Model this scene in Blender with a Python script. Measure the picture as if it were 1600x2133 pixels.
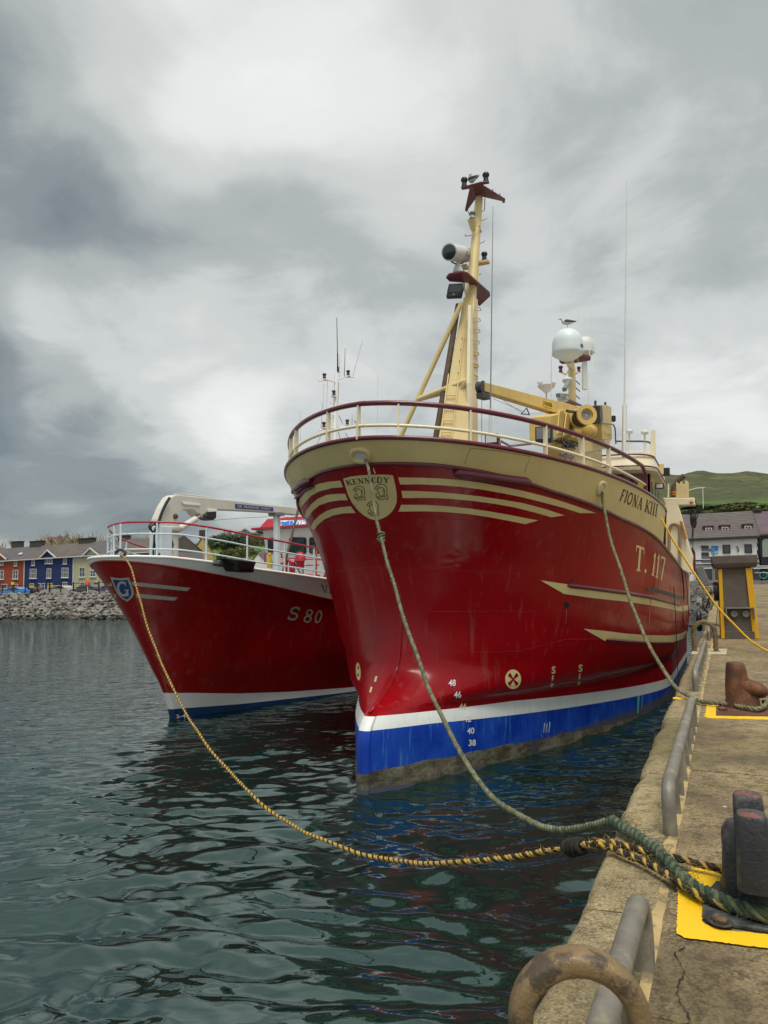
import bpy, bmesh, math, random
import numpy as np
from mathutils import Vector, Matrix, Euler
from mathutils.bvhtree import BVHTree
from mathutils.geometry import tessellate_polygon

for _o in list(bpy.data.objects):
    bpy.data.objects.remove(_o, do_unlink=True)
scene = bpy.context.scene
COL = scene.collection

# ------------------------------------------------------------------ camera
F = 1481.25                      # focal length in pixels of the 1600 x 2133 photograph
CX, CY = 800.0, 1066.5
CAM = Vector((0.0, 0.0, 3.15))
CAMR = Matrix.Rotation(math.radians(90 + 6.23), 3, 'X') @ Matrix.Rotation(math.radians(-1.3), 3, 'Z')
cam_data = bpy.data.cameras.new('camera')
cam = bpy.data.objects.new('camera', cam_data)
COL.objects.link(cam)
cam.matrix_world = Matrix.Translation(CAM) @ CAMR.to_4x4()
cam_data.sensor_fit = 'VERTICAL'
cam_data.sensor_height = 36.0
cam_data.sensor_width = 27.0
cam_data.lens = F / 2133 * 36
cam_data.clip_start = 0.05
cam_data.clip_end = 12000
scene.camera = cam

def ray(px, py):
    return CAMR @ Vector(((px - CX) / F, -(py - CY) / F, -1.0))

# ------------------------------------------------------------------ world and sun
SUN_EL, SUN_AZ = math.radians(68), math.radians(166)      # azimuth clockwise from +Y
world = bpy.data.worlds.new('World')
scene.world = world
world.use_nodes = True

class NT:
    """small helper around a node tree"""
    def __init__(self, tree):
        self.t = tree; tree.nodes.clear()
    def n(self, kind, **kw):
        nd = self.t.nodes.new(kind)
        for k, v in kw.items():
            if k == 'inp':
                for kk, vv in v.items():
                    s = nd.inputs[kk]
                    if isinstance(vv, bpy.types.NodeSocket): self.t.links.new(vv, s)
                    else: s.default_value = vv
            else:
                setattr(nd, k, v)
        return nd
    def link(self, a, b): self.t.links.new(a, b)
    def math(self, op, a, b=None, c=None, clamp=False):
        nd = self.t.nodes.new('ShaderNodeMath'); nd.operation = op; nd.use_clamp = clamp
        for i, v in enumerate((a, b, c)):
            if v is None: continue
            if isinstance(v, bpy.types.NodeSocket): self.t.links.new(v, nd.inputs[i])
            else: nd.inputs[i].default_value = v
        return nd.outputs[0]
    def vmath(self, op, a, b=None, out=0):
        nd = self.t.nodes.new('ShaderNodeVectorMath'); nd.operation = op
        for i, v in enumerate((a, b)):
            if v is None: continue
            if isinstance(v, bpy.types.NodeSocket): self.t.links.new(v, nd.inputs[i])
            else: nd.inputs[i].default_value = v
        return nd.outputs[out]
    def maprange(self, v, a, b, c, d, kind='LINEAR'):
        nd = self.t.nodes.new('ShaderNodeMapRange'); nd.interpolation_type = kind
        self.t.links.new(v, nd.inputs['Value'])
        for i, x in enumerate((a, b, c, d)): nd.inputs[i + 1].default_value = x
        return nd.outputs[0]
    def mix(self, fac, a, b, blend='MIX'):
        nd = self.t.nodes.new('ShaderNodeMix'); nd.data_type = 'RGBA'; nd.blend_type = blend
        for s, v in ((nd.inputs[0], fac), (nd.inputs[6], a), (nd.inputs[7], b)):
            if isinstance(v, bpy.types.NodeSocket): self.t.links.new(v, s)
            elif isinstance(v, (int, float)): s.default_value = v
            else: s.default_value = (*v[:3], 1)
        return nd.outputs[2]
    def noise(self, vec, scale, detail=3, rough=.5, dist=0, dim='3D'):
        nd = self.t.nodes.new('ShaderNodeTexNoise'); nd.noise_dimensions = dim
        if vec is not None: self.t.links.new(vec, nd.inputs['Vector'])
        nd.inputs['Scale'].default_value = scale; nd.inputs['Detail'].default_value = detail
        nd.inputs['Roughness'].default_value = rough; nd.inputs['Distortion'].default_value = dist
        return nd
    def ramp(self, v, stops, interp='LINEAR'):
        nd = self.t.nodes.new('ShaderNodeValToRGB'); cr = nd.color_ramp; cr.interpolation = interp
        while len(cr.elements) < len(stops): cr.elements.new(0.5)
        for e, (p, c) in zip(cr.elements, stops):
            e.position = p; e.color = (*c, 1) if len(c) == 3 else c
        self.t.links.new(v, nd.inputs[0])
        return nd.outputs[0]

def build_world():
    N = NT(world.node_tree)
    out = N.n('ShaderNodeOutputWorld')
    tc = N.n('ShaderNodeTexCoord')
    d = tc.outputs['Generated']
    sky = N.n('ShaderNodeTexSky', sky_type='NISHITA', sun_disc=False, sun_elevation=SUN_EL,
              sun_rotation=SUN_AZ, altitude=5, air_density=1.0, dust_density=2.0, ozone_density=1.0)
    skyc = N.vmath('SCALE', sky.outputs[0]); skyc.node.inputs[3].default_value = 0.09
    # cloud layer: directions seen through a flat layer overhead, so that clouds flatten towards the horizon
    sep = N.n('ShaderNodeSeparateXYZ'); N.link(d, sep.inputs[0])
    zz = N.math('ADD', N.math('MAXIMUM', sep.outputs[2], 0.0), 0.22)
    flat = N.n('ShaderNodeCombineXYZ')
    N.link(N.math('DIVIDE', sep.outputs[0], zz), flat.inputs[0])
    N.link(N.math('DIVIDE', sep.outputs[1], zz), flat.inputs[1])
    N.link(N.math('MULTIPLY', sep.outputs[2], 0.6), flat.inputs[2])
    n1 = N.noise(flat.outputs[0], 0.9, 6, .55, .3)
    n2 = N.noise(flat.outputs[0], 2.7, 6, .6, .4)
    n3 = N.noise(d, 2.2, 3, .5, 0)
    wob = N.vmath('ADD', d, N.vmath('SCALE', N.vmath('SUBTRACT', n3.outputs['Color'], (.5, .5, .5)), None))
    wob.node.inputs[1].links[0].from_node.inputs[3].default_value = 0.34
    wn = N.vmath('NORMALIZE', wob)
    v = N.math('ADD', .555, N.math('MULTIPLY', N.math('SUBTRACT', n1.outputs[0], .5), .42))
    v = N.math('ADD', v, N.math('MULTIPLY', N.math('SUBTRACT', n2.outputs[0], .5), .58))
    # the banks of cloud that the photograph shows (direction, half width in degrees, strength)
    for px, py, rad, amp in SKY_BANKS:
        dr = ray(px, py).normalized()
        dt = N.vmath('DOT_PRODUCT', wn, tuple(dr), out=1)
        f = N.maprange(dt, math.cos(math.radians(rad)), 1.0, 0.0, amp, 'SMOOTHERSTEP')
        v = N.math('ADD', v, f)
    col = N.ramp(v, SKY_RAMP, 'EASE')
    mixed = N.mix(0.94, skyc, col)
    bg = N.n('ShaderNodeBackground', inp={'Color': mixed, 'Strength': 1.0})
    N.link(bg.outputs[0], out.inputs[0])

SKY_BANKS = [(500, 120, 17, .18), (700, 300, 14, .12), (60, 530, 19, -.20), (430, 560, 14, -.20),
             (320, 800, 13, .36), (560, 760, 9, .12), (80, 1010, 13, -.34), (330, 1030, 8, -.16), (1250, 620, 12, .10),
             (1570, 770, 9, .24), (900, 640, 10, -.05), (1480, 120, 16, -.13), (60, 60, 14, -.14), (1560, 950, 7, .08),
             (1420, 620, 10, -.12), (1100, 470, 9, -.06), (640, 560, 8, -.04), (950, 200, 14, .05)]
SKY_RAMP = [(0.0, (.066, .084, .096)), (.25, (.132, .152, .158)), (.45, (.228, .244, .240)), (.62, (.325, .336, .328)), (.85, (.43, .436, .425)), (1.0, (.475, .48, .468))]
build_world()

sun_data = bpy.data.lights.new('sun', 'SUN')
sun_data.energy = 1.5
sun_data.angle = math.radians(26)
sun_data.color = (1.0, 0.95, 0.87)
sun = bpy.data.objects.new('sun', sun_data)
COL.objects.link(sun)
sun.location = (0, 0, 60)
_sd = Vector((math.sin(SUN_AZ) * math.cos(SUN_EL), math.cos(SUN_AZ) * math.cos(SUN_EL), math.sin(SUN_EL)))
sun.rotation_euler = (-_sd).to_track_quat('-Z', 'Y').to_euler()

scene.render.engine = 'CYCLES'
scene.view_settings.view_transform = 'Standard'
scene.view_settings.look = 'None'
scene.view_settings.exposure = 0.98
scene.view_settings.gamma = 1.0
scene.view_settings.use_curve_mapping = False
scene.cycles.max_bounces = 6
scene.cycles.diffuse_bounces = 3
scene.cycles.glossy_bounces = 3
scene.cycles.use_denoising = True

# ------------------------------------------------------------------ pixel rays met with real planes
def on_z(px, py, z=0.0):
    d = ray(px, py); return CAM + d * ((z - CAM.z) / d.z)
def on_plane(px, py, P, n):
    d = ray(px, py); n = Vector(n); return CAM + d * ((Vector(P) - CAM).dot(n) / d.dot(n))
def at_y(px, py, Y):
    d = ray(px, py); return CAM + d * (Y / d.y)
def project(P):
    q = CAMR.transposed() @ (Vector(P) - CAM)
    return (CX + F * q.x / -q.z, CY - F * q.y / -q.z)

# ------------------------------------------------------------------ materials
MATS = {}
def pm(name, col, rough=.55, var=.12, scale=3.0, bump=0.0, bscale=30.0, coat=0.0, metal=0.0, col2=None, patch=None, streak=0.0, spec=None):
    """procedural paint, metal or stone: base colour with uneven tone, optional second colour in patches, streaks and relief"""
    if name in MATS: return MATS[name]
    m = bpy.data.materials.new(name); m.use_nodes = True
    N = NT(m.node_tree)
    out = N.n('ShaderNodeOutputMaterial')
    b = N.n('ShaderNodeBsdfPrincipled')
    N.link(b.outputs[0], out.inputs[0])
    tc = N.n('ShaderNodeTexCoord'); P = tc.outputs['Object']
    n1 = N.noise(P, scale, 4, .6)
    dark = tuple(c * (1 - var) for c in col); lite = tuple(min(1, c * (1 + var)) for c in col)
    c = N.mix(N.maprange(n1.outputs[0], .3, .7, 0, 1), dark, lite)
    if col2 is not None:
        sc, lo, hi = patch or (6.0, .55, .65)
        n2 = N.noise(P, sc, 6, .65)
        c = N.mix(N.maprange(n2.outputs[0], lo, hi, 0, 1, 'SMOOTHSTEP'), c, col2)
    if streak:
        mp = N.n('ShaderNodeMapping'); N.link(P, mp.inputs[0]); mp.inputs['Scale'].default_value = (7, 7, .5)
        n4 = N.noise(mp.outputs[0], 2.0, 4, .6)
        c = N.mix(N.maprange(n4.outputs[0], .5, .75, 0, streak), c, tuple(x * .45 for x in col))
    N.link(c, b.inputs['Base Color'])
    n3 = N.noise(P, scale * 2.3, 3)
    N.link(N.maprange(n3.outputs[0], .3, .7, max(.02, rough * .8), min(1, rough * 1.25)), b.inputs['Roughness'])
    b.inputs['Metallic'].default_value = metal
    if spec is not None: b.inputs['Specular IOR Level'].default_value = spec
    if coat:
        b.inputs['Coat Weight'].default_value = coat; b.inputs['Coat Roughness'].default_value = .06
    if bump:
        nb = N.noise(P, bscale, 5, .6)
        bp = N.n('ShaderNodeBump', inp={'Strength': 1.0, 'Distance': bump, 'Height': nb.outputs[0]})
        N.link(bp.outputs[0], b.inputs['Normal'])
    MATS[name] = m
    return m

# ------------------------------------------------------------------ objects
def set_parent(o, parent):
    o.parent = parent
    o.matrix_parent_inverse = Matrix.Translation(-parent.location) if parent.type == 'EMPTY' else Matrix.Identity(4)

def tag(o, label=None, cat=None, group=None, kind=None):
    if label: o['label'] = label
    if cat: o['category'] = cat
    if group: o['group'] = group
    if kind: o['kind'] = kind
    return o

def thing(name, loc, label, cat, group=None):
    o = bpy.data.objects.new(name, None); COL.objects.link(o)
    o.location = Vector(loc); o.empty_display_size = .2
    return tag(o, label, cat, group)

def frame_axes(d):
    d = Vector(d).normalized()
    up = Vector((0, 0, 1)) if abs(d.z) < .95 else Vector((1, 0, 0))
    x = d.cross(up).normalized(); y = x.cross(d).normalized()
    return x, y, d

class MB:
    def __init__(self): self.v = []; self.f = []; self.m = []
    def add(self, vs, fs, mi=0):
        k = len(self.v); self.v += [tuple(v) for v in vs]
        self.f += [tuple(i + k for i in f) for f in fs]; self.m += [mi] * len(fs)
        return self
    def box(self, c, s, M=None, mi=0):
        M = M or Matrix.Identity(3); c = Vector(c)
        vs = [c + M @ Vector((x * s[0] / 2, y * s[1] / 2, z * s[2] / 2)) for x in (-1, 1) for y in (-1, 1) for z in (-1, 1)]
        return self.add(vs, [(0, 1, 3, 2), (4, 6, 7, 5), (0, 4, 5, 1), (2, 3, 7, 6), (0, 2, 6, 4), (1, 5, 7, 3)], mi)
    def hexa(self, bot, top, mi=0):
        n = len(bot)
        return self.add(list(bot) + list(top), [tuple(range(n))[::-1], tuple(range(n, 2 * n))] + [(i, (i + 1) % n, n + (i + 1) % n, n + i) for i in range(n)], mi)
    def prism(self, poly, vec, mi=0):
        vec = Vector(vec); return self.hexa([Vector(p) for p in poly], [Vector(p) + vec for p in poly], mi)
    def tube(self, pts, r, n=8, closed=False, caps=True, mi=0, flat=None):
        pts = [Vector(p) for p in pts]; L = len(pts)
        rs = r if isinstance(r, (list, tuple)) else [r] * L
        vs = []; x = None
        for i, p in enumerate(pts):
            if closed: t = pts[(i + 1) % L] - pts[i - 1]
            else: t = pts[min(i + 1, L - 1)] - pts[max(i - 1, 0)]
            if t.length < 1e-9: t = Vector((0, 0, 1))
            t.normalize()
            if x is None: x, y, _ = frame_axes(t)
            else:
                x = (x - t * x.dot(t))
                x = x.normalized() if x.length > 1e-6 else frame_axes(t)[0]
                y = t.cross(x) * -1
            y = x.cross(t) * -1
            for j in range(n):
                a = 2 * math.pi * (j + .5) / n
                vs.append(p + x * (math.cos(a) * rs[i]) + y * (math.sin(a) * rs[i]))
        fs = []
        for i in range(L if closed else L - 1):
            k = (i + 1) % L
            for j in range(n):
                fs.append((i * n + j, i * n + (j + 1) % n, k * n + (j + 1) % n, k * n + j))
        if caps and not closed:
            fs.append(tuple(range(n))[::-1]); fs.append(tuple((L - 1) * n + j for j in range(n)))
        return self.add(vs, fs, mi)
    def lathe(self, o, axis, prof, n=20, mi=0, caps=True):
        x, y, d = frame_axes(axis); o = Vector(o); vs = []
        for r, h in prof:
            for j in range(n):
                a = 2 * math.pi * j / n
                vs.append(o + d * h + x * (r * math.cos(a)) + y * (r * math.sin(a)))
        fs = [(i * n + j, i * n + (j + 1) % n, (i + 1) * n + (j + 1) % n, (i + 1) * n + j) for i in range(len(prof) - 1) for j in range(n)]
        if caps: fs += [tuple(range(n))[::-1], tuple((len(prof) - 1) * n + j for j in range(n))]
        return self.add(vs, fs, mi)
    def grid(self, rows, mi=0, wrap=False):
        nr, nc = len(rows), len(rows[0]); vs = [p for r in rows for p in r]
        fs = [(i * nc + j, i * nc + (j + 1) % nc, (i + 1) * nc + (j + 1) % nc, (i + 1) * nc + j) for i in range(nr - 1) for j in range(nc if wrap else nc - 1)]
        return self.add(vs, fs, mi)
    def mesh(self, name, mats, smooth=None):
        me = bpy.data.meshes.new(name); me.from_pydata(self.v, [], self.f); me.update()
        for m in (mats if isinstance(mats, (list, tuple)) else [mats]): me.materials.append(m)
        if any(self.m): me.polygons.foreach_set('material_index', self.m)
        if smooth:
            me.polygons.foreach_set('use_smooth', [True] * len(me.polygons))
            if smooth < 180: me.set_sharp_from_angle(angle=math.radians(smooth))
        return me
    def build(self, name, mats, parent=None, smooth=None, bevel=0.0, fix=True):
        me = self.mesh(name, mats, smooth)
        if fix:
            bm = bmesh.new(); bm.from_mesh(me); bmesh.ops.recalc_face_normals(bm, faces=bm.faces); bm.to_mesh(me); bm.free()
        o = bpy.data.objects.new(name, me); COL.objects.link(o)
        if parent is not None: set_parent(o, parent)
        if bevel:
            md = o.modifiers.new('bevel', 'BEVEL'); md.width = bevel; md.segments = 2; md.limit_method = 'ANGLE'; md.angle_limit = math.radians(40)
        return o

def smooth_path(pts, n=8):
    """Catmull-Rom through the points"""
    P = [Vector(p) for p in pts]; P = [P[0] * 2 - P[1]] + P + [P[-1] * 2 - P[-2]]
    out = []
    for i in range(1, len(P) - 2):
        a, b, c, d = P[i - 1:i + 3]
        for k in range(n):
            t = k / n
            out.append(.5 * ((2 * b) + (c - a) * t + (2 * a - 5 * b + 4 * c - d) * t * t + (3 * b - a - 3 * c + d) * t ** 3))
    out.append(P[-2]); return out

def resample(pts, step):
    pts = [Vector(p) for p in pts]
    acc = [0.0]
    for a, b in zip(pts, pts[1:]): acc.append(acc[-1] + (b - a).length)
    n = max(2, int(acc[-1] / step) + 1); out = []; j = 0
    for i in range(n):
        s = acc[-1] * i / (n - 1)
        while j < len(acc) - 2 and acc[j + 1] < s: j += 1
        t = (s - acc[j]) / max(1e-9, acc[j + 1] - acc[j]); out.append(pts[j].lerp(pts[j + 1], t))
    return out
# ================================================================== the setting: water, quay, land
ZQ = 1.65
QANG = math.radians(25.35)
QA = Vector((math.sin(QANG), math.cos(QANG), 0)); QC = Vector((math.cos(QANG), -math.sin(QANG), 0))
E0 = on_z(1140, 2000, ZQ)
def zq(q): return ZQ + max(0.0, q - 24) * .030
def Q(q, r, dz=0.0):
    p = E0 + QA * q + QC * r; p.z = zq(q) + dz; return p
def qr(px, py, dz=0.0):
    p = on_z(px, py, ZQ + dz) - E0; return p.dot(QA), p.dot(QC)
SH0 = Vector((-57.2, 106.2, 0)); SHD = Vector((.881, -.474, 0)).normalized(); SHN = Vector((.474, .881, 0)).normalized()
def S(u, v, z=0.0): p = SH0 + SHD * u + SHN * v; p.z = z; return p

# ---------------------------------------------------------------- water
def water_material():
    m = bpy.data.materials.new('harbour_water'); m.use_nodes = True
    N = NT(m.node_tree); out = N.n('ShaderNodeOutputMaterial'); b = N.n('ShaderNodeBsdfPrincipled'); N.link(b.outputs[0], out.inputs[0])
    P = N.n('ShaderNodeTexCoord').outputs['Object']
    n0 = N.noise(P, .25, 3, .5)
    N.link(N.mix(n0.outputs[0], (.0010, .011, .010), (.003, .026, .022)), b.inputs['Base Color'])
    b.inputs['Specular Tint'].default_value = (.80, 1.0, .95, 1); b.inputs['Roughness'].default_value = .03; b.inputs['IOR'].default_value = 1.65
    b.inputs['Specular IOR Level'].default_value = 1.0
    mp = N.n('ShaderNodeMapping'); N.link(P, mp.inputs[0]); mp.inputs['Scale'].default_value = (.6, 1.35, 1); mp.inputs['Rotation'].default_value = (0, 0, .12)
    a = N.noise(mp.outputs[0], 2.2, 2, .45, .2)
    c = N.noise(mp.outputs[0], 7.5, 2, .5, .2)
    g = N.noise(P, .12, 2, .5)
    sp_ = N.n('ShaderNodeSeparateXYZ'); N.link(P, sp_.inputs[0])
    ruff = N.maprange(sp_.outputs[1], 8, 34, .040, .17)
    big = N.noise(mp.outputs[0], .7, 3, .55, .3)
    h = N.math('ADD', N.math('ADD', N.math('MULTIPLY', big.outputs[0], N.maprange(sp_.outputs[1], 10, 45, 0.0, .24)), N.math('MULTIPLY', a.outputs[0], ruff)), N.math('MULTIPLY', c.outputs[0], N.maprange(g.outputs[0], .40, .60, .0016, .006)))
    bp = N.n('ShaderNodeBump', inp={'Strength': 1.0, 'Distance': 1.0, 'Height': h}); N.link(bp.outputs[0], b.inputs['Normal'])
    return m
def axis(lo, a, b, hi, step, grow=1.09):
    mid = list(np.arange(a, b + 1e-6, step)); L = []; x = a; s = step
    while x > lo: s *= grow; x -= s; L.append(max(x, lo))
    Rr = []; x = mid[-1]; s = step
    while x < hi: s *= grow; x += s; Rr.append(min(x, hi))
    return np.array(L[::-1] + mid + Rr)
def make_water():
    xs = axis(-420, -8.5, 4, 420, .046, 1.035); ys = axis(-40, 1.4, 13, 330, .04, 1.03)
    X, Y = np.meshgrid(xs, ys); Z = np.zeros_like(X); rng = np.random.default_rng(7)
    sx = np.gradient(xs)[None, :]; sy = np.gradient(ys)[:, None]; sp = np.maximum(sx, sy)
    wx = X + .35 * np.sin(Y * .9 + 1.3) + .2 * np.sin(X * 1.7 + Y * .6); wy = Y + .3 * np.sin(X * .8 + .4) + .15 * np.sin(Y * 1.9 + X * .5)
    gust = .75 + .35 * np.sin(X * .31 + Y * .17 + 1) * np.sin(Y * .23 - X * .11)
    for i in range(90):
        lam = .17 * (8.0 ** (rng.random() ** .9)); th = rng.normal(math.pi / 2 + .10, .5); k = 2 * math.pi / lam
        amp = .0062 * lam * min(1, (.7 / lam)) ** .5 * (.6 + .8 * rng.random())
        fade = np.clip((lam / sp - 2.6) / 2.5, 0, 1)
        Z += gust * fade * amp * np.sin(k * (wx * math.cos(th) + wy * math.sin(th)) + rng.random() * 6.28)
    n0, n1 = X.shape
    V = np.stack([X, Y, Z], -1).reshape(-1, 3)
    idx = np.arange(n0 * n1).reshape(n0, n1)
    Fq = np.stack([idx[:-1, :-1], idx[:-1, 1:], idx[1:, 1:], idx[1:, :-1]], -1).reshape(-1, 4)
    me = bpy.data.meshes.new('water'); me.vertices.add(len(V)); me.vertices.foreach_set('co', V.ravel())
    me.loops.add(Fq.size); me.loops.foreach_set('vertex_index', Fq.ravel()); me.polygons.add(len(Fq))
    me.polygons.foreach_set('loop_start', np.arange(0, Fq.size, 4)); me.update(calc_edges=True); me.validate()
    me.polygons.foreach_set('use_smooth', [True] * len(me.polygons)); me.materials.append(water_material())
    o = bpy.data.objects.new('water', me); COL.objects.link(o); tag(o, 'rippled dark green harbour water', 'water', kind='structure')
make_water()

# ---------------------------------------------------------------- quay
def concrete(name, base, lite, dark, moss=.0, pale=0.0):
    m = bpy.data.materials.new(name); m.use_nodes = True
    N = NT(m.node_tree); out = N.n('ShaderNodeOutputMaterial'); b = N.n('ShaderNodeBsdfPrincipled'); N.link(b.outputs[0], out.inputs[0])
    P = N.n('ShaderNodeTexCoord').outputs['Object']
    n1 = N.noise(P, 1.1, 6, .65); n2 = N.noise(P, 13, 6, .7); n3 = N.noise(P, 75, 3, .6); n4 = N.noise(P, 4.0, 5, .6)
    c = N.mix(N.maprange(n1.outputs[0], .32, .68, 0, 1), base, lite)
    c = N.mix(N.maprange(n2.outputs[0], .48, .60, 0, .72), c, dark)
    c = N.mix(N.maprange(n3.outputs[0], .52, .66, 0, .5), c, tuple(x * 1.5 for x in lite))
    c = N.mix(N.maprange(n3.outputs[0], .46, .34, 0, .6), c, tuple(x * .4 for x in dark))
    st = N.noise(P, .55, 4, .6, .5); c = N.mix(N.maprange(st.outputs[0], .50, .64, 0, .62), c, tuple(x * .8 for x in dark))
    if moss:
        n5 = N.noise(P, .9, 5, .7); c = N.mix(N.maprange(n5.outputs[0], .50, .64, 0, moss), c, (.12, .115, .025))
    vo = N.n('ShaderNodeTexVoronoi', feature='F1'); N.link(P, vo.inputs['Vector']); vo.inputs['Scale'].default_value = 1.5; vo.inputs['Randomness'].default_value = 1
    dd = N.math('ADD', vo.outputs['Distance'], N.math('MULTIPLY', N.math('SUBTRACT', n2.outputs[0], .5), .12))
    spot = N.maprange(dd, .035, .05, .85, 0)
    c = N.mix(spot, c, (.62, .60, .54))
    N.link(c, b.inputs['Base Color'])
    N.link(N.maprange(n4.outputs[0], .3, .7, .65, .95), b.inputs['Roughness'])
    hb = N.math('ADD', N.math('MULTIPLY', n2.outputs[0], .7), N.math('MULTIPLY', n3.outputs[0], .35))
    bp = N.n('ShaderNodeBump', inp={'Strength': 1.0, 'Distance': .022, 'Height': hb}); N.link(bp.outputs[0], b.inputs['Normal'])
    return m
M_SLAB = concrete('quay_concrete', (.18, .132, .066), (.345, .262, .138), (.066, .047, .024), .5)
M_COPE = concrete('coping_concrete', (.25, .198, .10), (.42, .335, .18), (.105, .08, .04), .55)
M_FACE = pm('quay_face', (.05, .046, .036), .9, .3, 1.5, bump=.02, bscale=5, col2=(.015, .02, .01), patch=(1.2, .45, .6))
M_JOINT = pm('joint_fill', (.42, .31, .14), .9, .2, 4, bump=.01, bscale=25, col2=(.2, .15, .08), patch=(5, .5, .6))
quay = thing('quay', Q(0, 3), None, None); quay['kind'] = 'structure'
def pz_(p, z): p = p.copy(); p.z = z; return p
mb = MB()
qs = list(np.arange(-8, 66.1, 2.0))
mb.grid([[pz_(Q(q, .05), -2.5) for q in qs], [Q(q, .05, -.06) for q in qs], [Q(q, 14, -.06) for q in qs]])
mb.build('quay_core', M_FACE, quay, fix=False)
rng = random.Random(3)
def hash_noise(x, seed=0):
    i = math.floor(x); f = x - i; f = f * f * (3 - 2 * f)
    h = lambda k: math.sin((k + seed * 17.3) * 127.1) * 43758.5453 % 1.0
    return h(i) * (1 - f) + h(i + 1) * f
# coping blocks with a worn outer arris
q0 = -7.3; cope_w = .37
while q0 < 64:
    L = 2.62; n = 60 if q0 < 12 else 8
    rows = []
    prof = [(-.0, -1.1), (.0, -.30), (.005, -.12), (.02, -.045), (.05, -.012), (.09, 0), (.2, .002), (cope_w - .012, 0), (cope_w - .004, -.012), (cope_w - .004, -.09)]
    for i in range(n + 1):
        q = q0 + .006 + (L - .012) * i / n; row = []
        e = (hash_noise(q * 1.7, 1) - .5) * .05 + (hash_noise(q * 6.1, 2) - .5) * .03 + (hash_noise(q * 15, 7) - .5) * .012
        chip = max(0, hash_noise(q * 2.3, 5) - .68) * .24
        for k, (r, z) in enumerate(prof):
            f = max(0, 1 - k / 6)
            endf = .008 if i in (0, n) and k > 3 else 0
            row.append(Q(q, r + (e + chip) * f + (0 if k > 6 else .0), z - chip * f * .5 - endf + (hash_noise(q * 3.7 + k, 9) - .5) * .006))
        rows.append(row)
    mb = MB(); mb.grid(rows); mb.add(rows[0], [tuple(range(len(prof)))]); mb.add(rows[-1], [tuple(range(len(prof)))[::-1]])
    mb.build('coping_block', M_COPE, quay, smooth=50, fix=False); q0 += L
# yellowed filler along the joint behind the coping
mb = MB(); rows = [[], []]
for i in range(900):
    q = -7 + i * .03
    rows[0].append(Q(q, cope_w - .012 - .12 * max(0, hash_noise(q * 2.1, 3) - .35) * max(0, hash_noise(q * 9, 4) - .2) * 1.6, .0035)); rows[1].append(Q(q, cope_w + .034, -.0045))
mb.grid(rows); mb.build('joint_filler', M_JOINT, quay, fix=False)
# deck slabs
qj = [-7.5] + [-3.85 + 3.62 * k for k in range(20)]
rj = [cope_w + .012, 3.4, 6.8, 10.2, 14]
for a, b in zip(qj, qj[1:]):
    for r0, r1 in zip(rj, rj[1:]):
        g = .006; dz = rng.uniform(-.006, .004)
        top = [Q(a + g, r0 + g, dz), Q(b - g, r0 + g, dz), Q(b - g, r1 - g, dz), Q(a + g, r1 - g, dz)]
        mb = MB(); mb.hexa([p - Vector((0, 0, .055)) for p in top], top); mb.build('concrete_slab', M_SLAB, quay, bevel=.006)
# the lengthwise crack in the near slab, open and dark
ck = [(1417, 1968), (1416, 1990), (1420, 2010), (1416, 2035), (1412, 2060), (1418, 2085), (1430, 2110), (1434, 2140), (1436, 2200)]
pts = [on_z(x, y, ZQ + .003) for x, y in ck]; mb = MB(); L, Rr = [], []
pp = resample(pts, .01)
for i, p in enumerate(pp):
    w = .0008 + .0042 * hash_noise(i * .7, 8) ** 2; off = QC * ((hash_noise(i * .13, 12) - .5) * .035 + (hash_noise(i * .6, 13) - .5) * .012); L.append(p + off - QC * w); Rr.append(p + off + QC * w)
mb.grid([L, Rr]); mb.build('crack', pm('crack_dark', (.02, .016, .011), .95, .2, 9), quay, fix=False)
# yellow paint round the bollards
M_YPAINT = pm('yellow_road_paint', (.82, .50, .006), .6, .06, 3, col2=(.45, .28, .05), patch=(9, .68, .74), bump=.003, bscale=40)
def paint(name, px_poly, dz=.005, mat=None, parent=quay, rough=.0035):
    pts = [on_z(x, y, ZQ + dz) for x, y in px_poly]; out = []
    for a, b in zip(pts, pts[1:] + pts[:1]):
        n = max(1, int((b - a).length / .013))
        for k in range(n):
            p = a.lerp(b, k / n); s = rough * (1 if k else 0)
            out.append((p.x + rng.uniform(-s, s), p.y + rng.uniform(-s, s), p.z))
    tri = tessellate_polygon([[Vector(p) for p in out]])
    me = bpy.data.meshes.new(name); me.from_pydata(out, [], [tuple(t) for t in tri]); me.update(); me.materials.append(mat or M_YPAINT)
    o = bpy.data.objects.new(name, me); COL.objects.link(o); set_parent(o, parent); return o
def rpx(pts): return [(1060 + x / 2.963, 1640 + y / 2.963) for x, y in pts]
paint('yellow_marking', [(1441, 1806), (1412, 1857), (1409, 1944), (1425, 1953), (1600, 1975), (1760, 1998), (1760, 1970), (1600, 1946), (1500, 1936), (1469, 1925), (1462, 1918), (1466, 1870), (1490, 1838), (1640, 1862), (1640, 1835), (1500, 1812)])
paint('yellow_marking', [(1471, 1468), (1468, 1493), (1475, 1496), (1600, 1499), (1720, 1500), (1720, 1494), (1600, 1493), (1493, 1491), (1492, 1471), (1600, 1475), (1720, 1478), (1720, 1470), (1600, 1469)], rough=.012)
paint('yellow_spot', [(1401 + 13 * (1 + math.cos(a)), 1454 + 2.8 * math.sin(a)) for a in np.linspace(0, 6.28, 17)[:-1]])
paint('pale_patch', [(1444, 1352), (1515, 1351), (1513, 1363), (1440, 1363)], mat=pm('pale_screed', (.46, .42, .27), .9, .2, 5, bump=.01, bscale=20))
paint('yellow_marking', [(1498, 1307), (1512, 1307), (1512, 1311), (1496, 1311)])
paint('white_marking', [(1560, 1217), (1640, 1238), (1640, 1252), (1575, 1236)], mat=pm('white_road_paint', (.62, .6, .54), .7, .1, 3))

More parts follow.
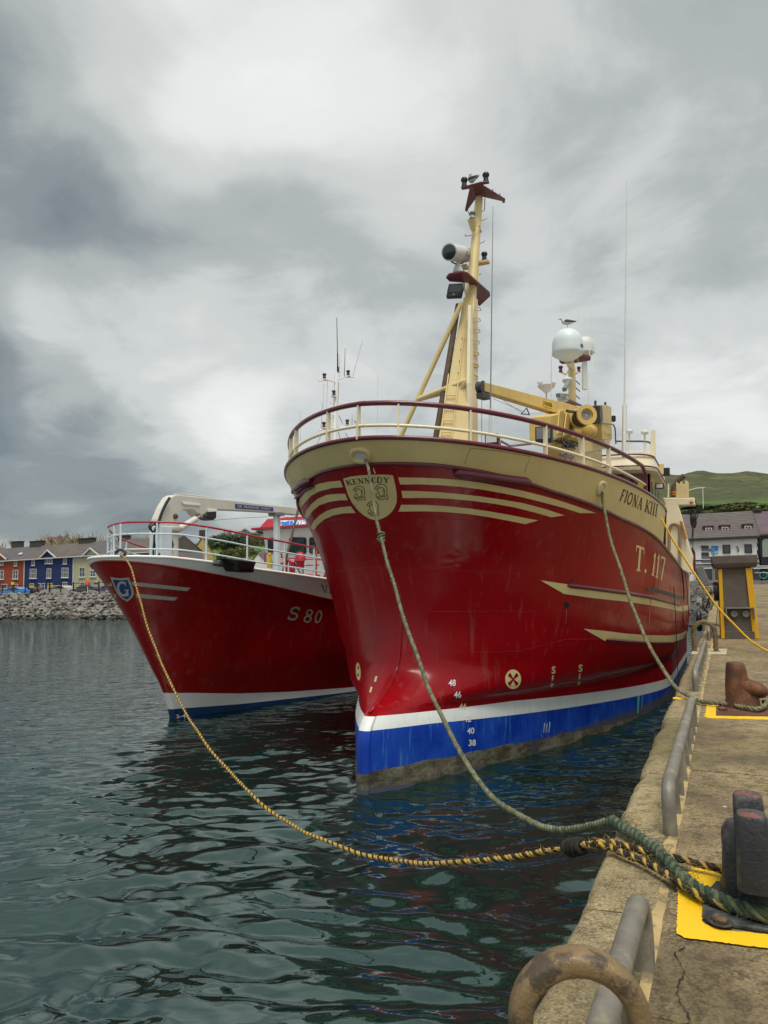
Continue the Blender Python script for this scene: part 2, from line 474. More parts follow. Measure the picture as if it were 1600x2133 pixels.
# ---------------------------------------------------------------- land and hill
def land_h(u, v):
    p = S(u, v); d = math.hypot(p.x, p.y); br = p.x / max(1.0, p.y)
    fac = np_i(br, [-.8, -.5, -.36, -.27, -.18, 0, .35, .44, .55, .8, 1.5], [.16, .2, .24, .52, .60, .62, 1.03, 1.05, .98, .9, .7])
    base = np_i(d, [60, 115, 150, 220, 350, 480, 700, 1200, 1700, 2600], [3.2, 3.6, 6, 18, 37, 50, 76, 158, 232, 262])
    z = 3.4 + (base - 3.4) * fac
    if v < 26: z = 3.5 if u < 85 else np_i(u, [85, 95], [3.5, 3.05])
    elif v < 34: z = z * (v - 26) / 8 + 3.5 * (1 - (v - 26) / 8)
    if d > 160: z += (hash2(p.x * .012, p.y * .012) - .5) * .018 * d * min(1, (d - 160) / 300) + (hash2(p.x * .05, p.y * .05) - .5) * .006 * d * min(1, (d - 160) / 300)
    return z
def np_i(x, xs, ys): return float(np.interp(x, xs, ys))
def hash2(x, y):
    xi, yi = math.floor(x), math.floor(y); fx, fy = x - xi, y - yi; fx = fx * fx * (3 - 2 * fx); fy = fy * fy * (3 - 2 * fy)
    h = lambda a, b: (math.sin(a * 127.1 + b * 311.7) * 43758.5453) % 1.0
    return (h(xi, yi) * (1 - fx) + h(xi + 1, yi) * fx) * (1 - fy) + (h(xi, yi + 1) * (1 - fx) + h(xi + 1, yi + 1) * fx) * fy
def land_material():
    m = bpy.data.materials.new('hillside'); m.use_nodes = True
    N = NT(m.node_tree); out = N.n('ShaderNodeOutputMaterial'); b = N.n('ShaderNodeBsdfPrincipled'); N.link(b.outputs[0], out.inputs[0])
    P = N.n('ShaderNodeTexCoord').outputs['Object']; sep = N.n('ShaderNodeSeparateXYZ'); N.link(P, sep.inputs[0])
    n1 = N.noise(P, .012, 7, .68); n2 = N.noise(P, .08, 6, .7); n3 = N.noise(P, .004, 3, .5)
    h = N.math('ADD', sep.outputs[2], N.math('MULTIPLY', N.math('SUBTRACT', n1.outputs[0], .5), 50))
    moor = N.ramp(n1.outputs[0], [(.3, (.032, .046, .014)), (.42, (.085, .10, .03)), (.52, (.05, .066, .018)), (.6, (.12, .115, .045)), (.72, (.065, .09, .025))])
    moor = N.mix(N.maprange(n2.outputs[0], .5, .62, 0, .6), moor, (.028, .034, .012))
    field = N.mix(N.maprange(n2.outputs[0], .4, .6, 0, 1), (.075, .15, .010), (.11, .19, .018))
    field = N.mix(N.maprange(n1.outputs[0], .52, .6, 0, .8), field, (.045, .06, .015))
    c = N.mix(N.maprange(h, 56, 70, 0, 1), field, moor)
    tar = N.noise(P, .6, 5, .6); road = N.mix(N.maprange(tar.outputs[0], .3, .7, 0, 1), (.10, .095, .085), (.16, .15, .135))
    c = N.mix(N.maprange(sep.outputs[2], 4.2, 5.5, 0, 1), road, c)
    N.link(c, b.inputs['Base Color']); b.inputs['Roughness'].default_value = .95
    bp = N.n('ShaderNodeBump', inp={'Strength': 1, 'Distance': 6, 'Height': n2.outputs[0]}); N.link(bp.outputs[0], b.inputs['Normal'])
    return m
us = [-700, -500, -350, -250] + list(range(-200, 260, 10)) + [280, 330, 400, 480, 560, 640, 720, 800, 880, 960, 1040, 1120, 1200, 1300, 1450, 1700]
vs_ = [0, 8, 16, 26, 34, 45, 60, 80, 100, 125, 150, 180, 210, 245, 280, 320, 360, 400, 450, 500, 560, 630, 700, 780, 860, 950, 1050, 1150, 1260, 1380, 1520, 1700, 1900, 2150, 2500]
mb = MB(); rows = [[S(u, 5.4, -3) for u in us]] + [[S(u, max(v, 5.5), land_h(u, v)) for u in us] for v in vs_]
mb.grid(rows); o = mb.build('land', land_material(), None, smooth=180, fix=False); tag(o, 'moor and green fields rising to a long hill', 'hill', kind='structure')
# ================================================================== boats: hull form
def np_interp(x, xs, ys): return float(np.interp(x, xs, ys))

class Frame:
    """a boat's own axes: s aft from the stem, w to port, z up from the waterline"""
    def __init__(self, O, yaw, listing):
        A, b = math.radians(yaw), math.radians(listing)
        self.O = Vector(O)
        self.a = Vector((math.sin(A), math.cos(A), 0))
        c0 = Vector((math.cos(A), -math.sin(A), 0)); up = Vector((0, 0, 1))
        self.c = c0 * math.cos(b) - up * math.sin(b)
        self.u = up * math.cos(b) + c0 * math.sin(b)
        self.M = Matrix((self.a, self.c, self.u)).transposed()     # columns: s, w, z
    def __call__(self, s, w, z): return self.O + self.a * s + self.c * w + self.u * z
    def loc(self, P):
        d = Vector(P) - self.O; return Vector((d.dot(self.a), d.dot(self.c), d.dot(self.u)))
    def pw(self, px, py, w): return on_plane(px, py, self(0, w, 0), self.c)
    def ps(self, px, py, s): return on_plane(px, py, self(s, 0, 0), self.a)
    def pz(self, px, py, z): return on_plane(px, py, self(0, 0, z), self.u)

B1 = Frame(on_z(752, 1656), 25.24, 2.165)
B2 = Frame(on_z(357, 1497), 25.24, 0.0)

def smoothed(xs, ys):
    """monotone-ish smooth interpolation (pchip slopes)"""
    xs = np.array(xs, float); ys = np.array(ys, float); h = np.diff(xs); dl = np.diff(ys) / h
    m = np.zeros(len(xs)); m[0], m[-1] = dl[0], dl[-1]
    for i in range(1, len(xs) - 1):
        m[i] = 0 if dl[i - 1] * dl[i] <= 0 else 2 * dl[i - 1] * dl[i] / (dl[i - 1] + dl[i])
    def f(x):
        x = np.clip(x, xs[0], xs[-1]); i = np.clip(np.searchsorted(xs, x) - 1, 0, len(xs) - 2)
        t = (x - xs[i]) / h[i]
        return ((2 * t**3 - 3 * t**2 + 1) * ys[i] + (t**3 - 2 * t**2 + t) * h[i] * m[i] + (-2 * t**3 + 3 * t**2) * ys[i + 1] + (t**3 - t**2) * h[i] * m[i + 1])
    return f

class Hull:
    def __init__(self, fr, stem, flare, deck, water, length, tuck):
        self.fr = fr; self.stem = smoothed(*stem); self.flare = smoothed(*flare)
        self.deck = deck; self.water = water; self.length = length; self.tuck = tuck
    def half(self, t, z):
        W, L, n, m = self.deck; wd = W * (1 - max(0.0, 1 - t / L) ** n) ** (1 / m)
        W, L, n, m = self.water; ww = W * (1 - max(0.0, 1 - t / L) ** n) ** (1 / m)
        b = float(self.flare(z)); w = b * wd + (1 - b) * ww
        w = max(w, .105 * min(1, (t / .05)) ** .5)
        k = (t - (self.length - 5)) / 5
        if k > 0: w *= 1 - self.tuck * k * k
        return w
    def P(self, t, z, side, off=0.0):
        s = float(self.stem(z)) * max(0, 1 - t / 10) + t
        return self.fr(s, side * (self.half(t, z) + off), z)
    def tgrid(self, n=64, t1=None):
        t1 = t1 or self.length
        k = np.linspace(0, 1, n); return list(t1 * k ** 2.2)
    def zone(self, lo, hi, nz, ts):
        rows = []
        for i in range(nz + 1):
            f = i / nz
            row = [self.P(t, lo(t) + f * (hi(t) - lo(t)), -1) for t in reversed(ts)]
            row += [self.P(t, lo(t) + f * (hi(t) - lo(t)), 1) for t in ts[1:]]
            rows.append(row)
        return rows
    def R(self, t, zf, h, side, off=0.0): return self.P(t, zf(t), side, off) + self.fr.u * h
    def rloop(self, zf, h, ts, off=0.0): return [self.R(t, zf, h, -1, off) for t in reversed(ts)] + [self.R(t, zf, h, 1, off) for t in ts[1:]]
    def line(self, zf, ts, side, off=0.0): return [self.P(t, zf(t), side, off) for t in ts]
    def loop(self, zf, ts, off=0.0):
        return [self.P(t, zf(t), -1, off) for t in reversed(ts)] + [self.P(t, zf(t), 1, off) for t in ts[1:]]

def bvh_of(*objs):
    vs, fs = [], []
    for o in objs:
        k = len(vs); vs += [v.co.copy() for v in o.data.vertices]; fs += [tuple(i + k for i in p.vertices) for p in o.data.polygons]
    return BVHTree.FromPolygons(vs, fs)

def hit(bvh, px, py, off=0.0):
    d = ray(px, py).normalized(); p, n, i, dist = bvh.ray_cast(CAM, d)
    if p is None: return None
    if n.dot(d) > 0: n = -n
    return p + n * off

def decal(name, polys, bvh, mat, parent, off=.006, cell=14.0, step=.0006, thick=True, far=None):
    """thin paint or plate laid on a curved surface: outlines are cut into small cells and each corner is set on the surface"""
    V, Fc = [], []
    for k, poly in enumerate(polys):
        bm = bmesh.new()
        tris = tessellate_polygon([[Vector((x, y, 0)) for x, y in poly]])
        vs = [bm.verts.new((x, y, 0)) for x, y in poly]
        for t in tris:
            try: bm.faces.new([vs[i] for i in t])
            except ValueError: pass
        xs = [p[0] for p in poly]; ys = [p[1] for p in poly]
        for ax, lo, hi in ((0, min(xs), max(xs)), (1, min(ys), max(ys))):
            c = math.floor(lo / cell) * cell + cell
            while c < hi:
                co = [0, 0, 0]; co[ax] = c; no = [0, 0, 0]; no[ax] = 1
                bmesh.ops.bisect_plane(bm, geom=bm.verts[:] + bm.edges[:] + bm.faces[:], plane_co=co, plane_no=no)
                c += cell
        bm.verts.index_update(); base = len(V); ok = {}
        for v in bm.verts:
            p = hit(bvh, v.co.x, v.co.y, off + k * step)
            if p is not None and (far is None or (p - CAM).length < far): ok[v.index] = base + len(ok); V.append(p)
        for f in bm.faces:
            if all(v.index in ok for v in f.verts): Fc.append([ok[v.index] for v in f.verts])
        bm.free()
    me = bpy.data.meshes.new(name); me.from_pydata(V, [], Fc); me.update(); me.materials.append(mat)
    me.polygons.foreach_set('use_smooth', [True] * len(me.polygons))
    o = bpy.data.objects.new(name, me); COL.objects.link(o)
    if parent is not None: set_parent(o, parent)
    return o

# ------------------------------------------------------------------ lettering: a small serif alphabet of strokes
def arc(cx, cy, rx, ry, a0, a1, n=14):
    return [(cx + rx * math.cos(math.radians(a0 + (a1 - a0) * i / n)), cy + ry * math.sin(math.radians(a0 + (a1 - a0) * i / n))) for i in range(n + 1)]
T_, H_ = .17, .075          # thick and thin strokes
def sf(x, y, w=.16): return ([(x - w, y), (x + w, y)], .055)
GLYPH = {
 'K': (.86, [([(.2, 0), (.2, 1)], T_), ([(.24, .42), (.74, .97)], H_), ([(.38, .56), (.76, .03)], T_), sf(.2, .03), sf(.2, .97), sf(.74, .97), sf(.76, .03)]),
 'E': (.74, [([(.2, 0), (.2, 1)], T_), ([(.2, .965), (.66, .965)], H_), ([(.2, .035), (.68, .035)], H_), ([(.2, .52), (.52, .52)], H_), ([(.65, .99), (.65, .8)], .05), ([(.67, .0), (.67, .22)], .05), ([(.51, .42), (.51, .63)], .05), sf(.16, .03, .12), sf(.16, .97, .12)]),
 'N': (.9, [([(.2, 0), (.2, 1)], H_), ([(.16, .98), (.74, .02)], T_), ([(.74, 0), (.74, 1)], H_), sf(.2, .03, .13), sf(.74, .97, .13), sf(.14, .97, .1)]),
 'D': (.86, [([(.2, 0), (.2, 1)], T_), ([(.2, .965), (.38, .965)] + arc(.38, .5, .36, .465, 80, -80) + [(.38, .035), (.2, .035)], .11), sf(.14, .03, .1), sf(.14, .97, .1)]),
 'Y': (.84, [([(.12, .98), (.42, .45)], T_), ([(.74, .98), (.44, .45)], H_), ([(.43, .5), (.43, 0)], T_), sf(.14, .97, .13), sf(.72, .97, .12), sf(.43, .03)]),
 'F': (.72, [([(.2, 0), (.2, 1)], T_), ([(.2, .965), (.66, .965)], H_), ([(.2, .5), (.5, .5)], H_), ([(.65, .99), (.65, .78)], .05), ([(.49, .4), (.49, .61)], .05), sf(.2, .03), sf(.14, .97, .1)]),
 'I': (.42, [([(.21, 0), (.21, 1)], T_), sf(.21, .03), sf(.21, .97)]),
 'O': (.9, [(arc(.45, .5, .34, .46, 90, 450, 28), .13)]),
 'A': (.86, [([(.14, .02), (.43, .97)], H_), ([(.42, .98), (.74, .02)], T_), ([(.24, .34), (.62, .34)], .06), sf(.14, .03, .12), sf(.74, .03, .13)]),
 'T': (.8, [([(.4, 0), (.4, 1)], T_), ([(.08, .955), (.72, .955)], .09), ([(.08, .99), (.08, .74)], .055), ([(.72, .99), (.72, .74)], .055), sf(.4, .03, .18)]),
 '1': (.46, [([(.25, 0), (.25, 1)], T_), ([(.06, .8), (.26, .96)], .07), sf(.25, .03, .18)]),
 '7': (.62, [([(.06, .955), (.58, .955)], .09), ([(.56, .96), (.3, .0)], .12), ([(.07, .99), (.07, .78)], .05)]),
 '.': (.36, [(arc(.18, .085, .045, .045, 0, 360, 10), .085)]),
 'S': (.78, [(arc(.4, .73, .26, .235, 20, 250, 14) + arc(.38, .27, .28, .24, 70, -160, 14), .14), ([(.66, .7), (.66, .97)], .05), ([(.1, .04), (.1, .32)], .05)]),
 '8': (.76, [(arc(.38, .74, .22, .21, 270, 630, 20), .12), (arc(.38, .26, .26, .23, 90, 450, 20), .13)]),
 '0': (.78, [(arc(.39, .5, .25, .44, 90, 450, 26), .14)]),
 'V': (.86, [([(.12, .98), (.43, .02)], T_), ([(.74, .98), (.45, .02)], H_), sf(.14, .97, .13), sf(.72, .97, .12)]),
 'G': (.94, [(arc(.48, .5, .36, .45, 50, 320, 24), .17), ([(.76, .0), (.76, .42)], .16), ([(.55, .42), (.92, .42)], .065), ([(.72, .98), (.72, .68)], .06)]),
 ' ': (.4, []),
}
def stroke_poly(pts, th):
    P = [Vector((x, y)) for x, y in pts]; Lf, Rt = [], []
    closed = (P[0] - P[-1]).length < 1e-4
    for i, p in enumerate(P):
        if closed: t = P[(i + 1) % (len(P) - 1)] - P[(i - 1) % (len(P) - 1)]
        else: t = P[min(i + 1, len(P) - 1)] - P[max(0, i - 1)]
        t.normalize(); n = Vector((-t.y, t.x)) * (th / 2); Lf.append(p + n); Rt.append(p - n)
    return [[tuple(Lf[i]), tuple(Lf[i + 1]), tuple(Rt[i + 1]), tuple(Rt[i])] for i in range(len(P) - 1)] if len(P) > 2 else [[tuple(q) for q in Lf + Rt[::-1]]]
def letters(name, text, quad, bvh, mat, parent, off, slant=0.0, gap=.04):
    """one part per letter"""
    for k, ch in enumerate(text):
        if ch == ' ': continue
        decal(name, lettering(text, quad, slant, gap, k), bvh, mat, parent, off, step=.00002)
def lettering(text, quad, slant=0.0, gap=.04, only=None):
    """polygons in pixels; quad = top left, top right, bottom right, bottom left of the line of text"""
    W = sum(GLYPH[c][0] + gap for c in text) - gap
    q = [Vector(p) for p in quad]; out = []; x0 = 0.0
    def mp(x, y):
        u = (x + slant * y) / W
        a = q[3].lerp(q[2], u); b = q[0].lerp(q[1], u); return tuple(a.lerp(b, y))
    for ci, ch in enumerate(text):
        w, st = GLYPH[ch]
        for pts, th in (st if only in (None, ci) else ()):
            for pl in stroke_poly([(x0 + x, y) for x, y in pts], th): out.append([mp(*p) for p in pl])
        x0 += w + gap
    return out

_FONT = {}
def sans_polys(text, quad, bold=.02):
    """polygons (triangles) of Blender's own plain typeface mapped to a quad in pixels"""
    cu = bpy.data.curves.new('lettering', 'FONT'); cu.body = text; cu.size = 1; cu.offset = bold; cu.resolution_u = 3
    ob = bpy.data.objects.new('lettering', cu); COL.objects.link(ob)
    dg = bpy.context.evaluated_depsgraph_get(); me = bpy.data.meshes.new_from_object(ob.evaluated_get(dg))
    vs = [v.co.copy() for v in me.vertices]; fs = [tuple(p.vertices) for p in me.polygons]
    bpy.data.objects.remove(ob, do_unlink=True); bpy.data.curves.remove(cu); bpy.data.meshes.remove(me)
    x0, x1 = min(v.x for v in vs), max(v.x for v in vs); y0, y1 = min(v.y for v in vs), max(v.y for v in vs)
    q = [Vector(p) for p in quad]
    def mp(v):
        u = (v.x - x0) / (x1 - x0); t = (v.y - y0) / (y1 - y0)
        return q[3].lerp(q[2], u).lerp(q[0].lerp(q[1], u), t)
    return [mp(v) for v in vs], fs
def flat_text(name, text, quad3, mat, parent, bold=.02):
    """plain lettering laid on a flat face given by four points in space (tl, tr, br, bl)"""
    vs, fs = sans_polys(text, quad3, bold)
    me = bpy.data.meshes.new(name); me.from_pydata([tuple(v) for v in vs], [], fs); me.update(); me.materials.append(mat)
    o = bpy.data.objects.new(name, me); COL.objects.link(o); set_parent(o, parent); return o
def text_decal(name, text, quad, bvh, mat, parent, off=.006, bold=.02):
    vs, fs = sans_polys(text, quad, bold); V = [hit(bvh, v.x, v.y, off) for v in vs]
    keep = [f for f in fs if all(V[i] is not None for i in f)]
    used = sorted({i for f in keep for i in f}); ix = {i: k for k, i in enumerate(used)}
    me = bpy.data.meshes.new(name); me.from_pydata([V[i] for i in used], [], [[ix[i] for i in f] for f in keep]); me.update(); me.materials.append(mat)
    o = bpy.data.objects.new(name, me); COL.objects.link(o); set_parent(o, parent); return o
# ================================================================== paint
def hull_paint(name, col, wave=.02, rough=.16, scuff=0.24):
    """glossy ship's enamel over slightly buckled plating"""
    m = bpy.data.materials.new(name); m.use_nodes = True
    N = NT(m.node_tree); out = N.n('ShaderNodeOutputMaterial'); b = N.n('ShaderNodeBsdfPrincipled'); N.link(b.outputs[0], out.inputs[0])
    P = N.n('ShaderNodeTexCoord').outputs['Object']
    n1 = N.noise(P, .9, 4, .6)
    c = N.mix(N.maprange(n1.outputs[0], .3, .7, 0, 1), tuple(x * .86 for x in col), tuple(min(1, x * 1.12) for x in col))
    mp = N.n('ShaderNodeMapping'); N.link(P, mp.inputs[0]); mp.inputs['Scale'].default_value = (5, 5, .35)
    st = N.noise(mp.outputs[0], 1.6, 5, .65)
    c = N.mix(N.maprange(st.outputs[0], .56, .78, 0, scuff), c, (.33, .2, .16))
    sp = N.noise(P, 38, 2, .5)
    c = N.mix(N.maprange(sp.outputs[0], .74, .78, 0, scuff * 1.5), c, (.45, .36, .3))
    N.link(c, b.inputs['Base Color'])
    b.inputs['Roughness'].default_value = .38
    b.inputs['Coat Weight'].default_value = .38; b.inputs['Specular IOR Level'].default_value = .12
    rn = N.noise(P, 2.2, 4, .6); N.link(N.maprange(rn.outputs[0], .3, .75, rough * .45, rough * 1.5), b.inputs['Coat Roughness'])
    mp2 = N.n('ShaderNodeMapping'); N.link(P, mp2.inputs[0]); mp2.inputs['Scale'].default_value = (1, 1, .45)
    nb = N.noise(mp2.outputs[0], 1.5, 2, .4)
    sa = N.vmath('DOT_PRODUCT', P, (math.sin(math.radians(25.24)), math.cos(math.radians(25.24)), 0), out=1)
    rib = N.math('ABSOLUTE', N.math('SINE', N.math('MULTIPLY', sa, math.pi / .62)))
    sz_ = N.n('ShaderNodeSeparateXYZ'); N.link(P, sz_.inputs[0]); strg = N.math('ABSOLUTE', N.math('SINE', N.math('MULTIPLY', sz_.outputs[2], math.pi / .85)))
    hgt = N.math('ADD', nb.outputs[0], N.math('MULTIPLY', N.math('MULTIPLY', rib, strg), -.10))
    bp = N.n('ShaderNodeBump', inp={'Strength': 1.0, 'Distance': wave, 'Height': hgt})
    N.link(bp.outputs[0], b.inputs['Normal']); N.link(bp.outputs[0], b.inputs['Coat Normal'])
    return m

M_RED = hull_paint('red_enamel', (.31, .001, .006))
M_RED2 = hull_paint('deep_red_enamel', (.28, .0008, .002), rough=.3)
M_MAROON = pm('maroon_paint', (.115, .004, .018), .35, .15, 2, coat=.4)
M_CREAM = pm('cream_paint', (.70, .55, .26), .42, .07, 1.2, coat=.15, streak=.12)
M_CREAM2 = pm('pale_cream_paint', (.80, .71, .49), .42, .06, 1.2, coat=.15, streak=.12)
M_STRIPE = pm('cream_stripe_paint', (.74, .60, .29), .4, .07, 1.5, coat=.2)
M_WHITE = pm('white_paint', (.74, .77, .74), .42, .06, 1.5, col2=(.45, .42, .33), patch=(3.0, .66, .8), streak=.15)
M_WHITE2 = pm('boat_white_paint', (.86, .85, .82), .4, .05, 1.2, col2=(.62, .45, .22), patch=(1.7, .68, .82), streak=.1)
M_BLACK = pm('black_plastic', (.014, .015, .017), .45, .2, 6)
M_DGREY = pm('dark_grey_metal', (.055, .055, .058), .5, .2, 6, bump=.001)
M_GREY = pm('grey_metal', (.20, .20, .195), .45, .15, 5)
M_GLASS = pm('dark_glass', (.012, .016, .02), .06, .1, 2, coat=1)
M_ANT = pm('antenna_white', (.62, .62, .6), .5, .05, 4)
M_INK = pm('dark_red_ink', (.07, .012, .006), .5, .1, 5)
M_BROWN = pm('weathered_brown', (.105, .07, .04), .7, .25, 5, bump=.004, bscale=18)
M_YEL = pm('crane_yellow', (.66, .46, .13), .45, .1, 2.5, streak=.15, coat=.1)
M_SIGNY = pm('yellow_plate', (.80, .58, .02), .4, .08, 3)

def blue_bottom():
    m = bpy.data.materials.new('blue_antifouling'); m.use_nodes = True
    N = NT(m.node_tree); out = N.n('ShaderNodeOutputMaterial'); b = N.n('ShaderNodeBsdfPrincipled'); N.link(b.outputs[0], out.inputs[0])
    P = N.n('ShaderNodeTexCoord').outputs['Object']
    n1 = N.noise(P, 1.3, 5, .6)
    c = N.mix(N.maprange(n1.outputs[0], .35, .7, 0, 1), (.002, .035, .36), (.008, .085, .52))
    mp = N.n('ShaderNodeMapping'); N.link(P, mp.inputs[0]); mp.inputs['Scale'].default_value = (9, 9, .7)
    st = N.noise(mp.outputs[0], 1.7, 4, .6)
    c = N.mix(N.maprange(st.outputs[0], .57, .72, 0, .75), c, (.06, .22, .48))
    sp = N.noise(P, 7, 6, .7)
    c = N.mix(N.maprange(sp.outputs[0], .66, .72, 0, .55), c, (.30, .36, .42))
    gz = N.n('ShaderNodeSeparateXYZ'); N.link(N.n('ShaderNodeNewGeometry').outputs['Position'], gz.inputs[0])
    fo = N.noise(P, 5.5, 7, .75); fe = N.math('ADD', gz.outputs[2], N.math('MULTIPLY', N.math('SUBTRACT', fo.outputs[0], .5), -.55))
    c = N.mix(N.maprange(fe, .20, .26, .85, 0), c, (.09, .085, .06))
    N.link(c, b.inputs['Base Color'])
    N.link(N.maprange(n1.outputs[0], .3, .7, .35, .6), b.inputs['Roughness'])
    return m
M_BLUE = blue_bottom()
M_BLUE2 = pm('navy_bottom', (.008, .04, .13), .5, .25, 2, col2=(.12, .16, .2), patch=(5, .66, .8))
def fouling():
    m = bpy.data.materials.new('waterline_fouling'); m.use_nodes = True
    N = NT(m.node_tree); out = N.n('ShaderNodeOutputMaterial'); b = N.n('ShaderNodeBsdfPrincipled'); N.link(b.outputs[0], out.inputs[0])
    P = N.n('ShaderNodeTexCoord').outputs['Object']
    mp = N.n('ShaderNodeMapping'); N.link(P, mp.inputs[0]); mp.inputs['Scale'].default_value = (1, 1, 2.2)
    n1 = N.noise(mp.outputs[0], 2.2, 8, .75)
    c = N.ramp(n1.outputs[0], [(.3, (.014, .012, .008)), (.44, (.07, .06, .035)), (.55, (.16, .145, .10)), (.72, (.27, .25, .19))])
    n2 = N.noise(P, 26, 5, .7)
    c = N.mix(N.maprange(n2.outputs[0], .5, .7, 0, .7), c, (.018, .017, .011))
    n3 = N.noise(P, 1.6, 4, .6)
    c = N.mix(N.maprange(n3.outputs[0], .6, .66, 0, .7), c, (.02, .05, .16))
    N.link(c, b.inputs['Base Color']); b.inputs['Roughness'].default_value = .85
    bp = N.n('ShaderNodeBump', inp={'Distance': .012, 'Height': n2.outputs[0]}); N.link(bp.outputs[0], b.inputs['Normal'])
    return m
M_FOUL = fouling()
# ================================================================== the large trawler against the quay
H1 = Hull(B1, ([-1, 0, .85, 1.17, 1.38, 1.9, 2.6, 3.5, 4.2, 4.9, 5.55, 6], [0, 0, .0, .23, .79, 1.38, 1.48, 1.355, .98, .40, -.231, -.6]),
          ([-1, 1.17, 1.38, 1.9, 2.6, 3.5, 4.2, 4.9, 5.55, 6], [.05, .092, .339, .553, .693, .825, .892, .97, 1, 1.03]),
          (4.0, 8.01, 2.595, 1.856), (3.75, 12, 1.7, 1.0), 26.0, .25)
H2 = Hull(B2, ([-1, 0, .7, 1.3, 2.4, 3.2, 4.05, 4.5], [.2, 0, -.267, -.624, -1.286, -1.82, -2.37, -2.6]),
          ([-1, 0, .7, 1.3, 2.4, 3.2, 4.05, 4.5], [0, .007, .168, .312, .476, .681, 1, 1.05]),
          (3.4, 9, 2, 2), (3.3, 11, 1.7, 1.0), 21.0, .2)
trawler = thing('fishing_trawler', B1(12, 0, 0), 'large dark red trawler with cream rails and blue bottom, moored against the quay', 'fishing boat', 'moored fishing boats')

def z_top(t): return 5.553 - .111 * t + .006 * t * t
z_cream = lambda t: np_interp(t, [0, .26, .72, 1.66, 3.6, 6.64, 10.3, 14.8, 26], [5.19, 5.16, 5.07, 4.85, 4.54, 4.27, 4.0, 3.72, 3.6])
z_wh1 = lambda t: np_interp(t, [0, 2.9, 5.76, 11, 26], [1.155, 1.11, .98, .72, .5])
z_wh0 = lambda t: np_interp(t, [0, 1.1, 5.76, 11, 26], [.96, .95, .74, .48, .3])
def z_foul(t): return np_interp(t, [0, 1, 3.2, 5.8, 11, 26], [.31, .37, .34, .23, .03, -.1]) + .018 * math.sin(t * 5.1) * math.sin(t * 2.3 + 1)
def z_fo0(t): return .05 + .03 * math.sin(t * 3.3 + 1)
T_END = 7.7
ts_full = H1.tgrid(150); ts_bow = [t for t in H1.tgrid(110) if t < T_END] + [T_END]

def shell(name, rows, mat, parent):
    return MB().grid(rows).build(name, mat, parent, smooth=180, fix=False)
o_keel = shell('blue_bottom', H1.zone(lambda t: -.9, z_fo0, 6, ts_full), M_BLUE, trawler)
o_foul = shell('fouled_waterline_band', H1.zone(z_fo0, z_foul, 4, ts_full), M_FOUL, trawler)
o_blue = shell('blue_boot_top', H1.zone(z_foul, z_wh0, 5, ts_full), M_BLUE, trawler)
o_whit = shell('white_waterline_stripe', H1.zone(z_wh0, z_wh1, 3, ts_full), M_WHITE, trawler)
o_hull = shell('hull', H1.zone(z_wh1, z_cream, 44, ts_full), M_RED, trawler)
o_bulw = shell('bulwark', H1.zone(z_cream, z_top, 5, ts_bow), M_CREAM, trawler)
tag(o_hull, 'glossy dark red hull plating'); tag(o_bulw, 'cream band round the top of the bow')
BV1 = bvh_of(o_keel, o_foul, o_blue, o_whit, o_hull, o_bulw)

# inner side of the bulwark, decks, bulkhead and transom
rows = []
for f in (0, 1):
    zf = (lambda t: z_top(t) - .5) if f == 0 else (lambda t: z_top(t) - .01)
    rows.append(H1.loop(zf, ts_bow, -.06))
mb = MB(); mb.grid(rows); mb.build('bulwark_lining', M_CREAM2, trawler, smooth=60, fix=False)
mb = MB(); mb.grid([[B1(B1.loc(H1.P(t, z_top(t) - .5, 1)).x, w * (H1.half(t, z_top(t) - .5) - .02), z_top(t) - .5) for w in (-1, 1)] for t in ts_bow]); mb.build('fore_deck', M_GREY, trawler, fix=False)
ts_aft = [t for t in ts_full if t > T_END]; ts_aft = [T_END] + ts_aft
mb = MB(); mb.grid([[B1(t, w * (H1.half(t, 2.9) - .02), 2.9) for w in (-1, 1)] for t in ts_aft]); mb.build('main_deck', M_GREY, trawler, fix=False)
mb = MB(); mb.grid([[B1(T_END, w * (H1.half(T_END, z) - .09), z) for w in np.linspace(-1, 1, 9)] for z in np.linspace(2.9, 5.0, 5)]); mb.build('fore_bulkhead', M_CREAM2, trawler, fix=False)
mb = MB(); mb.grid([[B1(25.98, w * H1.half(26, z), z) for w in np.linspace(-1, 1, 9)] for z in np.linspace(-.9, 3.6, 8)]); mb.build('transom', M_RED, trawler, fix=False)

# rounded steel along the edges
mb = MB(); mb.tube(H1.loop(z_top, ts_bow, -.015), .038, 8); mb.build('cap_rail', M_MAROON, trawler, smooth=60)
mb = MB(); mb.tube(H1.loop(z_cream, ts_full, .012), .036, 8); mb.build('rubbing_strake', M_MAROON, trawler, smooth=60)
for sd in (-1, 1):      # the cut at the after end of the bulwark
    pts = [H1.P(T_END, z_top(T_END), sd, -.015)] + [H1.P(T_END + dx, z, sd) for dx, z in ((.12, 5.0), (-.02, 4.85), (.1, 4.5), (.3, 4.22))]
    mb = MB(); mb.tube(smooth_path(pts, 5), .035, 8); mb.build('bulwark_end', M_MAROON, trawler, smooth=60)

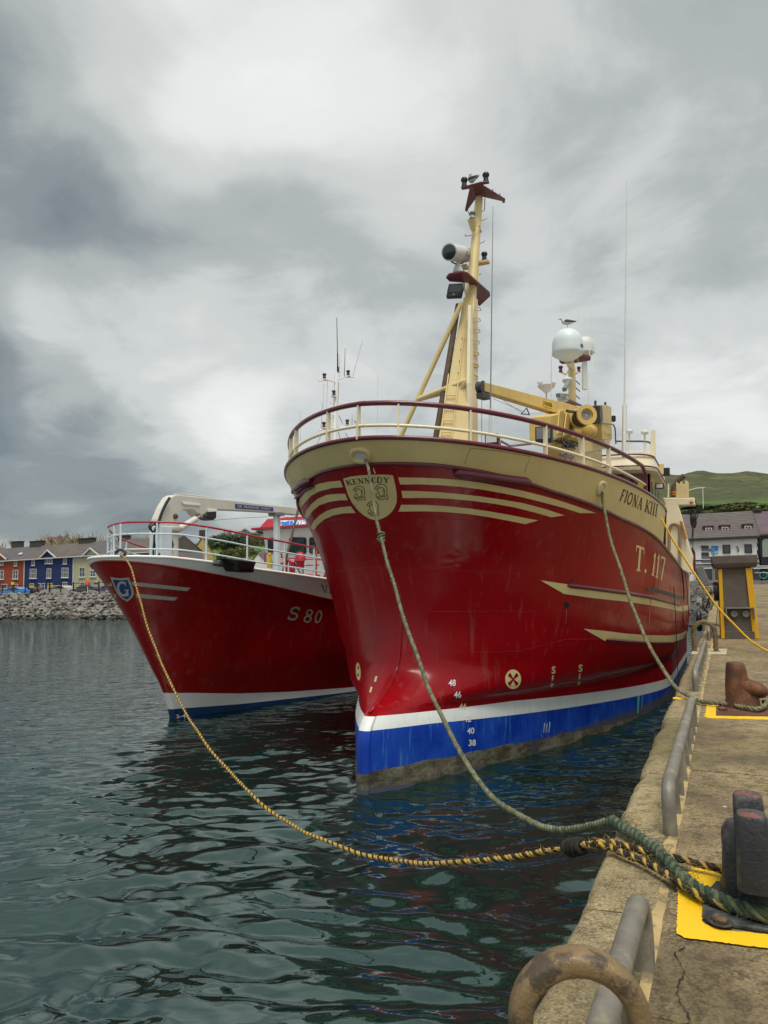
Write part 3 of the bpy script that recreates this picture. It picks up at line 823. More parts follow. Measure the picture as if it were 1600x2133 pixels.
# hand rail round the bow
ts_rail = [t for t in ts_bow if t < 5.3]
OFF = -.09
rail = smooth_path(H1.rloop(z_top, .56, ts_rail, OFF), 2)
rail = [H1.R(5.36, z_top, -.02, -1, OFF), H1.R(5.36, z_top, .45, -1, OFF)] + rail + [H1.R(5.36, z_top, .45, 1, OFF), H1.R(5.36, z_top, -.02, 1, OFF)]
mb = MB(); mb.tube(rail, .042, 10); o_rail = mb.build('hand_rail', M_MAROON, trawler, smooth=60)
mb = MB(); mb.tube(H1.rloop(z_top, .2, ts_rail + [5.36], OFF), .026, 8); mb.build('middle_rail', M_CREAM2, trawler, smooth=60)
fine = []
for k in range(-400, 401):
    t = 5.2 * (abs(k) / 400) ** 2; sd = 1 if k >= 0 else -1
    fine.append((t, sd, project(H1.R(t, z_top, .3, sd, OFF))[0]))
def rail_at(px):
    return min([f for f in fine if not (f[1] < 0 and f[0] > 1.2)], key=lambda f: abs(f[2] - px))
posts = [rail_at(x)[:2] for x in (598, 617, 684, 747, 830, 978, 1136, 1213, 1268)] + [(2.2, -1), (3.2, -1), (4.3, -1)]
for t, sd in posts:
    p0, p1 = H1.R(t, z_top, -.02, sd, OFF), H1.R(t, z_top, .54, sd, OFF)
    tg = H1.R(t + .05, z_top, 0, sd) - H1.R(t, z_top, 0, sd); tg = (tg - B1.u * tg.dot(B1.u)).normalized(); nr = tg.cross(B1.u).normalized()
    a, b = nr * .045, tg * .012
    mb = MB(); mb.hexa([p0 - a - b, p0 + a - b, p0 + a + b, p0 - a + b], [p1 - a * .8 - b, p1 + a * .8 - b, p1 + a * .8 + b, p1 - a * .8 + b]); mb.build('post', M_CREAM2, o_rail)

# weld seams round the plating
SEAMS = [[(672, 1090), (700, 1083), (735, 1079)], [(862, 1079), (900, 1080), (985, 1083)], [(1115, 1090), (1200, 1098)],
         [(690, 1196), (720, 1187), (760, 1183), (800, 1183), (900, 1187), (1000, 1191), (1100, 1197), (1125, 1200)],
         [(1255, 1207), (1300, 1213), (1340, 1220)],
         [(770, 1272), (850, 1274), (950, 1274), (1050, 1275), (1118, 1275)],
         [(835, 1360), (900, 1361), (1000, 1360), (1080, 1357), (1180, 1332), (1255, 1331)],
         [(838, 1415), (868, 1430), (868, 1430), (852, 1468)], [(885, 1405), (868, 1432), (850, 1470)], [(850, 1476), (900, 1473), (990, 1466), (1060, 1458)]]
for pl in SEAMS:
    pts = []
    for (x0, y0), (x1, y1) in zip(pl, pl[1:]):
        n = max(2, int(abs(x1 - x0) + abs(y1 - y0)) // 10)
        pts += [hit(BV1, x0 + (x1 - x0) * k / n, y0 + (y1 - y0) * k / n, -.0015) for k in range(n)]
    pts.append(hit(BV1, *pl[-1], -.0015)); pts = [p for p in pts if p is not None]
    if len(pts) > 2: mb = MB(); mb.tube(pts, .006, 5, caps=False); mb.build('weld_seam', M_RED, o_hull, smooth=180, fix=False)
# stem bar on the bulb knee
pts = [B1(float(H1.stem(z)) - .012, 0, z) for z in np.linspace(1.2, 3.1, 24)]
mb = MB(); mb.tube(pts, [.028] * 20 + [.022, .016, .01, .004], 8); mb.build('stem_bar', M_RED, o_hull, smooth=180)

# ---------------------------------------------------------------- painted stripes, shield and lettering
def zpx(ox, oy, sc, pts): return [(ox + x / sc, oy + y / sc) for x, y in pts]
S1 = 3.478
STR = [
 zpx(800, 960, S1, [(103, 119), (250, 121), (400, 126), (550, 137), (700, 157), (850, 184), (1000, 215), (1150, 252), (1280, 290), (1400, 330), (1537, 378), (1420, 378), (1300, 340), (1150, 300), (1000, 262), (850, 232), (700, 205), (550, 186), (400, 175), (250, 169), (117, 170)]),
 zpx(800, 960, S1, [(127, 216), (250, 218), (400, 226), (550, 240), (700, 257), (850, 279), (1000, 304), (1150, 343), (1307, 394), (1213, 408), (1100, 376), (950, 337), (800, 310), (650, 290), (500, 275), (350, 267), (135, 268)]),
 zpx(800, 960, S1, [(125, 317), (300, 318), (450, 327), (600, 342), (750, 363), (900, 389), (1000, 409), (1117, 431), (1023, 457), (900, 433), (750, 405), (600, 383), (450, 370), (300, 364), (105, 367)]),
]
S2 = 5.333
STL = [
 zpx(560, 820, S2, [(825, 1037), (700, 1048), (560, 1085), (470, 1135), (410, 1200), (360, 1262), (330, 1240), (345, 1180), (400, 1105), (470, 1040), (560, 998), (680, 975), (795, 965)]),
 zpx(560, 820, S2, [(878, 1182), (780, 1184), (660, 1205), (560, 1240), (490, 1300), (430, 1385), (400, 1360), (415, 1310), (470, 1230), (540, 1170), (640, 1125), (740, 1112), (850, 1110)]),
 zpx(560, 820, S2, [(967, 1325), (840, 1327), (720, 1350), (620, 1395), (550, 1455), (500, 1515), (467, 1490), (500, 1415), (560, 1355), (640, 1303), (720, 1275), (800, 1260), (912, 1250)]),
]
for k, pl in enumerate(STR): decal('cream_stripe', [pl], BV1, M_STRIPE, trawler, .004)
for k, pl in enumerate(STL): decal('cream_stripe', [pl], BV1, M_STRIPE, trawler, .004, cell=7)
shield = zpx(700, 920, 10, [(150, 770), (300, 725), (500, 698), (800, 683), (1000, 682), (1185, 697), (1230, 870), (1262, 1040), (1270, 1150), (1262, 1270), (1225, 1370), (1170, 1450), (1090, 1530), (1000, 1585), (900, 1622), (800, 1630), (700, 1602), (600, 1545), (500, 1465), (400, 1360), (320, 1240), (255, 1110), (205, 950)])
o_sh = decal('shield_emblem', [shield], BV1, M_STRIPE, trawler, .005, cell=8)
tag(o_sh, 'cream shield with three line-drawn helmets at the bow')
def stroke_px(pl, th):
    return stroke_poly(pl, th)
def bent(text, path_top, path_bot):
    out = []; n = len(text); W = sum(GLYPH[c][0] + .06 for c in text); x0 = 0
    for ch in text:
        u0, u1 = x0 / W, (x0 + GLYPH[ch][0]) / W
        def on(path, u):
            k = u * (len(path) - 1); i = min(int(k), len(path) - 2); return Vector(path[i]).lerp(Vector(path[i + 1]), k - i)
        out += lettering(ch, [on(path_top, u0), on(path_top, u1), on(path_bot, u1), on(path_bot, u0)]); x0 += GLYPH[ch][0] + .06
    return out
decal('shield_lettering', bent('KENNEDY', zpx(700, 920, 10, [(190, 800), (420, 765), (650, 745), (880, 733), (1130, 735)]), zpx(700, 920, 10, [(240, 915), (450, 878), (660, 860), (880, 852), (1120, 855)])), BV1, M_INK, o_sh, .008, step=.00002)
HELM = [[(360, 1000), (400, 950), (450, 925), (510, 918), (560, 940), (592, 985), (600, 1050), (592, 1120)], [(360, 1000), (385, 1015), (430, 1010), (515, 985), (400, 970)], [(410, 1020), (435, 1090), (450, 1130), (480, 1150), (560, 1135)],
        [(530, 985), (548, 1040), (552, 1110)], [(405, 1090), (385, 1120), (390, 1165), (430, 1195), (470, 1170), (560, 1160), (595, 1125), (615, 1165), (610, 1210), (590, 1222)], [(440, 1215), (520, 1210), (590, 1190)], [(405, 1150), (430, 1165), (440, 1200)]]
for dx, dy, s in ((0, 0, 1.0), (448, -40, 1.08), (285, 318, 1.0)):
    HP = []
    for pl in HELM:
        q = [(360 + dx + (x - 360) * s, 918 + dy + (y - 918) * s) for x, y in pl]
        HP += stroke_px(zpx(700, 920, 10, q), 1.25)
    for i in range(4): HP.append(zpx(700, 920, 10, [(360 + dx + (x - 360) * s, 918 + dy + (y - 918) * s) for x, y in ((518, 1005 + i * 33), (534, 1005 + i * 33), (536, 1022 + i * 33), (522, 1022 + i * 33))]))
    decal('helmet_drawing', HP, BV1, M_INK, o_sh, .008, step=.00002, cell=30)

# bow name, registration
letters('name_letter', 'FIONA KIII', [(1297, 1018), (1371, 1051), (1368, 1077), (1289, 1042)], BV1, M_INK, trawler, .006, .02)
letters('registration_letter', 'T.', [(1324, 1134), (1353, 1146), (1348, 1195), (1320, 1187)], BV1, M_STRIPE, trawler, .006)
letters('registration_letter', '117', [(1361, 1150), (1386, 1162), (1382, 1211), (1355, 1197)], BV1, M_STRIPE, trawler, .006)
# the two long flashes along the port side with half-round mouldings
SA = 4.444
decal('cream_flash', [zpx(1100, 1190, SA, [(115, 83), (350, 118), (600, 150), (900, 198), (1150, 245), (1300, 285), (1420, 318), (1480, 315), (1540, 290), (1540, 325), (1480, 358), (1420, 372), (1300, 345), (1100, 308), (900, 280), (600, 247), (330, 208)])], BV1, M_STRIPE, trawler, .005, cell=4.5)
decal('cream_flash', [zpx(1100, 1190, SA, [(512, 531), (700, 550), (900, 575), (1100, 590), (1300, 595), (1400, 580), (1480, 545), (1535, 500), (1540, 525), (1490, 580), (1420, 630), (1340, 655), (1200, 657), (1000, 648), (730, 622), (712, 645)])], BV1, M_STRIPE, trawler, .005, cell=4.5)
def moulding(name, pl, r, mat, parent, off=0.0):
    pts = []
    for (x0, y0), (x1, y1) in zip(pl, pl[1:]):
        n = max(2, int(math.hypot(x1 - x0, y1 - y0) / 8))
        pts += [hit(BV1, x0 + (x1 - x0) * k / n, y0 + (y1 - y0) * k / n, off) for k in range(n)]
    pts.append(hit(BV1, *pl[-1], off)); pts = [p for p in pts if p is not None]
    mb = MB(); mb.tube(pts, [r * .4] + [r] * (len(pts) - 2) + [r * .4], 8); return mb.build(name, mat, parent, smooth=70)
moulding('side_moulding', zpx(1100, 1190, SA, [(360, 130), (600, 158), (900, 198), (1150, 243), (1300, 283), (1420, 317)]), .045, M_MAROON, trawler)
moulding('side_moulding', zpx(1100, 1190, SA, [(720, 632), (1000, 655), (1200, 663), (1340, 660)]), .04, M_MAROON, trawler)
moulding('bow_fender_bar', zpx(800, 960, S1, [(505, 78), (560, 84), (750, 110), (900, 133), (1055, 154)]), .085, M_MAROON, trawler, .04)
moulding('bow_fender_bar', [(650, 999), (632, 1006), (618, 1019), (609, 1030)], .08, M_MAROON, trawler, .04)
moulding('bow_fender_bar', [(656, 1012), (640, 1018), (626, 1028), (615, 1038)], .03, M_MAROON, trawler, .02)
# freeing slot and outlets
decal('freeing_slot', [zpx(1100, 1190, SA, [(1100, 150), (1180, 158), (1280, 185), (1400, 225), (1470, 232), (1470, 250), (1400, 262), (1300, 228), (1200, 200), (1100, 190)])], BV1, M_DGREY, trawler, .006, cell=3)
for px_, py_, w_, h_ in ((1190, 1210, 3, 3), (1180, 1260, 5.5, 6.5)):
    decal('overboard_outlet', [[(px_ + w_ * math.cos(a), py_ + h_ * math.sin(a)) for a in np.linspace(0, 6.283, 15)[:-1]]], BV1, M_BLACK, trawler, .004)
# draught marks and thruster sign
SB = 4.706
for txt, cx, cy in (('48', 195, 297), ('46', 248, 412), ('44', 297, 528), ('42', 345, 648), ('40', 376, 765), ('38', 391, 883), ('36', 390, 998)):
    w, h = (36, 30)
    mat = M_WHITE if txt not in ('36',) else M_GREY
    if txt == '44': mat = M_STRIPE
    text_decal('draught_mark', txt, zpx(900, 1360, SB, [(cx - w + 5, cy - h - 3), (cx + w, cy - h - 6), (cx + w, cy + h - 3), (cx - w, cy + h)]), BV1, mat, trawler, .007)
ring = [(68 * math.cos(a), 84 * math.sin(a)) for a in np.linspace(0, 6.283, 33)[:-1]]
o_thr = decal('thruster_sign', [zpx(900, 1360, SB, [(793 + x * 1.14, 258 + y * 1.14) for x, y in ring])], BV1, M_STRIPE, trawler, .005, cell=6)
BL = []
for a0 in (45, 135, 225, 315):
    BL.append(zpx(900, 1360, SB, [(793 + 66 * r * math.cos(math.radians(a0 + d)), 258 + 80 * r * math.sin(math.radians(a0 + d))) for r, d in ((.12, -40), (.9, -17), (.93, 0), (.9, 17), (.12, 40))]))
BL.append(zpx(900, 1360, SB, [(793 + 9 * math.cos(a), 258 + 11 * math.sin(a)) for a in np.linspace(0, 6.283, 11)[:-1]]))
decal('thruster_blades', BL, BV1, M_RED, o_thr, .009, cell=6)
for dx, dy in ((0, 0), (264, -18)):
    text_decal('thruster_letter', 'S', zpx(900, 1360, SB, [(1172 + dx, 130 + dy), (1211 + dx, 130 + dy), (1207 + dx, 204 + dy), (1168 + dx, 204 + dy)]), BV1, M_STRIPE, trawler, .006, .03)
    decal('thruster_arrow', [zpx(900, 1360, SB, [(1174 + dx, 220 + dy), (1193 + dx, 218 + dy), (1185 + dx, 305 + dy), (1196 + dx, 303 + dy), (1170 + dx, 341 + dy), (1154 + dx, 308 + dy), (1165 + dx, 306 + dy)])], BV1, M_STRIPE, trawler, .006)
SC = 6.88
o_thr2 = decal('thruster_sign', [zpx(700, 1360, SC, [(322 + 34 * math.cos(a) + 8 * math.sin(a), 268 + 128 * math.sin(a)) for a in np.linspace(0, 6.283, 25)[:-1]])], BV1, M_STRIPE, trawler, .005, cell=4)
decal('thruster_blades', [zpx(700, 1360, SC, [(312, 200), (338, 195), (328, 250)]), zpx(700, 1360, SC, [(310, 335), (336, 330), (325, 285)])], BV1, M_INK, o_thr2, .009, cell=4)
for q in ([(568, 335), (598, 335), (575, 420), (545, 410)], [(500, 487), (527, 490), (505, 570), (477, 565)]):
    decal('draught_mark', [zpx(700, 1360, SC, q)], BV1, M_STRIPE, trawler, .005, cell=5)
decal('bulwark_door_joint', stroke_px(zpx(560, 820, 2.667, [(1088, 388), (1120, 302), (1280, 320), (1452, 348), (1420, 440)]), 1.0), BV1, M_BROWN, trawler, .002, step=.0001)

# hawse holes: an oval ring of steel, pale lining behind it
def hawse(ctr, rx, ry, tilt, ring_r, parent):
    pts = []
    for a in np.linspace(0, 6.2832, 33)[:-1]:
        x, y = rx * math.copysign(abs(math.cos(a)) ** .8, math.cos(a)), ry * math.copysign(abs(math.sin(a)) ** .8, math.sin(a))
        ca, sa = math.cos(tilt), math.sin(tilt)
        pts.append(hit(BV1, ctr[0] + x * ca - y * sa, ctr[1] + x * sa + y * ca, .01))
    mb = MB(); mb.tube(pts, ring_r, 10, closed=True); o = mb.build('hawse_ring', M_CREAM, parent, smooth=180)
    c = sum(pts, Vector()) / len(pts)
    inner = [p + (c - p) * .12 for p in pts]; n = (pts[8] - pts[0]).cross(pts[16] - pts[0]).normalized()
    if n.dot(CAM - c) > 0: n = -n
    mb = MB(); mb.add([c - n * .012] + [p - n * .012 for p in inner], [(0, 1 + i, 1 + (i + 1) % 32) for i in range(32)]); mb.build('hawse_opening', M_ANT, o)
    return c
HAWSE = hawse((751, 948), 17.5, 12.5, .12, .045, trawler)
mbp = [hit(BV1, 744 + dx, 946 + dy, .016) for dx, dy in ((0, 0), (16, -2), (22, 6), (2, 9))]
mb = MB(); mb.add(mbp, [(0, 1, 2, 3)]); mb.build('hawse_roller', M_GREY, trawler)
HAWSE2 = hawse((1252, 1017), 6, 12.5, .25, .036, trawler)

# streaks below the freeing slot and on the boot top
M_PINK = pm('faded_red_streak', (.42, .10, .12), .5, .2, 6); M_TURQ = pm('turquoise_run', (.10, .38, .45), .5, .2, 6)
for x, y0, y1, w, m in ((1356, 1238, 1262, 1.6, M_PINK), (1353, 1270, 1310, 1.3, M_PINK), (1351, 1335, 1352, 1.2, M_PINK), (1330, 1449, 1487, 2.6, M_TURQ), (1338, 1447, 1478, 1.2, M_TURQ), (1134, 1506, 1526, .7, M_WHITE), (1139, 1507, 1527, .6, M_WHITE), (1145, 1504, 1525, .8, M_WHITE), (1180, 1268, 1300, .8, M_PINK)):
    decal('paint_run', [[(x - w, y0), (x + w, y0), (x + w * .6 - 2, y1), (x - w * .5 - 2, y1)]], BV1, m, trawler, .005, cell=6)
# ---------------------------------------------------------------- fore mast
def C3(x, y, w=0.0): return B1.pw(820 + x / 3.553, 340 + y / 3.553, w)       # from the enlarged view of the mast
def C7(x, y, w=0.0): return B1.pw(900 + x / 6.88, 350 + y / 6.88, w)
def bx(a, b, half_s, half_w):
    """four-sided taper between two points, given half sizes at both ends"""
    q = []
    for p, hs, hw in ((a, half_s[0], half_w[0]), (b, half_s[1], half_w[1])):
        q.append([p + B1.a * (sx * hs) + B1.c * (sy * hw) for sx, sy in ((-1, -1), (1, -1), (1, 1), (-1, 1))])
    return q
def down(p, z):        # same place lowered to deck height z in the boat's frame
    l = B1.loc(p); return B1(l.x, l.y, z)
ZD = 4.95
m_bot, m_mid, m_top = C3(478, 2060), C3(572, 1000), C3(632, 262)
ax = (m_mid - m_bot) / (B1.loc(m_mid).z - B1.loc(m_bot).z)
m_foot = m_bot + ax * (ZD - B1.loc(m_bot).z)
mb = MB(); q = bx(m_foot, m_mid, (.44, .14), (.42, .13)); mb.hexa(q[0], q[1]); o_mast = mb.build('fore_mast', M_CREAM, trawler, bevel=.015)
mb = MB(); mb.tube([m_mid - ax * .3, m_mid, m_top], [.135, .13, .095], 12); mb.build('upper_mast', M_CREAM, o_mast, smooth=50)
# the flange that runs up the port side of the box
fl = [C3(575, 2060, .3), C3(560, 1640, .26), C3(570, 1060, .13)]
fl[0] = fl[0] + (fl[0] - fl[1]) * 1.2
mb = MB()
for a, b in zip(fl, fl[1:]): q = bx(a, b, (.10, .10), (.035, .035)); mb.hexa(*q)
mb.build('mast_flange', M_CREAM2, o_mast, bevel=.008)
# tubular legs and cross braces
leg_t, leg_b = C3(505, 1030, -.05), C3(48, 2030, -1.5); leg_b = leg_b + (leg_b - leg_t) * .28
mb = MB(); mb.tube([leg_t, leg_b], .058, 10); mb.build('mast_leg', M_CREAM, o_mast, smooth=60)
lp = leg_t.lerp(leg_b, .56)
mb = MB(); mb.tube([lp, C3(560, 1602, .25)], .062, 10); mb.build('cross_brace', M_CREAM, o_mast, smooth=60)
mb = MB(); mb.tube([lp, C3(410, 1690, -.3)], .055, 10); mb.build('cross_brace', M_CREAM, o_mast, smooth=60)
mb = MB(); mb.tube([C3(552, 1605, .25), C3(500, 1672, .05)], .05, 10); mb.build('cross_brace', M_CREAM, o_mast, smooth=60)
bp0, bp1 = C3(315, 2045, -.5), C3(478, 1045, -.2); mb = MB(); mb.tube([bp0 + (bp0 - bp1) * .25, bp1], [.085, .06], 10); mb.build('stowed_derrick', M_BROWN, o_mast, smooth=60)
# ladder on the forward side
BVM = bvh_of(o_mast)
def lad(y):
    r_ = []
    for x in (445 - (y - 1290) * .125, 523 - (y - 1290) * .118):
        p = hit(BVM, 820 + x / 3.553, 340 + y / 3.553, .05); r_.append(p if p is not None else C3(x, y, -.4))
    return r_
for k in (0, 1):
    mb = MB(); mb.tube([lad(1285)[k], lad(1700)[k], lad(2040)[k]], .014, 6); o_l = mb.build('ladder_rail', M_CREAM, o_mast, smooth=60)
for y in (1300, 1385, 1470, 1555, 1640, 1727, 1815, 1910, 2000):
    a, b = lad(y); mb = MB(); mb.tube([a, b], .012, 6); mb.build('ladder_rung', M_CREAM, o_mast, smooth=60)
for i, y in enumerate((1060, 1140, 1220, 1305, 1390, 1478, 1565)):      # loop steps on the port side
    w = 46 - i * 4; a = C3(590, y, .15)
    mb = MB(); mb.tube([C3(596, y, .25), C3(602 + w * .75, y + 8, .25), C3(602 + w, y + 26, .25), C3(602 + w * .9, y + 32, .25), C3(598, y + 26, .25)], .012, 6); mb.build('climbing_step', M_CREAM, o_mast, smooth=60)
for x0, y0, x1, y1, x2, y2 in ((600, 368, 560, 372, 550, 360), (640, 428, 682, 415, 690, 405), (578, 533, 535, 540, 528, 528), (620, 598, 664, 585, 673, 574), (598, 836, 640, 825, 647, 815)):
    mb = MB(); mb.tube([C3(x0, y0), C3(x1, y1), C3(x2, y2)], .010, 6); mb.build('climbing_step', M_GREY, o_mast, smooth=60)
for pl in ([(676, 258), (672, 352), (658, 356)], [(628, 455), (652, 512)], [(632, 770), (622, 880)]):
    mb = MB(); mb.tube([C3(x, y, .12) for x, y in pl], .013, 6); mb.build('cable_pipe', M_CREAM, o_mast, smooth=60)

def plate(name, px_pts, z, th, mat, parent, bevel=.01):
    pts = [B1.pz(x, y, z) for x, y in px_pts]; mb = MB(); mb.prism(pts, B1.u * th); return mb.build(name, mat, parent, bevel=bevel)
zP = B1.loc(C7(560, 1690)).z
plate('mast_platform', [(900 + x / 6.88, 350 + y / 6.88) for x, y in ((200, 1580), (240, 1535), (450, 1500), (520, 1525), (830, 1800), (835, 1840), (680, 1985), (610, 1920), (520, 1650), (250, 1630))], zP, .05, M_MAROON, o_mast)
mb = MB(); mb.tube([C7(450, 1640, -.1), C7(540, 2080, -.05)], .02, 6); mb.build('platform_strut', M_CREAM, o_mast)
zT = B1.loc(C7(680, 420)).z
plate('masthead_plate', [(900 + x / 6.88, 350 + y / 6.88) for x, y in ((415, 285), (430, 318), (538, 300), (473, 600), (480, 628), (515, 620), (520, 590), (640, 425), (735, 418), (1005, 478), (1010, 505), (1045, 500), (1050, 455), (740, 262), (738, 240), (822, 228), (815, 200), (700, 212), (520, 262))], zT, .035, M_MAROON, o_mast, bevel=.006)
def lantern(p, h, r, mat, parent, up=None):
    up = up or B1.u; mb = MB()
    mb.lathe(p, up, [(r * .8, 0), (r * .85, h * .12), (r * .72, h * .3), (r * .66, h * .55), (r * .95, h * .68), (r, h * .82), (r * .8, h * .97), (r * .3, h)], 14)
    return mb.build('signal_lantern', mat, parent, smooth=50)
lantern(B1.pz(900 + 462 / 6.88, 350 + 283 / 6.88, zT + .03), .25, .085, M_BLACK, o_mast)
lantern(B1.pz(900 + 772 / 6.88, 350 + 212 / 6.88, zT + .03), .25, .085, M_BLACK, o_mast)
for x, y in ((870, 330), (973, 390)): mb = MB(); mb.lathe(B1.pz(900 + x / 6.88, 350 + y / 6.88, zT + .03), B1.u, [(.012, 0), (.012, .04), (.006, .05)], 8); mb.build('plate_bolt', M_DGREY, o_mast)
# steaming light on its bracket
p = C7(595, 780, 0) - B1.a * .1
mb = MB(); mb.hexa(*bx(p - B1.u * .22 + B1.a * .08, p, (.04, .1), (.05, .09))); mb.build('lamp_bracket', M_CREAM, o_mast, bevel=.008)
mb = MB(); mb.lathe(p, B1.u, [(.07, 0), (.07, .05), (.05, .055), (.05, .14), (.075, .145), (.075, .18), (.05, .21)], 14); mb.build('steaming_light', M_BLACK, o_mast, smooth=40)
mb = MB(); mb.lathe(p + B1.u * .055, B1.u, [(.053, 0), (.053, .085)], 14); mb.build('light_lens', M_ANT, o_mast, smooth=40)
p = C7(710, 1360, .1); mb = MB(); mb.box(p + B1.c * .02, (.16, .34, .07), B1.M); mb.build('lamp_bracket', M_CREAM, o_mast, bevel=.01)
lantern(p + B1.c * .07 + B1.u * .035, .22, .078, M_BLACK, o_mast)
mb = MB(); mb.box(C7(470, 1420, -.25), (.16, .14, .09), B1.M); mb.build('lamp_bracket', M_CREAM, o_mast, bevel=.01)
# searchlight
c0 = C7(245, 1205, -.35); c1 = C7(490, 1225, -.25) + B1.a * .10; axs = (c1 - c0)
R_ = .195; Ls = axs.length
mb = MB(); mb.lathe(c0, axs, [(R_ * .86, .012), (R_ * .86, 0), (R_, 0), (R_, .05), (R_ * .97, .06), (R_ * .97, Ls * .62), (R_ * .93, Ls * .64), (R_ * .9, Ls * .92), (R_ * .7, Ls), (0.02, Ls + .02)], 28); o_s = mb.build('searchlight', M_ANT, trawler, smooth=40)
mb = MB(); mb.lathe(c0 - axs.normalized() * .012, axs, [(R_ * .85, .0), (R_ * .6, -.012), (.01, -.02)], 24, caps=False); mb.build('searchlight_lens', M_GLASS, o_s, smooth=60)
cc = c0.lerp(c1, .55)
pts = [cc + B1.c * .2 + B1.u * .02, cc + B1.c * .2 - B1.u * .16, cc + B1.c * .08 - B1.u * .24, cc - B1.c * .08 - B1.u * .24, cc - B1.c * .2 - B1.u * .16, cc - B1.c * .2 + B1.u * .02]
mb = MB(); mb.tube(pts, .022, 6); mb.build('searchlight_yoke', M_GREY, o_s, smooth=40)
mb = MB(); mb.lathe(C7(372, 1502, -.3), B1.u, [(.125, 0), (.12, .06), (.085, .16), (.04, .2), (.04, .26)], 18); mb.build('searchlight_base', M_ANT, o_s, smooth=50)
# flood light under the platform
f0 = C7(335, 1765, -.35)
fx = (B1.c * .98 + B1.a * .0 + B1.u * -.12).normalized(); fz = (B1.u * .95 + B1.a * .25 + B1.c * .1).normalized(); fy = fz.cross(fx).normalized(); fz = fx.cross(fy).normalized()
FM = Matrix((fx, fy, fz)).transposed()
mb = MB(); mb.box(f0, (.37, .1, .36), FM); o_f = mb.build('flood_light', M_BLACK, trawler, bevel=.012)
sg = 1 if fy.dot(CAM - f0) > 0 else -1
mb = MB(); mb.box(f0 + fy * sg * .052 + fz * .05, (.30, .006, .22), FM); mb.build('flood_light_glass', M_GLASS, o_f)
mb = MB(); mb.lathe(f0 + fy * sg * .05 - fz * .125, fy * sg, [(.03, 0), (.03, .008)], 12); mb.build('flood_light_badge', M_GREY, o_f)
mb = MB(); mb.tube([f0 + fx * .2, f0 + fx * .2 + fz * .2, f0 - fx * .2 + fz * .2, f0 - fx * .2], .012, 6); mb.build('flood_light_bracket', M_BLACK, o_f)

def whip(pxa, pya, pxb, pyb, w, r0, mat, parent=trawler, base=0.0):
    a, b = B1.pw(pxa, pya, w), B1.pw(pxb, pyb, w)
    mb = MB(); mb.tube([a, a.lerp(b, .5), b], [r0, r0 * .75, r0 * .35], 6); o = mb.build('whip_antenna', mat, parent, smooth=60)
    if base: mb = MB(); mb.tube([a - (b - a).normalized() * .1, a + (b - a).normalized() * base], r0 * 2.2, 8); mb.build('antenna_base', M_ANT, o, smooth=60)
    return o
whip(1021, 905, 1027, 430, 1.2, .014, M_GREY, base=.5)
whip(1300, 945, 1306, 376, 2.6, .03, M_ANT, base=1.6)
# small lamp and handrail on the fore deck
p = B1.pw(1026, 916, 1.3); mb = MB(); mb.box(p, (.16, .26, .2), B1.M); o_ = mb.build('deck_flood_light', M_BLACK, trawler, bevel=.01)
mb = MB(); mb.box(p - B1.a * .083 + B1.u * .01, (.006, .21, .15), B1.M); mb.build('flood_light_glass', M_ANT, o_)
hr = [B1.pw(x, y, 1.8) for x, y in ((1040, 938), (1042, 918), (1062, 929), (1110, 924), (1160, 918))]
mb = MB(); mb.tube(hr, .022, 6); mb.build('deck_hand_rail', M_MAROON, trawler, smooth=60)

# ---------------------------------------------------------------- knuckle crane
def K(x, y, w=2.0): return B1.pw(1100 + x / 7.273, 820 + y / 7.273, w)
def up_s(p, ds=0, dw=0, dz=0): return p + B1.a * ds + B1.c * dw + B1.u * dz
b_tip = B1.pw(1003, 807, .9); b_root = B1.pw(1212, 866, 2.0)
bd = (b_root - b_tip).normalized(); bs = bd.cross(B1.u).normalized(); bu = bs.cross(bd).normalized()
def beam(name, a, b, w0, h0, w1, h1, mat, parent, bevel=.012):
    q = [[p + bs * (sx * w / 2) + bu * (sz * h / 2) for sx, sz in ((-1, -1), (1, -1), (1, 1), (-1, 1))] for p, w, h in ((a, w0, h0), (b, w1, h1))]
    mb = MB(); mb.hexa(*q); return mb.build(name, mat, parent, bevel=bevel)
o_crane = beam('deck_crane', b_tip, b_root, .17, .19, .24, .34, M_YEL, trawler)
tag(o_crane, 'yellow hydraulic deck crane with a dark cable drum')
beam('boom_extension', b_tip + bu * .105 - bd * .02, b_root + bu * .19, .02, .02, .02, .02, M_BROWN, o_crane, 0)
mb = MB(); mb.lathe(b_tip - bs * .07 - bd * .02, bs, [(.06, 0), (.125, .005), (.125, .03), (.1, .05), (.1, .09), (.125, .11), (.125, .135), (.06, .14)], 20); mb.build('boom_sheave', M_DGREY, o_crane, smooth=40)
mb = MB(); mb.box(b_tip - bu * .17 + bd * .06, (.16, .3, .12), Matrix((bs, bd, bu)).transposed()); mb.build('sheave_block', M_DGREY, o_crane, bevel=.01)
mb = MB(); mb.tube([b_tip - bu * .2, down(b_tip, ZD + .2)], .006, 5); mb.build('crane_cable', M_DGREY, o_crane)
# maker's plate on the boom
pl = [K(185, 135), K(385, 190), K(378, 248), K(180, 190)]
side = bs if bs.dot(CAM - b_root) > 0 else -bs
def on_boom(p): # slide along the view onto the boom's side face
    d = (p - CAM).normalized(); pt = b_tip + side * .105; t = (pt - CAM).dot(side) / d.dot(side); 
    return CAM + d * t
pc = b_tip.lerp(b_root, .56) + side * .118; pn = bd * .24; pu = bu * .075
mb = MB(); mb.add([pc - pn - pu, pc + pn - pu, pc + pn + pu, pc - pn + pu], [(0, 1, 2, 3)]); mb.build('maker_plate', M_SIGNY, o_crane)
pc2 = pc + side * .004; pn = bd * .21; pu = bu * .05
flat_text('maker_lettering', 'PALFINGER', [pc2 - pn + pu, pc2 + pn + pu, pc2 + pn - pu, pc2 - pn - pu], M_BLACK, o_crane)
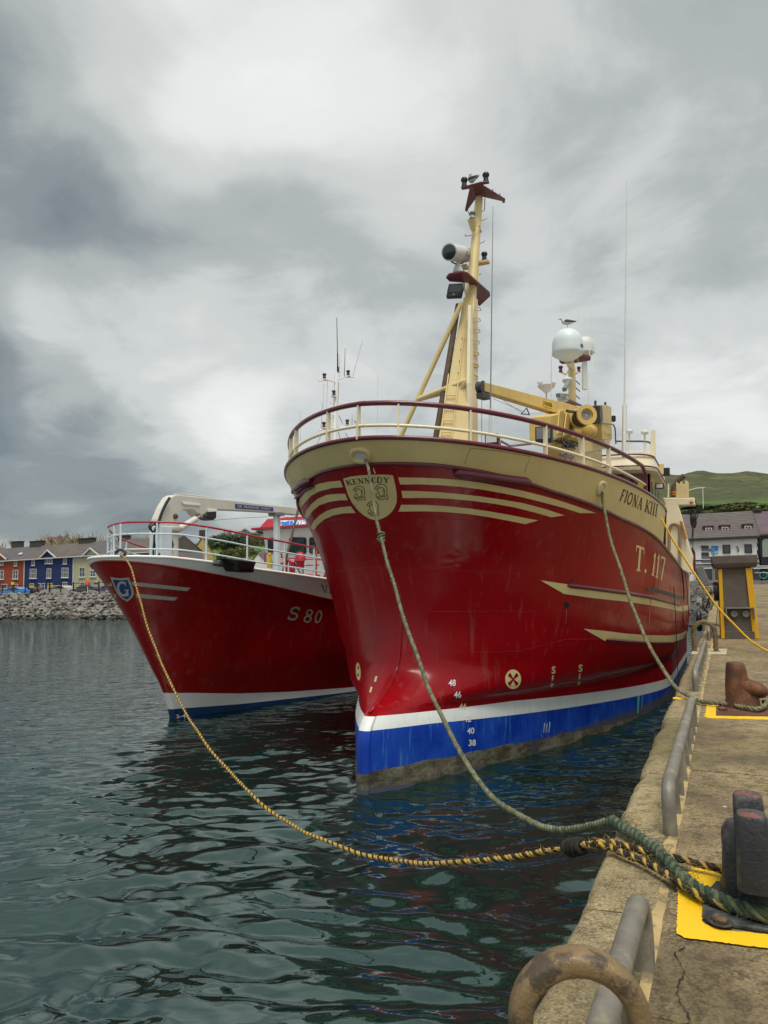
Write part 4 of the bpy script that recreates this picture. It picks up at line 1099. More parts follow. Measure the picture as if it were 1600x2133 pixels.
# lower arm, column, winch, gearbox
def slab(name, pts, w, th, mat, parent=None, bevel=.015):
    mb = MB(); mb.prism([K(x, y, w) for x, y in pts], -B1.c * th); return mb.build(name, mat, parent or o_crane, bevel=bevel)
slab('lower_arm', [(340, 335), (540, 290), (690, 275), (700, 600), (560, 660), (345, 690)], 2.0, .45, M_YEL)
slab('arm_brace', [(480, 250), (560, 240), (520, 600), (450, 610)], 2.03, .03, M_YEL)
slab('arm_brace', [(590, 280), (655, 300), (600, 620), (540, 640)], 2.05, .03, M_YEL)
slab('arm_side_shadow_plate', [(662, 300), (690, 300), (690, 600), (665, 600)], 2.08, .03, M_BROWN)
slab('crane_column', [(695, 250), (860, 290), (860, 560), (790, 700), (700, 700)], 2.12, .4, M_YEL)
slab('crane_turret', [(700, 600), (860, 560), (1270, 690), (1200, 830), (860, 900), (600, 980), (560, 760)], 1.95, .5, M_YEL)
slab('crane_pedestal', [(600, 860), (1120, 850), (1130, 1180), (560, 1180)], 1.9, .5, M_YEL)
slab('gearbox', [(1090, 175), (1200, 170), (1262, 205), (1275, 690), (1130, 700)], 2.2, .4, M_YEL)
slab('gearbox_edge', [(1083, 175), (1125, 175), (1140, 450), (1100, 450)], 2.22, .43, M_DGREY)
slab('warning_label', [(1170, 555), (1255, 560), (1250, 615), (1168, 605)], 2.215, .006, M_SIGNY, bevel=0)
dr0 = K(862, 335, 2.42); dax = (B1.c * -.55 + B1.a * .83).normalized()
dr0 = dr0 - dax * .12
RF = .235
mb = MB(); mb.lathe(dr0, dax, [(RF * .62, .05), (RF * .62, 0), (RF, 0), (RF, .06), (RF * .9, .07), (RF * .72, .075)], 28); o_d = mb.build('winch_flange', M_YEL, o_crane, smooth=40)
mb = MB(); mb.lathe(dr0 + dax * .04, dax, [(RF * .45, 0), (.02, .01)], 20, caps=False); mb.build('winch_hub', M_GREY, o_crane, smooth=40)
prof = []
for i in range(15): prof += [(RF * .80, .075 + i * .022), (RF * .86, .086 + i * .022)]
mb = MB(); mb.lathe(dr0, dax, prof, 24); mb.build('cable_drum', M_BROWN, o_crane, smooth=30)
mb = MB(); mb.lathe(dr0 + dax * .405, dax, [(RF * .9, 0), (RF, .01), (RF, .06), (RF * .6, .08)], 28); mb.build('winch_flange', M_YEL, o_crane, smooth=40)
mt = K(920, 560, 2.3); mb = MB(); mb.lathe(mt, (K(1160, 600, 2.2) - mt), [(.05, -.06), (.12, -.04), (.13, 0), (.13, .12), (.17, .13), (.17, .3), (.15, .36)], 20); mb.build('hydraulic_motor', M_YEL, o_crane, smooth=40)
mb = MB(); mb.lathe(K(740, 655, 2.3), B1.c, [(.05, -.1), (.1, -.09), (.1, .02), (.05, .04)], 18); mb.build('pivot_pin', M_YEL, o_crane, smooth=40)
mb = MB(); mb.tube([K(590, 262, 2.2), K(720, 280, 2.2)], .035, 8); mb.build('cross_pin', M_BROWN, o_crane, smooth=40)
mb = MB(); mb.tube([K(1110, 445, 2.3), K(1290, 465, 2.3), K(1318, 520, 2.3), K(1330, 760, 2.3)], .022, 8); mb.build('guard_rail', M_GREY, o_crane, smooth=60)
mb = MB(); mb.lathe(K(1295, 345, 2.2), -B1.u, [(.05, -.02), (.07, 0), (.07, .14), (.04, .17)], 12); mb.build('work_lamp', M_BLACK, o_crane, smooth=40)
for x, y in ((1020, 140), (1170, 160)):
    mb = MB(); mb.lathe(K(x, y, 2.1), B1.u, [(.03, -.1), (.035, 0), (.035, .05), (.015, .07)], 10); mb.build('breather_cap', M_DGREY, o_crane, smooth=40)
random.seed(5)
for i in range(11):       # hydraulic hoses below the arm
    a = K(420 + random.random() * 260, 680 + random.random() * 50, 2.05); b = K(520 + random.random() * 220, 760 + random.random() * 60, 2.2); c = K(600 + random.random() * 160, 690 + random.random() * 160, 1.9)
    mb = MB(); mb.tube(smooth_path([a, b, c], 6), .016, 6); mb.build('hydraulic_hose', M_BLACK, o_crane, smooth=60)
for i in range(7):
    a = K(470 + random.random() * 60, 900 + random.random() * 50, 2.2); b = K(570 + random.random() * 60, 890 + random.random() * 70, 2.3); c = K(640 + random.random() * 60, 930 + random.random() * 80, 2.2)
    mb = MB(); mb.tube(smooth_path([a, b, c], 6), .018, 6); mb.build('valve_pipe', M_GREY, o_crane, smooth=60)
p = K(245, 625, 2.4); mb = MB(); mb.box(p, (.14, .29, .28), B1.M); o_ = mb.build('deck_flood_light', M_BLACK, trawler, bevel=.01)
mb = MB(); mb.box(p - B1.a * .073 + B1.u * .02, (.006, .24, .2), B1.M); mb.build('flood_light_glass', M_GREY, o_)
# hanging shackle under the boom
sh = [B1.pw(x, y, 1.5) for x, y in ((1097, 850), (1086, 862), (1103, 864), (1097, 850))]
mb = MB(); mb.tube(sh, .014, 6); mb.build('lifting_shackle', M_DGREY, o_crane, smooth=60)
for a, b in (((1026, 830), (1097, 860)), ((1040, 828), (1090, 862)), ((1104, 862), (1130, 860))):
    mb = MB(); mb.tube([B1.pw(*a, 1.4), B1.pw(*b, 1.5)], .004, 4); mb.build('rigging_wire', M_DGREY, trawler)

# ---------------------------------------------------------------- wheelhouse, after mast, satellite domes
def W2(x, y, s=16.0): return B1.ps(1060 + x / 3.81, 620 + y / 3.81, s)
zr1 = B1.loc(W2(900, 1250)).z; zr0 = B1.loc(W2(900, 1385)).z; zw0 = 2.95
def rrect(s0, s1, hw, r, z, n=6):
    pts = []
    for cx, cy, a0 in ((s0 + r, -hw + r, 180), (s1 - r, -hw + r, 270), (s1 - r, hw - r, 0), (s0 + r, hw - r, 90)):
        for i in range(n + 1):
            a = math.radians(a0 + 90 * i / n); pts.append(B1(cx + r * math.cos(a), cy + r * math.sin(a), z))
    return pts
hwr = B1.loc(W2(1170, 1330)).y
o_wh = None
mb = MB(); mb.hexa(rrect(16.9, 22, hwr - .45, .9, zw0), rrect(16.5, 22, hwr - .3, .9, zr0)); o_wh = mb.build('wheelhouse', M_CREAM2, trawler, smooth=40)
tag(o_wh, 'cream wheelhouse with dark windows under a rounded roof')
mb = MB(); mb.hexa(rrect(15.4, 22.3, hwr, 1.0, zr0), rrect(15.6, 22.3, hwr - .12, 1.0, zr1)); o_rf = mb.build('wheelhouse_roof', M_CREAM2, o_wh, smooth=40)
for z, k in ((zr0 + .12, .012), (zr1 - .06, -.095)):
    mb = MB(); mb.tube(rrect(15.4 - k, 22.3, hwr + k, 1.0, z), .028, 6, closed=True); mb.build('roof_trim', M_MAROON, o_wh, smooth=60)
for i in range(7):        # sloping front windows and the visor's dark underside
    a0, a1 = -hwr + .75 + i * (2 * hwr - 1.5) / 7 + .05, -hwr + .75 + (i + 1) * (2 * hwr - 1.5) / 7 - .05
    zb, zt = zr0 - 1.0, zr0 - .12
    mb = MB(); mb.hexa([B1(16.60, a0, zb), B1(16.60, a1, zb), B1(16.66, a1, zb), B1(16.66, a0, zb)], [B1(16.42, a0, zt), B1(16.42, a1, zt), B1(16.48, a1, zt), B1(16.48, a0, zt)]); mb.build('wheelhouse_window', M_GLASS, o_wh)
for i in range(3):
    s0 = 17.7 + i * 1.35
    mb = MB(); mb.box(B1(s0 + .5, hwr - .33, zr0 - .55), (1.1, .12, .8), B1.M); mb.build('wheelhouse_window', M_GLASS, o_wh, bevel=.03)
mb = MB(); mb.hexa(rrect(16.47, 17.6, hwr - .28, .88, zr0 - 1.3), rrect(16.40, 17.6, hwr - .27, .88, zr0 - .02)); mb.build('window_band', M_MAROON, o_wh, smooth=40)
mb = MB(); mb.box(W2(1055, 1490, 16.3), (.03, .26, .2), B1.M); mb.build('yellow_notice', M_SIGNY, o_wh)
def RW(x, y, s=17.0): return B1.ps(1060 + x / 3.81, 620 + y / 3.81, s)
rr = [RW(850, 1140), RW(1080, 1142), RW(1130, 1165), RW(1150, 1230), RW(1160, 1310)]
mb = MB(); mb.tube(smooth_path(rr, 4), .035, 8); o_ = mb.build('roof_rail', M_BROWN, o_wh, smooth=60)
rr = [RW(830, 1222), RW(1080, 1225), RW(1145, 1265), RW(1160, 1300)]
mb = MB(); mb.tube(smooth_path(rr, 4), .022, 8); mb.build('roof_rail', M_CREAM2, o_wh, smooth=60)
for x in (850, 960, 1085, 1128): mb = MB(); mb.tube([RW(x, 1142 if x < 1100 else 1165), RW(x + 2, 1262)], .026, 8); mb.build('roof_rail_post', M_CREAM2, o_wh, smooth=60)
mb = MB(); mb.lathe(RW(1060, 1262, 17.5), B1.u, [(.2, 0), (.2, .08), (.17, .15), (.1, .2), (.02, .22)], 20); mb.build('small_antenna_dome', M_ANT, o_wh, smooth=60)
for x, y, hh in ((955, 1060, .2), (1078, 1068, .2)):
    mb = MB(); mb.tube([RW(x, 1240), RW(x, y + 20)], .03, 8); mb.build('aerial_post', M_ANT, o_wh, smooth=60)
    mb = MB(); mb.lathe(RW(x, y + 22), B1.u, [(.05, 0), (.13, .05), (.13, .12), (.06, .18)], 14); mb.build('position_aerial', M_ANT, o_wh, smooth=60)
mb = MB(); mb.hexa(*bx(RW(1142, 1300), RW(1145, 1052), (.09, .08), (.09, .07))); mb.build('signal_post', M_CREAM2, o_wh, bevel=.01)
for x0, y0, x1, y1, w in ((632, 860, 633, 712, 1.5), (640, 460, 657, 28, 0.5), (640, 720, 682, 350, 1.0), (420, 235, 433, 75, -.6), (548, 190, 554, 22, -.4), (335, 800, 340, 460, -.9)):
    whip(1060 + x0 / 3.81, 620 + y0 / 3.81, 1060 + x1 / 3.81, 620 + y1 / 3.81, w, .016, M_ANT, o_wh)
# after mast
def A2(x, y, w=0.0): return B1.pw(1060 + x / 3.81, 620 + y / 3.81, w)
am0, am1 = A2(505, 900), A2(500, 560)
am0 = am0 + (am0 - am1) * .9
mb = MB(); mb.tube([am0, am1], [.18, .14], 14); o_am = mb.build('after_mast', M_CREAM, trawler, smooth=50)
mb = MB(); mb.tube([am1, A2(480, 500)], [.13, .17], 12); mb.build('dome_support', M_CREAM2, o_am, smooth=50)
for sg, px_ in ((-1, 412), (1, 556)):
    mb = MB(); mb.tube([am1, A2((px_ + 490) / 2, 610), A2(px_, 590)], .035, 8); mb.build('lamp_arm', M_CREAM, o_am, smooth=50)
    lantern(A2(px_, 592), .24, .085, M_MAROON, o_am)
zA = B1.loc(A2(520, 500)).z
plate('mast_top_plate', [(1060 + x / 3.81, 620 + y / 3.81) for x, y in ((400, 512), (560, 462), (650, 485), (645, 500), (530, 520), (420, 528))], zA, .12, M_MAROON, o_am)
dc = A2(466, 452); rD = 32.0 * -(CAMR.transposed() @ (dc - CAM)).z / F
mb = MB(); mb.lathe(dc, B1.u, [(rD * .45, -rD * .35), (rD * .55, -rD * .28), (rD * .97, 0), (rD, rD * .06), (rD * .985, rD * .25), (rD * .97, rD * .75), (rD * .92, rD * 1.0), (rD * .82, rD * 1.25), (rD * .65, rD * 1.47), (rD * .42, rD * 1.62), (rD * .2, rD * 1.69), (.01, rD * 1.71)], 36); o_dm = mb.build('satellite_dome', pm('dome_white', (.64, .71, .71), .45, .04, 1), trawler, smooth=35)
tag(o_dm, 'pale green-white satellite dome with a blue mark')
mb = MB()
for i in range(5):
    a0, a1 = math.radians(-62 + i * 5), math.radians(-57 + i * 5)
    fw = (CAM - dc); fw = (fw - B1.u * fw.dot(B1.u)).normalized(); sd_ = B1.u.cross(fw).normalized()
    def dp(ang, h): return dc + (fw * math.cos(ang + 2.05) + sd_ * math.sin(ang + 2.05)) * (rD * .985 + .01) + B1.u * h
    mb.add([dp(a0, rD * .3), dp(a1, rD * .3), dp(a1, rD * .5), dp(a0, rD * .5)], [(0, 1, 2, 3)])
mb.build('dome_mark', pm('mark_blue', (.02, .09, .35), .5, .1, 4), o_dm)
dc2 = A2(530, 330) + B1.a * 2.0; mb = MB(); mb.lathe(dc2, B1.u, [(rD * .75, 0), (rD * .75, rD * .5), (rD * .68, rD * .85), (rD * .45, rD * 1.12), (.02, rD * 1.25)], 28); mb.build('satellite_dome', M_ANT, trawler, smooth=50)
mb = MB(); mb.tube([dc2, dc2 - B1.u * 1.6], .12, 10); mb.build('dome_post', M_ANT, o_am, smooth=50)
# radar scanners on brackets, climbing steps
for (x0, y0), (x1, y1), (x2, y2) in (((490, 652), (440, 730), (470, 655)), ((465, 780), (390, 775), (430, 800))):
    a, b = A2(x0, y0, .3), A2(x1, y1, .5)
    mb = MB(); mb.tube([a, b], .09, 4); mb.build('radar_scanner', M_GREY, o_am, smooth=30)
    mb = MB(); mb.lathe(A2(x2, y2, .3) - B1.u * .1, B1.u, [(.16, 0), (.2, .05), (.2, .12), (.08, .2)], 16); mb.build('radar_pedestal', M_ANT, o_am, smooth=50)
plate('radar_shelf', [(1060 + x / 3.81, 620 + y / 3.81) for x, y in ((395, 822), (470, 815), (580, 865), (500, 850))], B1.loc(A2(480, 830)).z, .08, M_MAROON, o_am)
for y in (660, 715, 775, 830):
    mb = MB(); mb.tube([A2(532, y), A2(562, y + 28)], .025, 6); mb.build('climbing_step', M_GREY, o_am, smooth=60)
# triple aerial
p = A2(298, 740, -1.2); mb = MB(); mb.tube([p - B1.u * 3.2, p], .035, 8); o_ = mb.build('aerial_post', M_ANT, trawler, smooth=50)
mb = MB(); mb.lathe(p - B1.u * .1, B1.u, [(.05, 0), (.33, .26), (.36, .3), (.2, .33)], 18); mb.build('aerial_tray', M_ANT, o_, smooth=40)
for x in (248, 357): mb = MB(); mb.lathe(A2(x, 690, -1.2), B1.u, [(.05, 0), (.1, .04), (.1, .14), (.06, .18)], 16); mb.build('position_aerial', M_ANT, o_, smooth=50)
whip(1060 + 335 / 3.81, 620 + 640 / 3.81, 1060 + 340 / 3.81, 620 + 460 / 3.81, -1.2, .02, M_ANT)

# ---------------------------------------------------------------- side gantry by the quay
def G(x, y, s=20.0): return B1.ps(1340 + x / 7.614, 960 + y / 7.614, s)
mb = MB(); mb.prism([G(x, y) for x, y in ((300, 585), (815, 583), (822, 700), (553, 702), (612, 880), (745, 1400), (790, 1500), (778, 1640), (800, 1790), (600, 1760), (380, 1480), (330, 1300), (290, 1000), (280, 800), (345, 690))], B1.a * .6); o_g = mb.build('side_gantry', M_CREAM2, trawler, bevel=.03)
tag(o_g, 'cream steel gantry at the port side with a hanging block')
mb = MB(); mb.tube([G(x, y, 19.95) for x, y in ((412, 1420), (412, 1090), (430, 1030), (470, 1000), (520, 1000), (565, 1030), (582, 1090), (584, 1680))], .055, 8); mb.build('hoop_pipe', pm('pipe_taupe', (.28, .21, .14), .5, .15, 3), o_g, smooth=60)
mb = MB(); mb.lathe(G(345, 930, 19.9), -B1.a, [(.1, 0), (.1, .05), (.02, .06)], 20); mb.build('round_cover', M_CREAM2, o_g, smooth=40)
mb = MB(); mb.prism([G(x, y, 20.1) for x, y in ((520, 575), (520, 330), (575, 372), (590, 330), (620, 330), (625, 372), (655, 372), (660, 315), (690, 315), (720, 345), (722, 575))], B1.a * .12); mb.build('gantry_head_plate', M_CREAM, o_g, bevel=.015)
mb = MB(); mb.lathe(G(765, 655, 19.97), -B1.a, [(.07, 0), (.065, .04), (.03, .06)], 16); mb.build('amber_lamp', pm('amber_lens', (.55, .2, .04), .3, .1, 3), o_g, smooth=60)
mb = MB(); mb.prism([G(x, y, 20.2) for x, y in ((735, 820), (760, 760), (815, 760), (835, 830), (850, 980), (830, 1060), (770, 1060), (745, 990))], B1.a * .25); mb.build('hanging_block', M_BLACK, o_g, bevel=.03)
mb = MB(); mb.lathe(G(790, 880, 20.15), -B1.a, [(.1, -.1), (.1, .03), (.04, .05)], 16); mb.build('block_sheave', M_DGREY, o_g, smooth=40)
for pl in ([(785, 700), (785, 780)], [(785, 1050), (775, 1180), (755, 1330)], [(795, 1050), (788, 1300), (786, 1500)], [(815, 620), (850, 720), (862, 860), (840, 930)]):
    mb = MB(); mb.tube(smooth_path([G(x, y, 20.2) for x, y in pl], 5), .018, 6); mb.build('gantry_wire', M_BLACK, o_g, smooth=60)
mb = MB(); mb.tube([G(600, 960, 19.9), G(680, 1240, 19.9)], .055, 10); mb.build('hydraulic_ram', pm('ram_orange', (.5, .2, .03), .4, .2, 4), o_g, smooth=60)
mb = MB(); mb.tube([G(590, 930, 19.9), G(700, 1360, 19.9)], .022, 8); mb.build('ram_rod', M_CREAM2, o_g, smooth=60)
mb = MB(); mb.prism([G(x, y, 22.5) for x, y in ((760, 1370), (800, 1390), (822, 1450), (832, 1760), (780, 1770))], B1.a * .5); mb.build('bulwark_post', M_MAROON, o_g, bevel=.03)
mb = MB(); mb.box(G(250, 140, 18.5), (.3, .34, .42), B1.M); mb.build('vent_box', M_CREAM, trawler, bevel=.02)
p = G(365, 175, 18.5); mb = MB(); mb.box(p, (.2, .25, .3), B1.M); mb.build('deck_flood_light', M_BLACK, trawler, bevel=.02)
p = G(260, 400, 17.6); mb = MB(); mb.box(p, (.16, .3, .2), B1.M); o_ = mb.build('deck_flood_light', M_BLACK, trawler, bevel=.02)
mb = MB(); mb.box(p - B1.a * .083, (.006, .22, .14), B1.M); mb.build('flood_light_glass', M_ANT, o_)
mb = MB(); mb.tube(smooth_path([G(480, 570, 21), G(480, 470, 21), G(500, 380, 21), G(600, 270, 21), G(650, 235, 21)], 5), [.1] * 12 + [.105] * 9, 12); mb.build('exhaust_pipe', M_BROWN, trawler, smooth=60)
mb = MB(); mb.tube([G(395, 575, 20.5), G(398, 365, 20.5)], .035, 8); mb.build('vent_pipe', M_CREAM2, trawler, smooth=60)
for y in (500, 540): mb = MB(); mb.lathe(G(480, y, 21), B1.u, [(.105, -.03), (.125, -.03), (.125, .04), (.105, .04)], 16); mb.build('exhaust_clamp', pm('ram_orange', (.5, .2, .03)), trawler, smooth=40)
# hoses and lines hanging over the side
for pl, r, m in (([(1418, 1188), (1421, 1240), (1419, 1290), (1424, 1312), (1440, 1318)], .02, M_BLACK), ([(1396, 1150), (1399, 1220), (1404, 1300), (1408, 1390), (1410, 1412)], .012, M_BROWN),
                 ([(1424, 1190), (1430, 1250), (1432, 1285), (1440, 1300)], .014, M_BLACK), ([(1432, 1195), (1432, 1262)], .03, M_CREAM2), ([(1417, 1186), (1420, 1215)], .03, M_BLACK), ([(1436, 1195), (1441, 1250), (1443, 1300)], .02, M_DGREY)):
    pts = [hit(BV1, x, y, .05) for x, y in pl]; pts = [p for p in pts if p is not None]
    if len(pts) > 1: mb = MB(); mb.tube(smooth_path(pts, 5), r, 6); mb.build('hanging_hose', m, trawler, smooth=60)
# ================================================================== the smaller boat moored outside the trawler
boat = thing('fishing_boat', B2(8, 0, 0), 'smaller red fishing boat with white bulwark and white deck crane, moored outside the larger one', 'fishing boat', 'moored fishing boats')
y_top = lambda t: np_interp(t, [0, .66, 1.45, 2.39, 3.44, 4.52, 8, 21], [4.05, 4.02, 3.90, 3.74, 3.61, 3.48, 3.1, 3.0])
y_wh = lambda t: np_interp(t, [0, .63, 1.45, 2.42, 3.52, 4.57, 8, 21], [3.95, 3.80, 3.60, 3.38, 3.13, 2.90, 2.4, 2.2])
y_w1 = lambda t: np_interp(t, [0, .5, 1.7, 3.15, 5.44, 21], [.68, .62, .45, .31, .16, .1])
y_w0 = lambda t: np_interp(t, [0, .5, 1.7, 3.2, 5.44, 21], [.25, .22, .15, .10, .02, -.05])
tb = H2.tgrid(80)
k_bot = shell('blue_bottom', H2.zone(lambda t: -.9, y_w0, 6, tb), M_BLUE2, boat)
k_whi = shell('white_waterline_stripe', H2.zone(y_w0, y_w1, 3, tb), M_WHITE2, boat)
k_hul = shell('hull', H2.zone(y_w1, y_wh, 36, tb), M_RED2, boat)
k_bul = shell('bulwark', H2.zone(y_wh, y_top, 5, tb), M_WHITE2, boat)
BV2 = bvh_of(k_bot, k_whi, k_hul, k_bul)
mb = MB(); mb.grid([H2.loop(lambda t: y_top(t) - .55, tb, -.05), H2.loop(lambda t: y_top(t) - .005, tb, -.05)]); mb.build('bulwark_lining', M_WHITE2, boat, smooth=60, fix=False)
mb = MB(); mb.grid([[B2(B2.loc(H2.P(t, y_top(t) - .5, 1)).x, w * (H2.half(t, y_top(t) - .5) - .02), y_top(t) - .5) for w in (-1, 1)] for t in tb]); mb.build('deck', M_GREY, boat, fix=False)
mb = MB(); mb.grid([[B2(21, w * H2.half(21, z), z) for w in np.linspace(-1, 1, 9)] for z in np.linspace(-.9, 3.0, 8)]); mb.build('transom', M_RED2, boat, fix=False)
mb = MB(); mb.tube(H2.loop(y_top, tb, -.02), .035, 8); mb.build('cap_rail', M_WHITE2, boat, smooth=60)
mb = MB(); mb.tube(H2.loop(y_wh, tb, .005), .028, 8); mb.build('rubbing_strake', M_RED2, boat, smooth=60)
M_REDRAIL = pm('red_rail_paint', (.42, .012, .03), .4, .1, 3, coat=.3)
M_PALEBLUE = pm('pale_rail_paint', (.60, .68, .72), .45, .08, 3)
tr = [t for t in tb if t < 6.2]
def rp2(t, h, sd): return H2.R(t, y_top, h, sd, -.12) + B2.a * (.68 * max(0.0, 1 - t / 2.6) ** 1.5)
def rl2(h): return [rp2(t, h, -1) for t in reversed(tr)] + [rp2(t, h, 1) for t in tr[1:]]
for side in (1,):
    mb = MB(); mb.tube(rl2(.85), .026, 8); k_rail = mb.build('hand_rail', M_REDRAIL, boat, smooth=60)
    for h in (.2, .57): mb = MB(); mb.tube(rl2(h), .021, 8); mb.build('middle_rail', M_PALEBLUE, boat, smooth=60)
fine2 = []
for k in range(-300, 301):
    t = 5.6 * (abs(k) / 300) ** 2; sd = 1 if k >= 0 else -1
    fine2.append((t, sd, project(rp2(t, .3, sd))[0]))
for x, seq in ((240, [f for f in fine2 if f[1] > 0]), (327, None), (430, None), (515, None), (592, None), (655, None)):
    t, sd, _ = min(seq or [f for f in fine2 if f[1] > 0], key=lambda f: abs(f[2] - x))
    mb = MB(); mb.tube([rp2(t, 0, sd), rp2(t, .83, sd)], .026, 8); mb.build('post', M_PALEBLUE, k_rail, smooth=60)
for t in (.12, .5, 1.1, 2.0, 3.2, 4.6):
    mb = MB(); mb.tube([rp2(t, 0, -1), rp2(t, .83, -1)], .028, 8); mb.build('post', M_PALEBLUE, k_rail, smooth=60)

# shield, stripes and number
SD = 7.273
def dz(pts): return zpx(200, 1180, SD, pts)
M_SIL = pm('silver_film', (.42, .40, .34), .4, .08, 6)
for q in ([(540, 230), (1435, 322), (1380, 372), (560, 288)], [(600, 407), (1242, 468), (1190, 517), (618, 470)], [(228, 238), (245, 290), (130, 328), (100, 282)], [(295, 413), (316, 467), (232, 492), (192, 450)]):
    decal('silver_stripe', [dz(q)], BV2, M_SIL, boat, .004, cell=7)
k_sh = decal('shield_emblem', [dz([(218, 160), (360, 178), (500, 166), (535, 250), (575, 380), (570, 430), (540, 480), (475, 532), (400, 490), (330, 420), (290, 340)])], BV2, M_SIL, boat, .005, cell=6)
tag(k_sh, 'silver edged blue shield with a letter G')
decal('shield_field', [dz([(255, 196), (360, 205), (478, 200), (510, 280), (540, 380), (535, 425), (515, 460), (468, 500), (405, 465), (350, 410), (310, 330)])], BV2, pm('emblem_blue', (.012, .04, .22), .4, .1, 5), k_sh, .009, cell=6)
decal('shield_letter', lettering('G', [dz([(300, 225)])[0], dz([(490, 225)])[0], dz([(520, 445)])[0], dz([(335, 445)])[0]]), BV2, M_SIL, k_sh, .013, step=.00002)
for ch, q in (('S', [(450, 830), (690, 855), (600, 1120), (355, 1105)]), ('8', [(770, 880), (960, 900), (880, 1180), (690, 1150)]), ('0', [(985, 905), (1150, 920), (1085, 1190), (910, 1170)])):
    decal('registration_mark', lettering(ch, zpx(560, 1180, 10, q)), BV2, M_SIL, boat, .006, step=.00002)
for ch, q in (('V', [(1075, 370), (1225, 395), (1215, 560), (1160, 555)]), ('I', [(1225, 385), (1330, 400), (1345, 560), (1240, 545)])):
    decal('name_letter', lettering(ch, zpx(560, 1180, 10, q)), BV2, M_INK, boat, .006, step=.00002)
text_decal('draught_mark', '2-4', [(366, 1489), (386, 1487), (387, 1494), (367, 1496)], BV2, M_WHITE2, boat, .01)
k_hw = None
pts = [hit(BV2, 262 + 9 * math.cos(a), 1166 + 3 * math.sin(a), .02) for a in np.linspace(0, 6.28, 17)[:-1]]
fp = H2.P(.13, y_top(.13) + .08, 1, -.12)
mb = MB(); mb.tube([fp + B2.a * (.13 * math.cos(a)) * .2 + B2.c * (.12 * math.cos(a)) + B2.u * (.075 * math.sin(a)) for a in np.linspace(0, 6.283, 25)[:-1]], .036, 10, closed=True); mb.build('fairlead_ring', M_DGREY, boat, smooth=60)
ROPE2_START = fp.copy()

# ---------------------------------------------------------------- white crane on the fore deck
M_CRW = pm('crane_white', (.62, .60, .53), .45, .05, 2, streak=.12)
def V4(x, y, w=0.0): return B2.pw(320 + x / 4, 1020 + y / 4, w)
mb = MB(); mb.prism([V4(x, y, .16) for x, y in ((50, 350), (60, 240), (105, 135), (150, 62), (185, 42), (300, 52), (650, 88), (1000, 130), (1230, 152), (1230, 212), (1000, 190), (800, 178), (530, 165), (455, 165), (445, 205), (410, 235), (375, 215), (345, 175), (310, 163), (255, 165), (222, 190), (205, 240), (205, 350))], -B2.c * .32); k_cr = mb.build('deck_crane', M_CRW, boat, bevel=.02)
tag(k_cr, 'white knuckle deck crane folded along the boat')
mb = MB(); mb.prism([V4(x, y, .175) for x, y in ((235, 95), (385, 115), (385, 132), (250, 122))], B2.c * .012); mb.build('boom_recess', M_WHITE2, k_cr)
cb = V4(130, 350); l = B2.loc(cb)
mb = MB(); mb.lathe(B2(l.x, 0, l.z), B2.u, [(.30, 0), (.32, .03), (.32, .1), (.26, .12)], 24); mb.build('slewing_ring', M_CRW, k_cr, smooth=40)
mb = MB(); mb.lathe(B2(l.x, 0, y_top(1) - .5), B2.u, [(.24, 0), (.24, l.z - y_top(1) + .5)], 20); mb.build('crane_pedestal', M_CRW, k_cr, smooth=40)
mb = MB(); mb.box(V4(60, 470, .1), (.4, .4, 1.0), B2.M); mb.build('hydraulic_tank', M_PALEBLUE, k_cr, bevel=.02)
mb = MB(); mb.tube([V4(215, 325, .22), V4(350, 245, .22)], .085, 12); mb.build('lift_cylinder', M_CRW, k_cr, smooth=50)
mb = MB(); mb.tube([V4(345, 248, .22), V4(400, 215, .22)], .045, 10); mb.build('cylinder_rod', M_GREY, k_cr, smooth=50)
for x, y, r in ((180, 222, .07), (425, 215, .06), (372, 218, .07)): mb = MB(); mb.lathe(V4(x, y, .17), B2.c, [(r, -.02), (r, .04), (r * .5, .06)], 14); mb.build('pivot_pin', M_BROWN if r == .07 else M_DGREY, k_cr, smooth=40)
mb = MB(); mb.prism([V4(x, y, .2) for x, y in ((445, 185), (525, 180), (525, 235), (500, 255), (460, 250), (440, 235))], -B2.c * .3); mb.build('winch_block', M_BLACK, k_cr, bevel=.02)
mb = MB(); mb.prism([V4(x, y, .18) for x, y in ((450, 160), (530, 162), (528, 190), (455, 186))], -B2.c * .34); mb.build('winch_bracket', M_WHITE2, k_cr, bevel=.01)
lab = [V4(680, 117, .168), V4(998, 148, .168), V4(998, 178, .168), V4(680, 155, .168)]
mb = MB(); mb.add(lab, [(0, 1, 2, 3)]); mb.build('maker_plate', pm('plate_blue', (.02, .035, .25), .4, .1, 5), k_cr)
lt = [V4(700, 124, .174), V4(980, 153, .174), V4(980, 172, .174), V4(700, 148, .174)]
flat_text('maker_lettering', 'EK MARINE WEST', lt, M_SIL, k_cr)
for pl in ([(130, 65), (95, 120), (60, 200), (30, 290), (0, 350)], [(140, 68), (105, 125), (72, 200), (40, 290), (10, 345)], [(-5, 355), (-35, 320), (-30, 290), (0, 275), (25, 285)], [(-3, 360), (-22, 330), (-18, 305), (5, 292), (22, 300)], [(10, 345), (5, 420), (20, 520), (15, 590)], [(150, 420), (160, 470), (120, 510), (60, 525), (30, 560)], [(5, 420), (-2, 500), (0, 570)]):
    mb = MB(); mb.tube(smooth_path([V4(x, y, .25) for x, y in pl], 5), .024, 7); mb.build('hydraulic_hose', M_BLACK, k_cr, smooth=60)
for pl in ([(165, 45), (240, 42), (330, 50), (480, 68), (505, 72)],): mb = MB(); mb.tube([V4(x, y - 4, .1) for x, y in pl], .016, 6); mb.build('boom_pipe', M_CRW, k_cr, smooth=60)
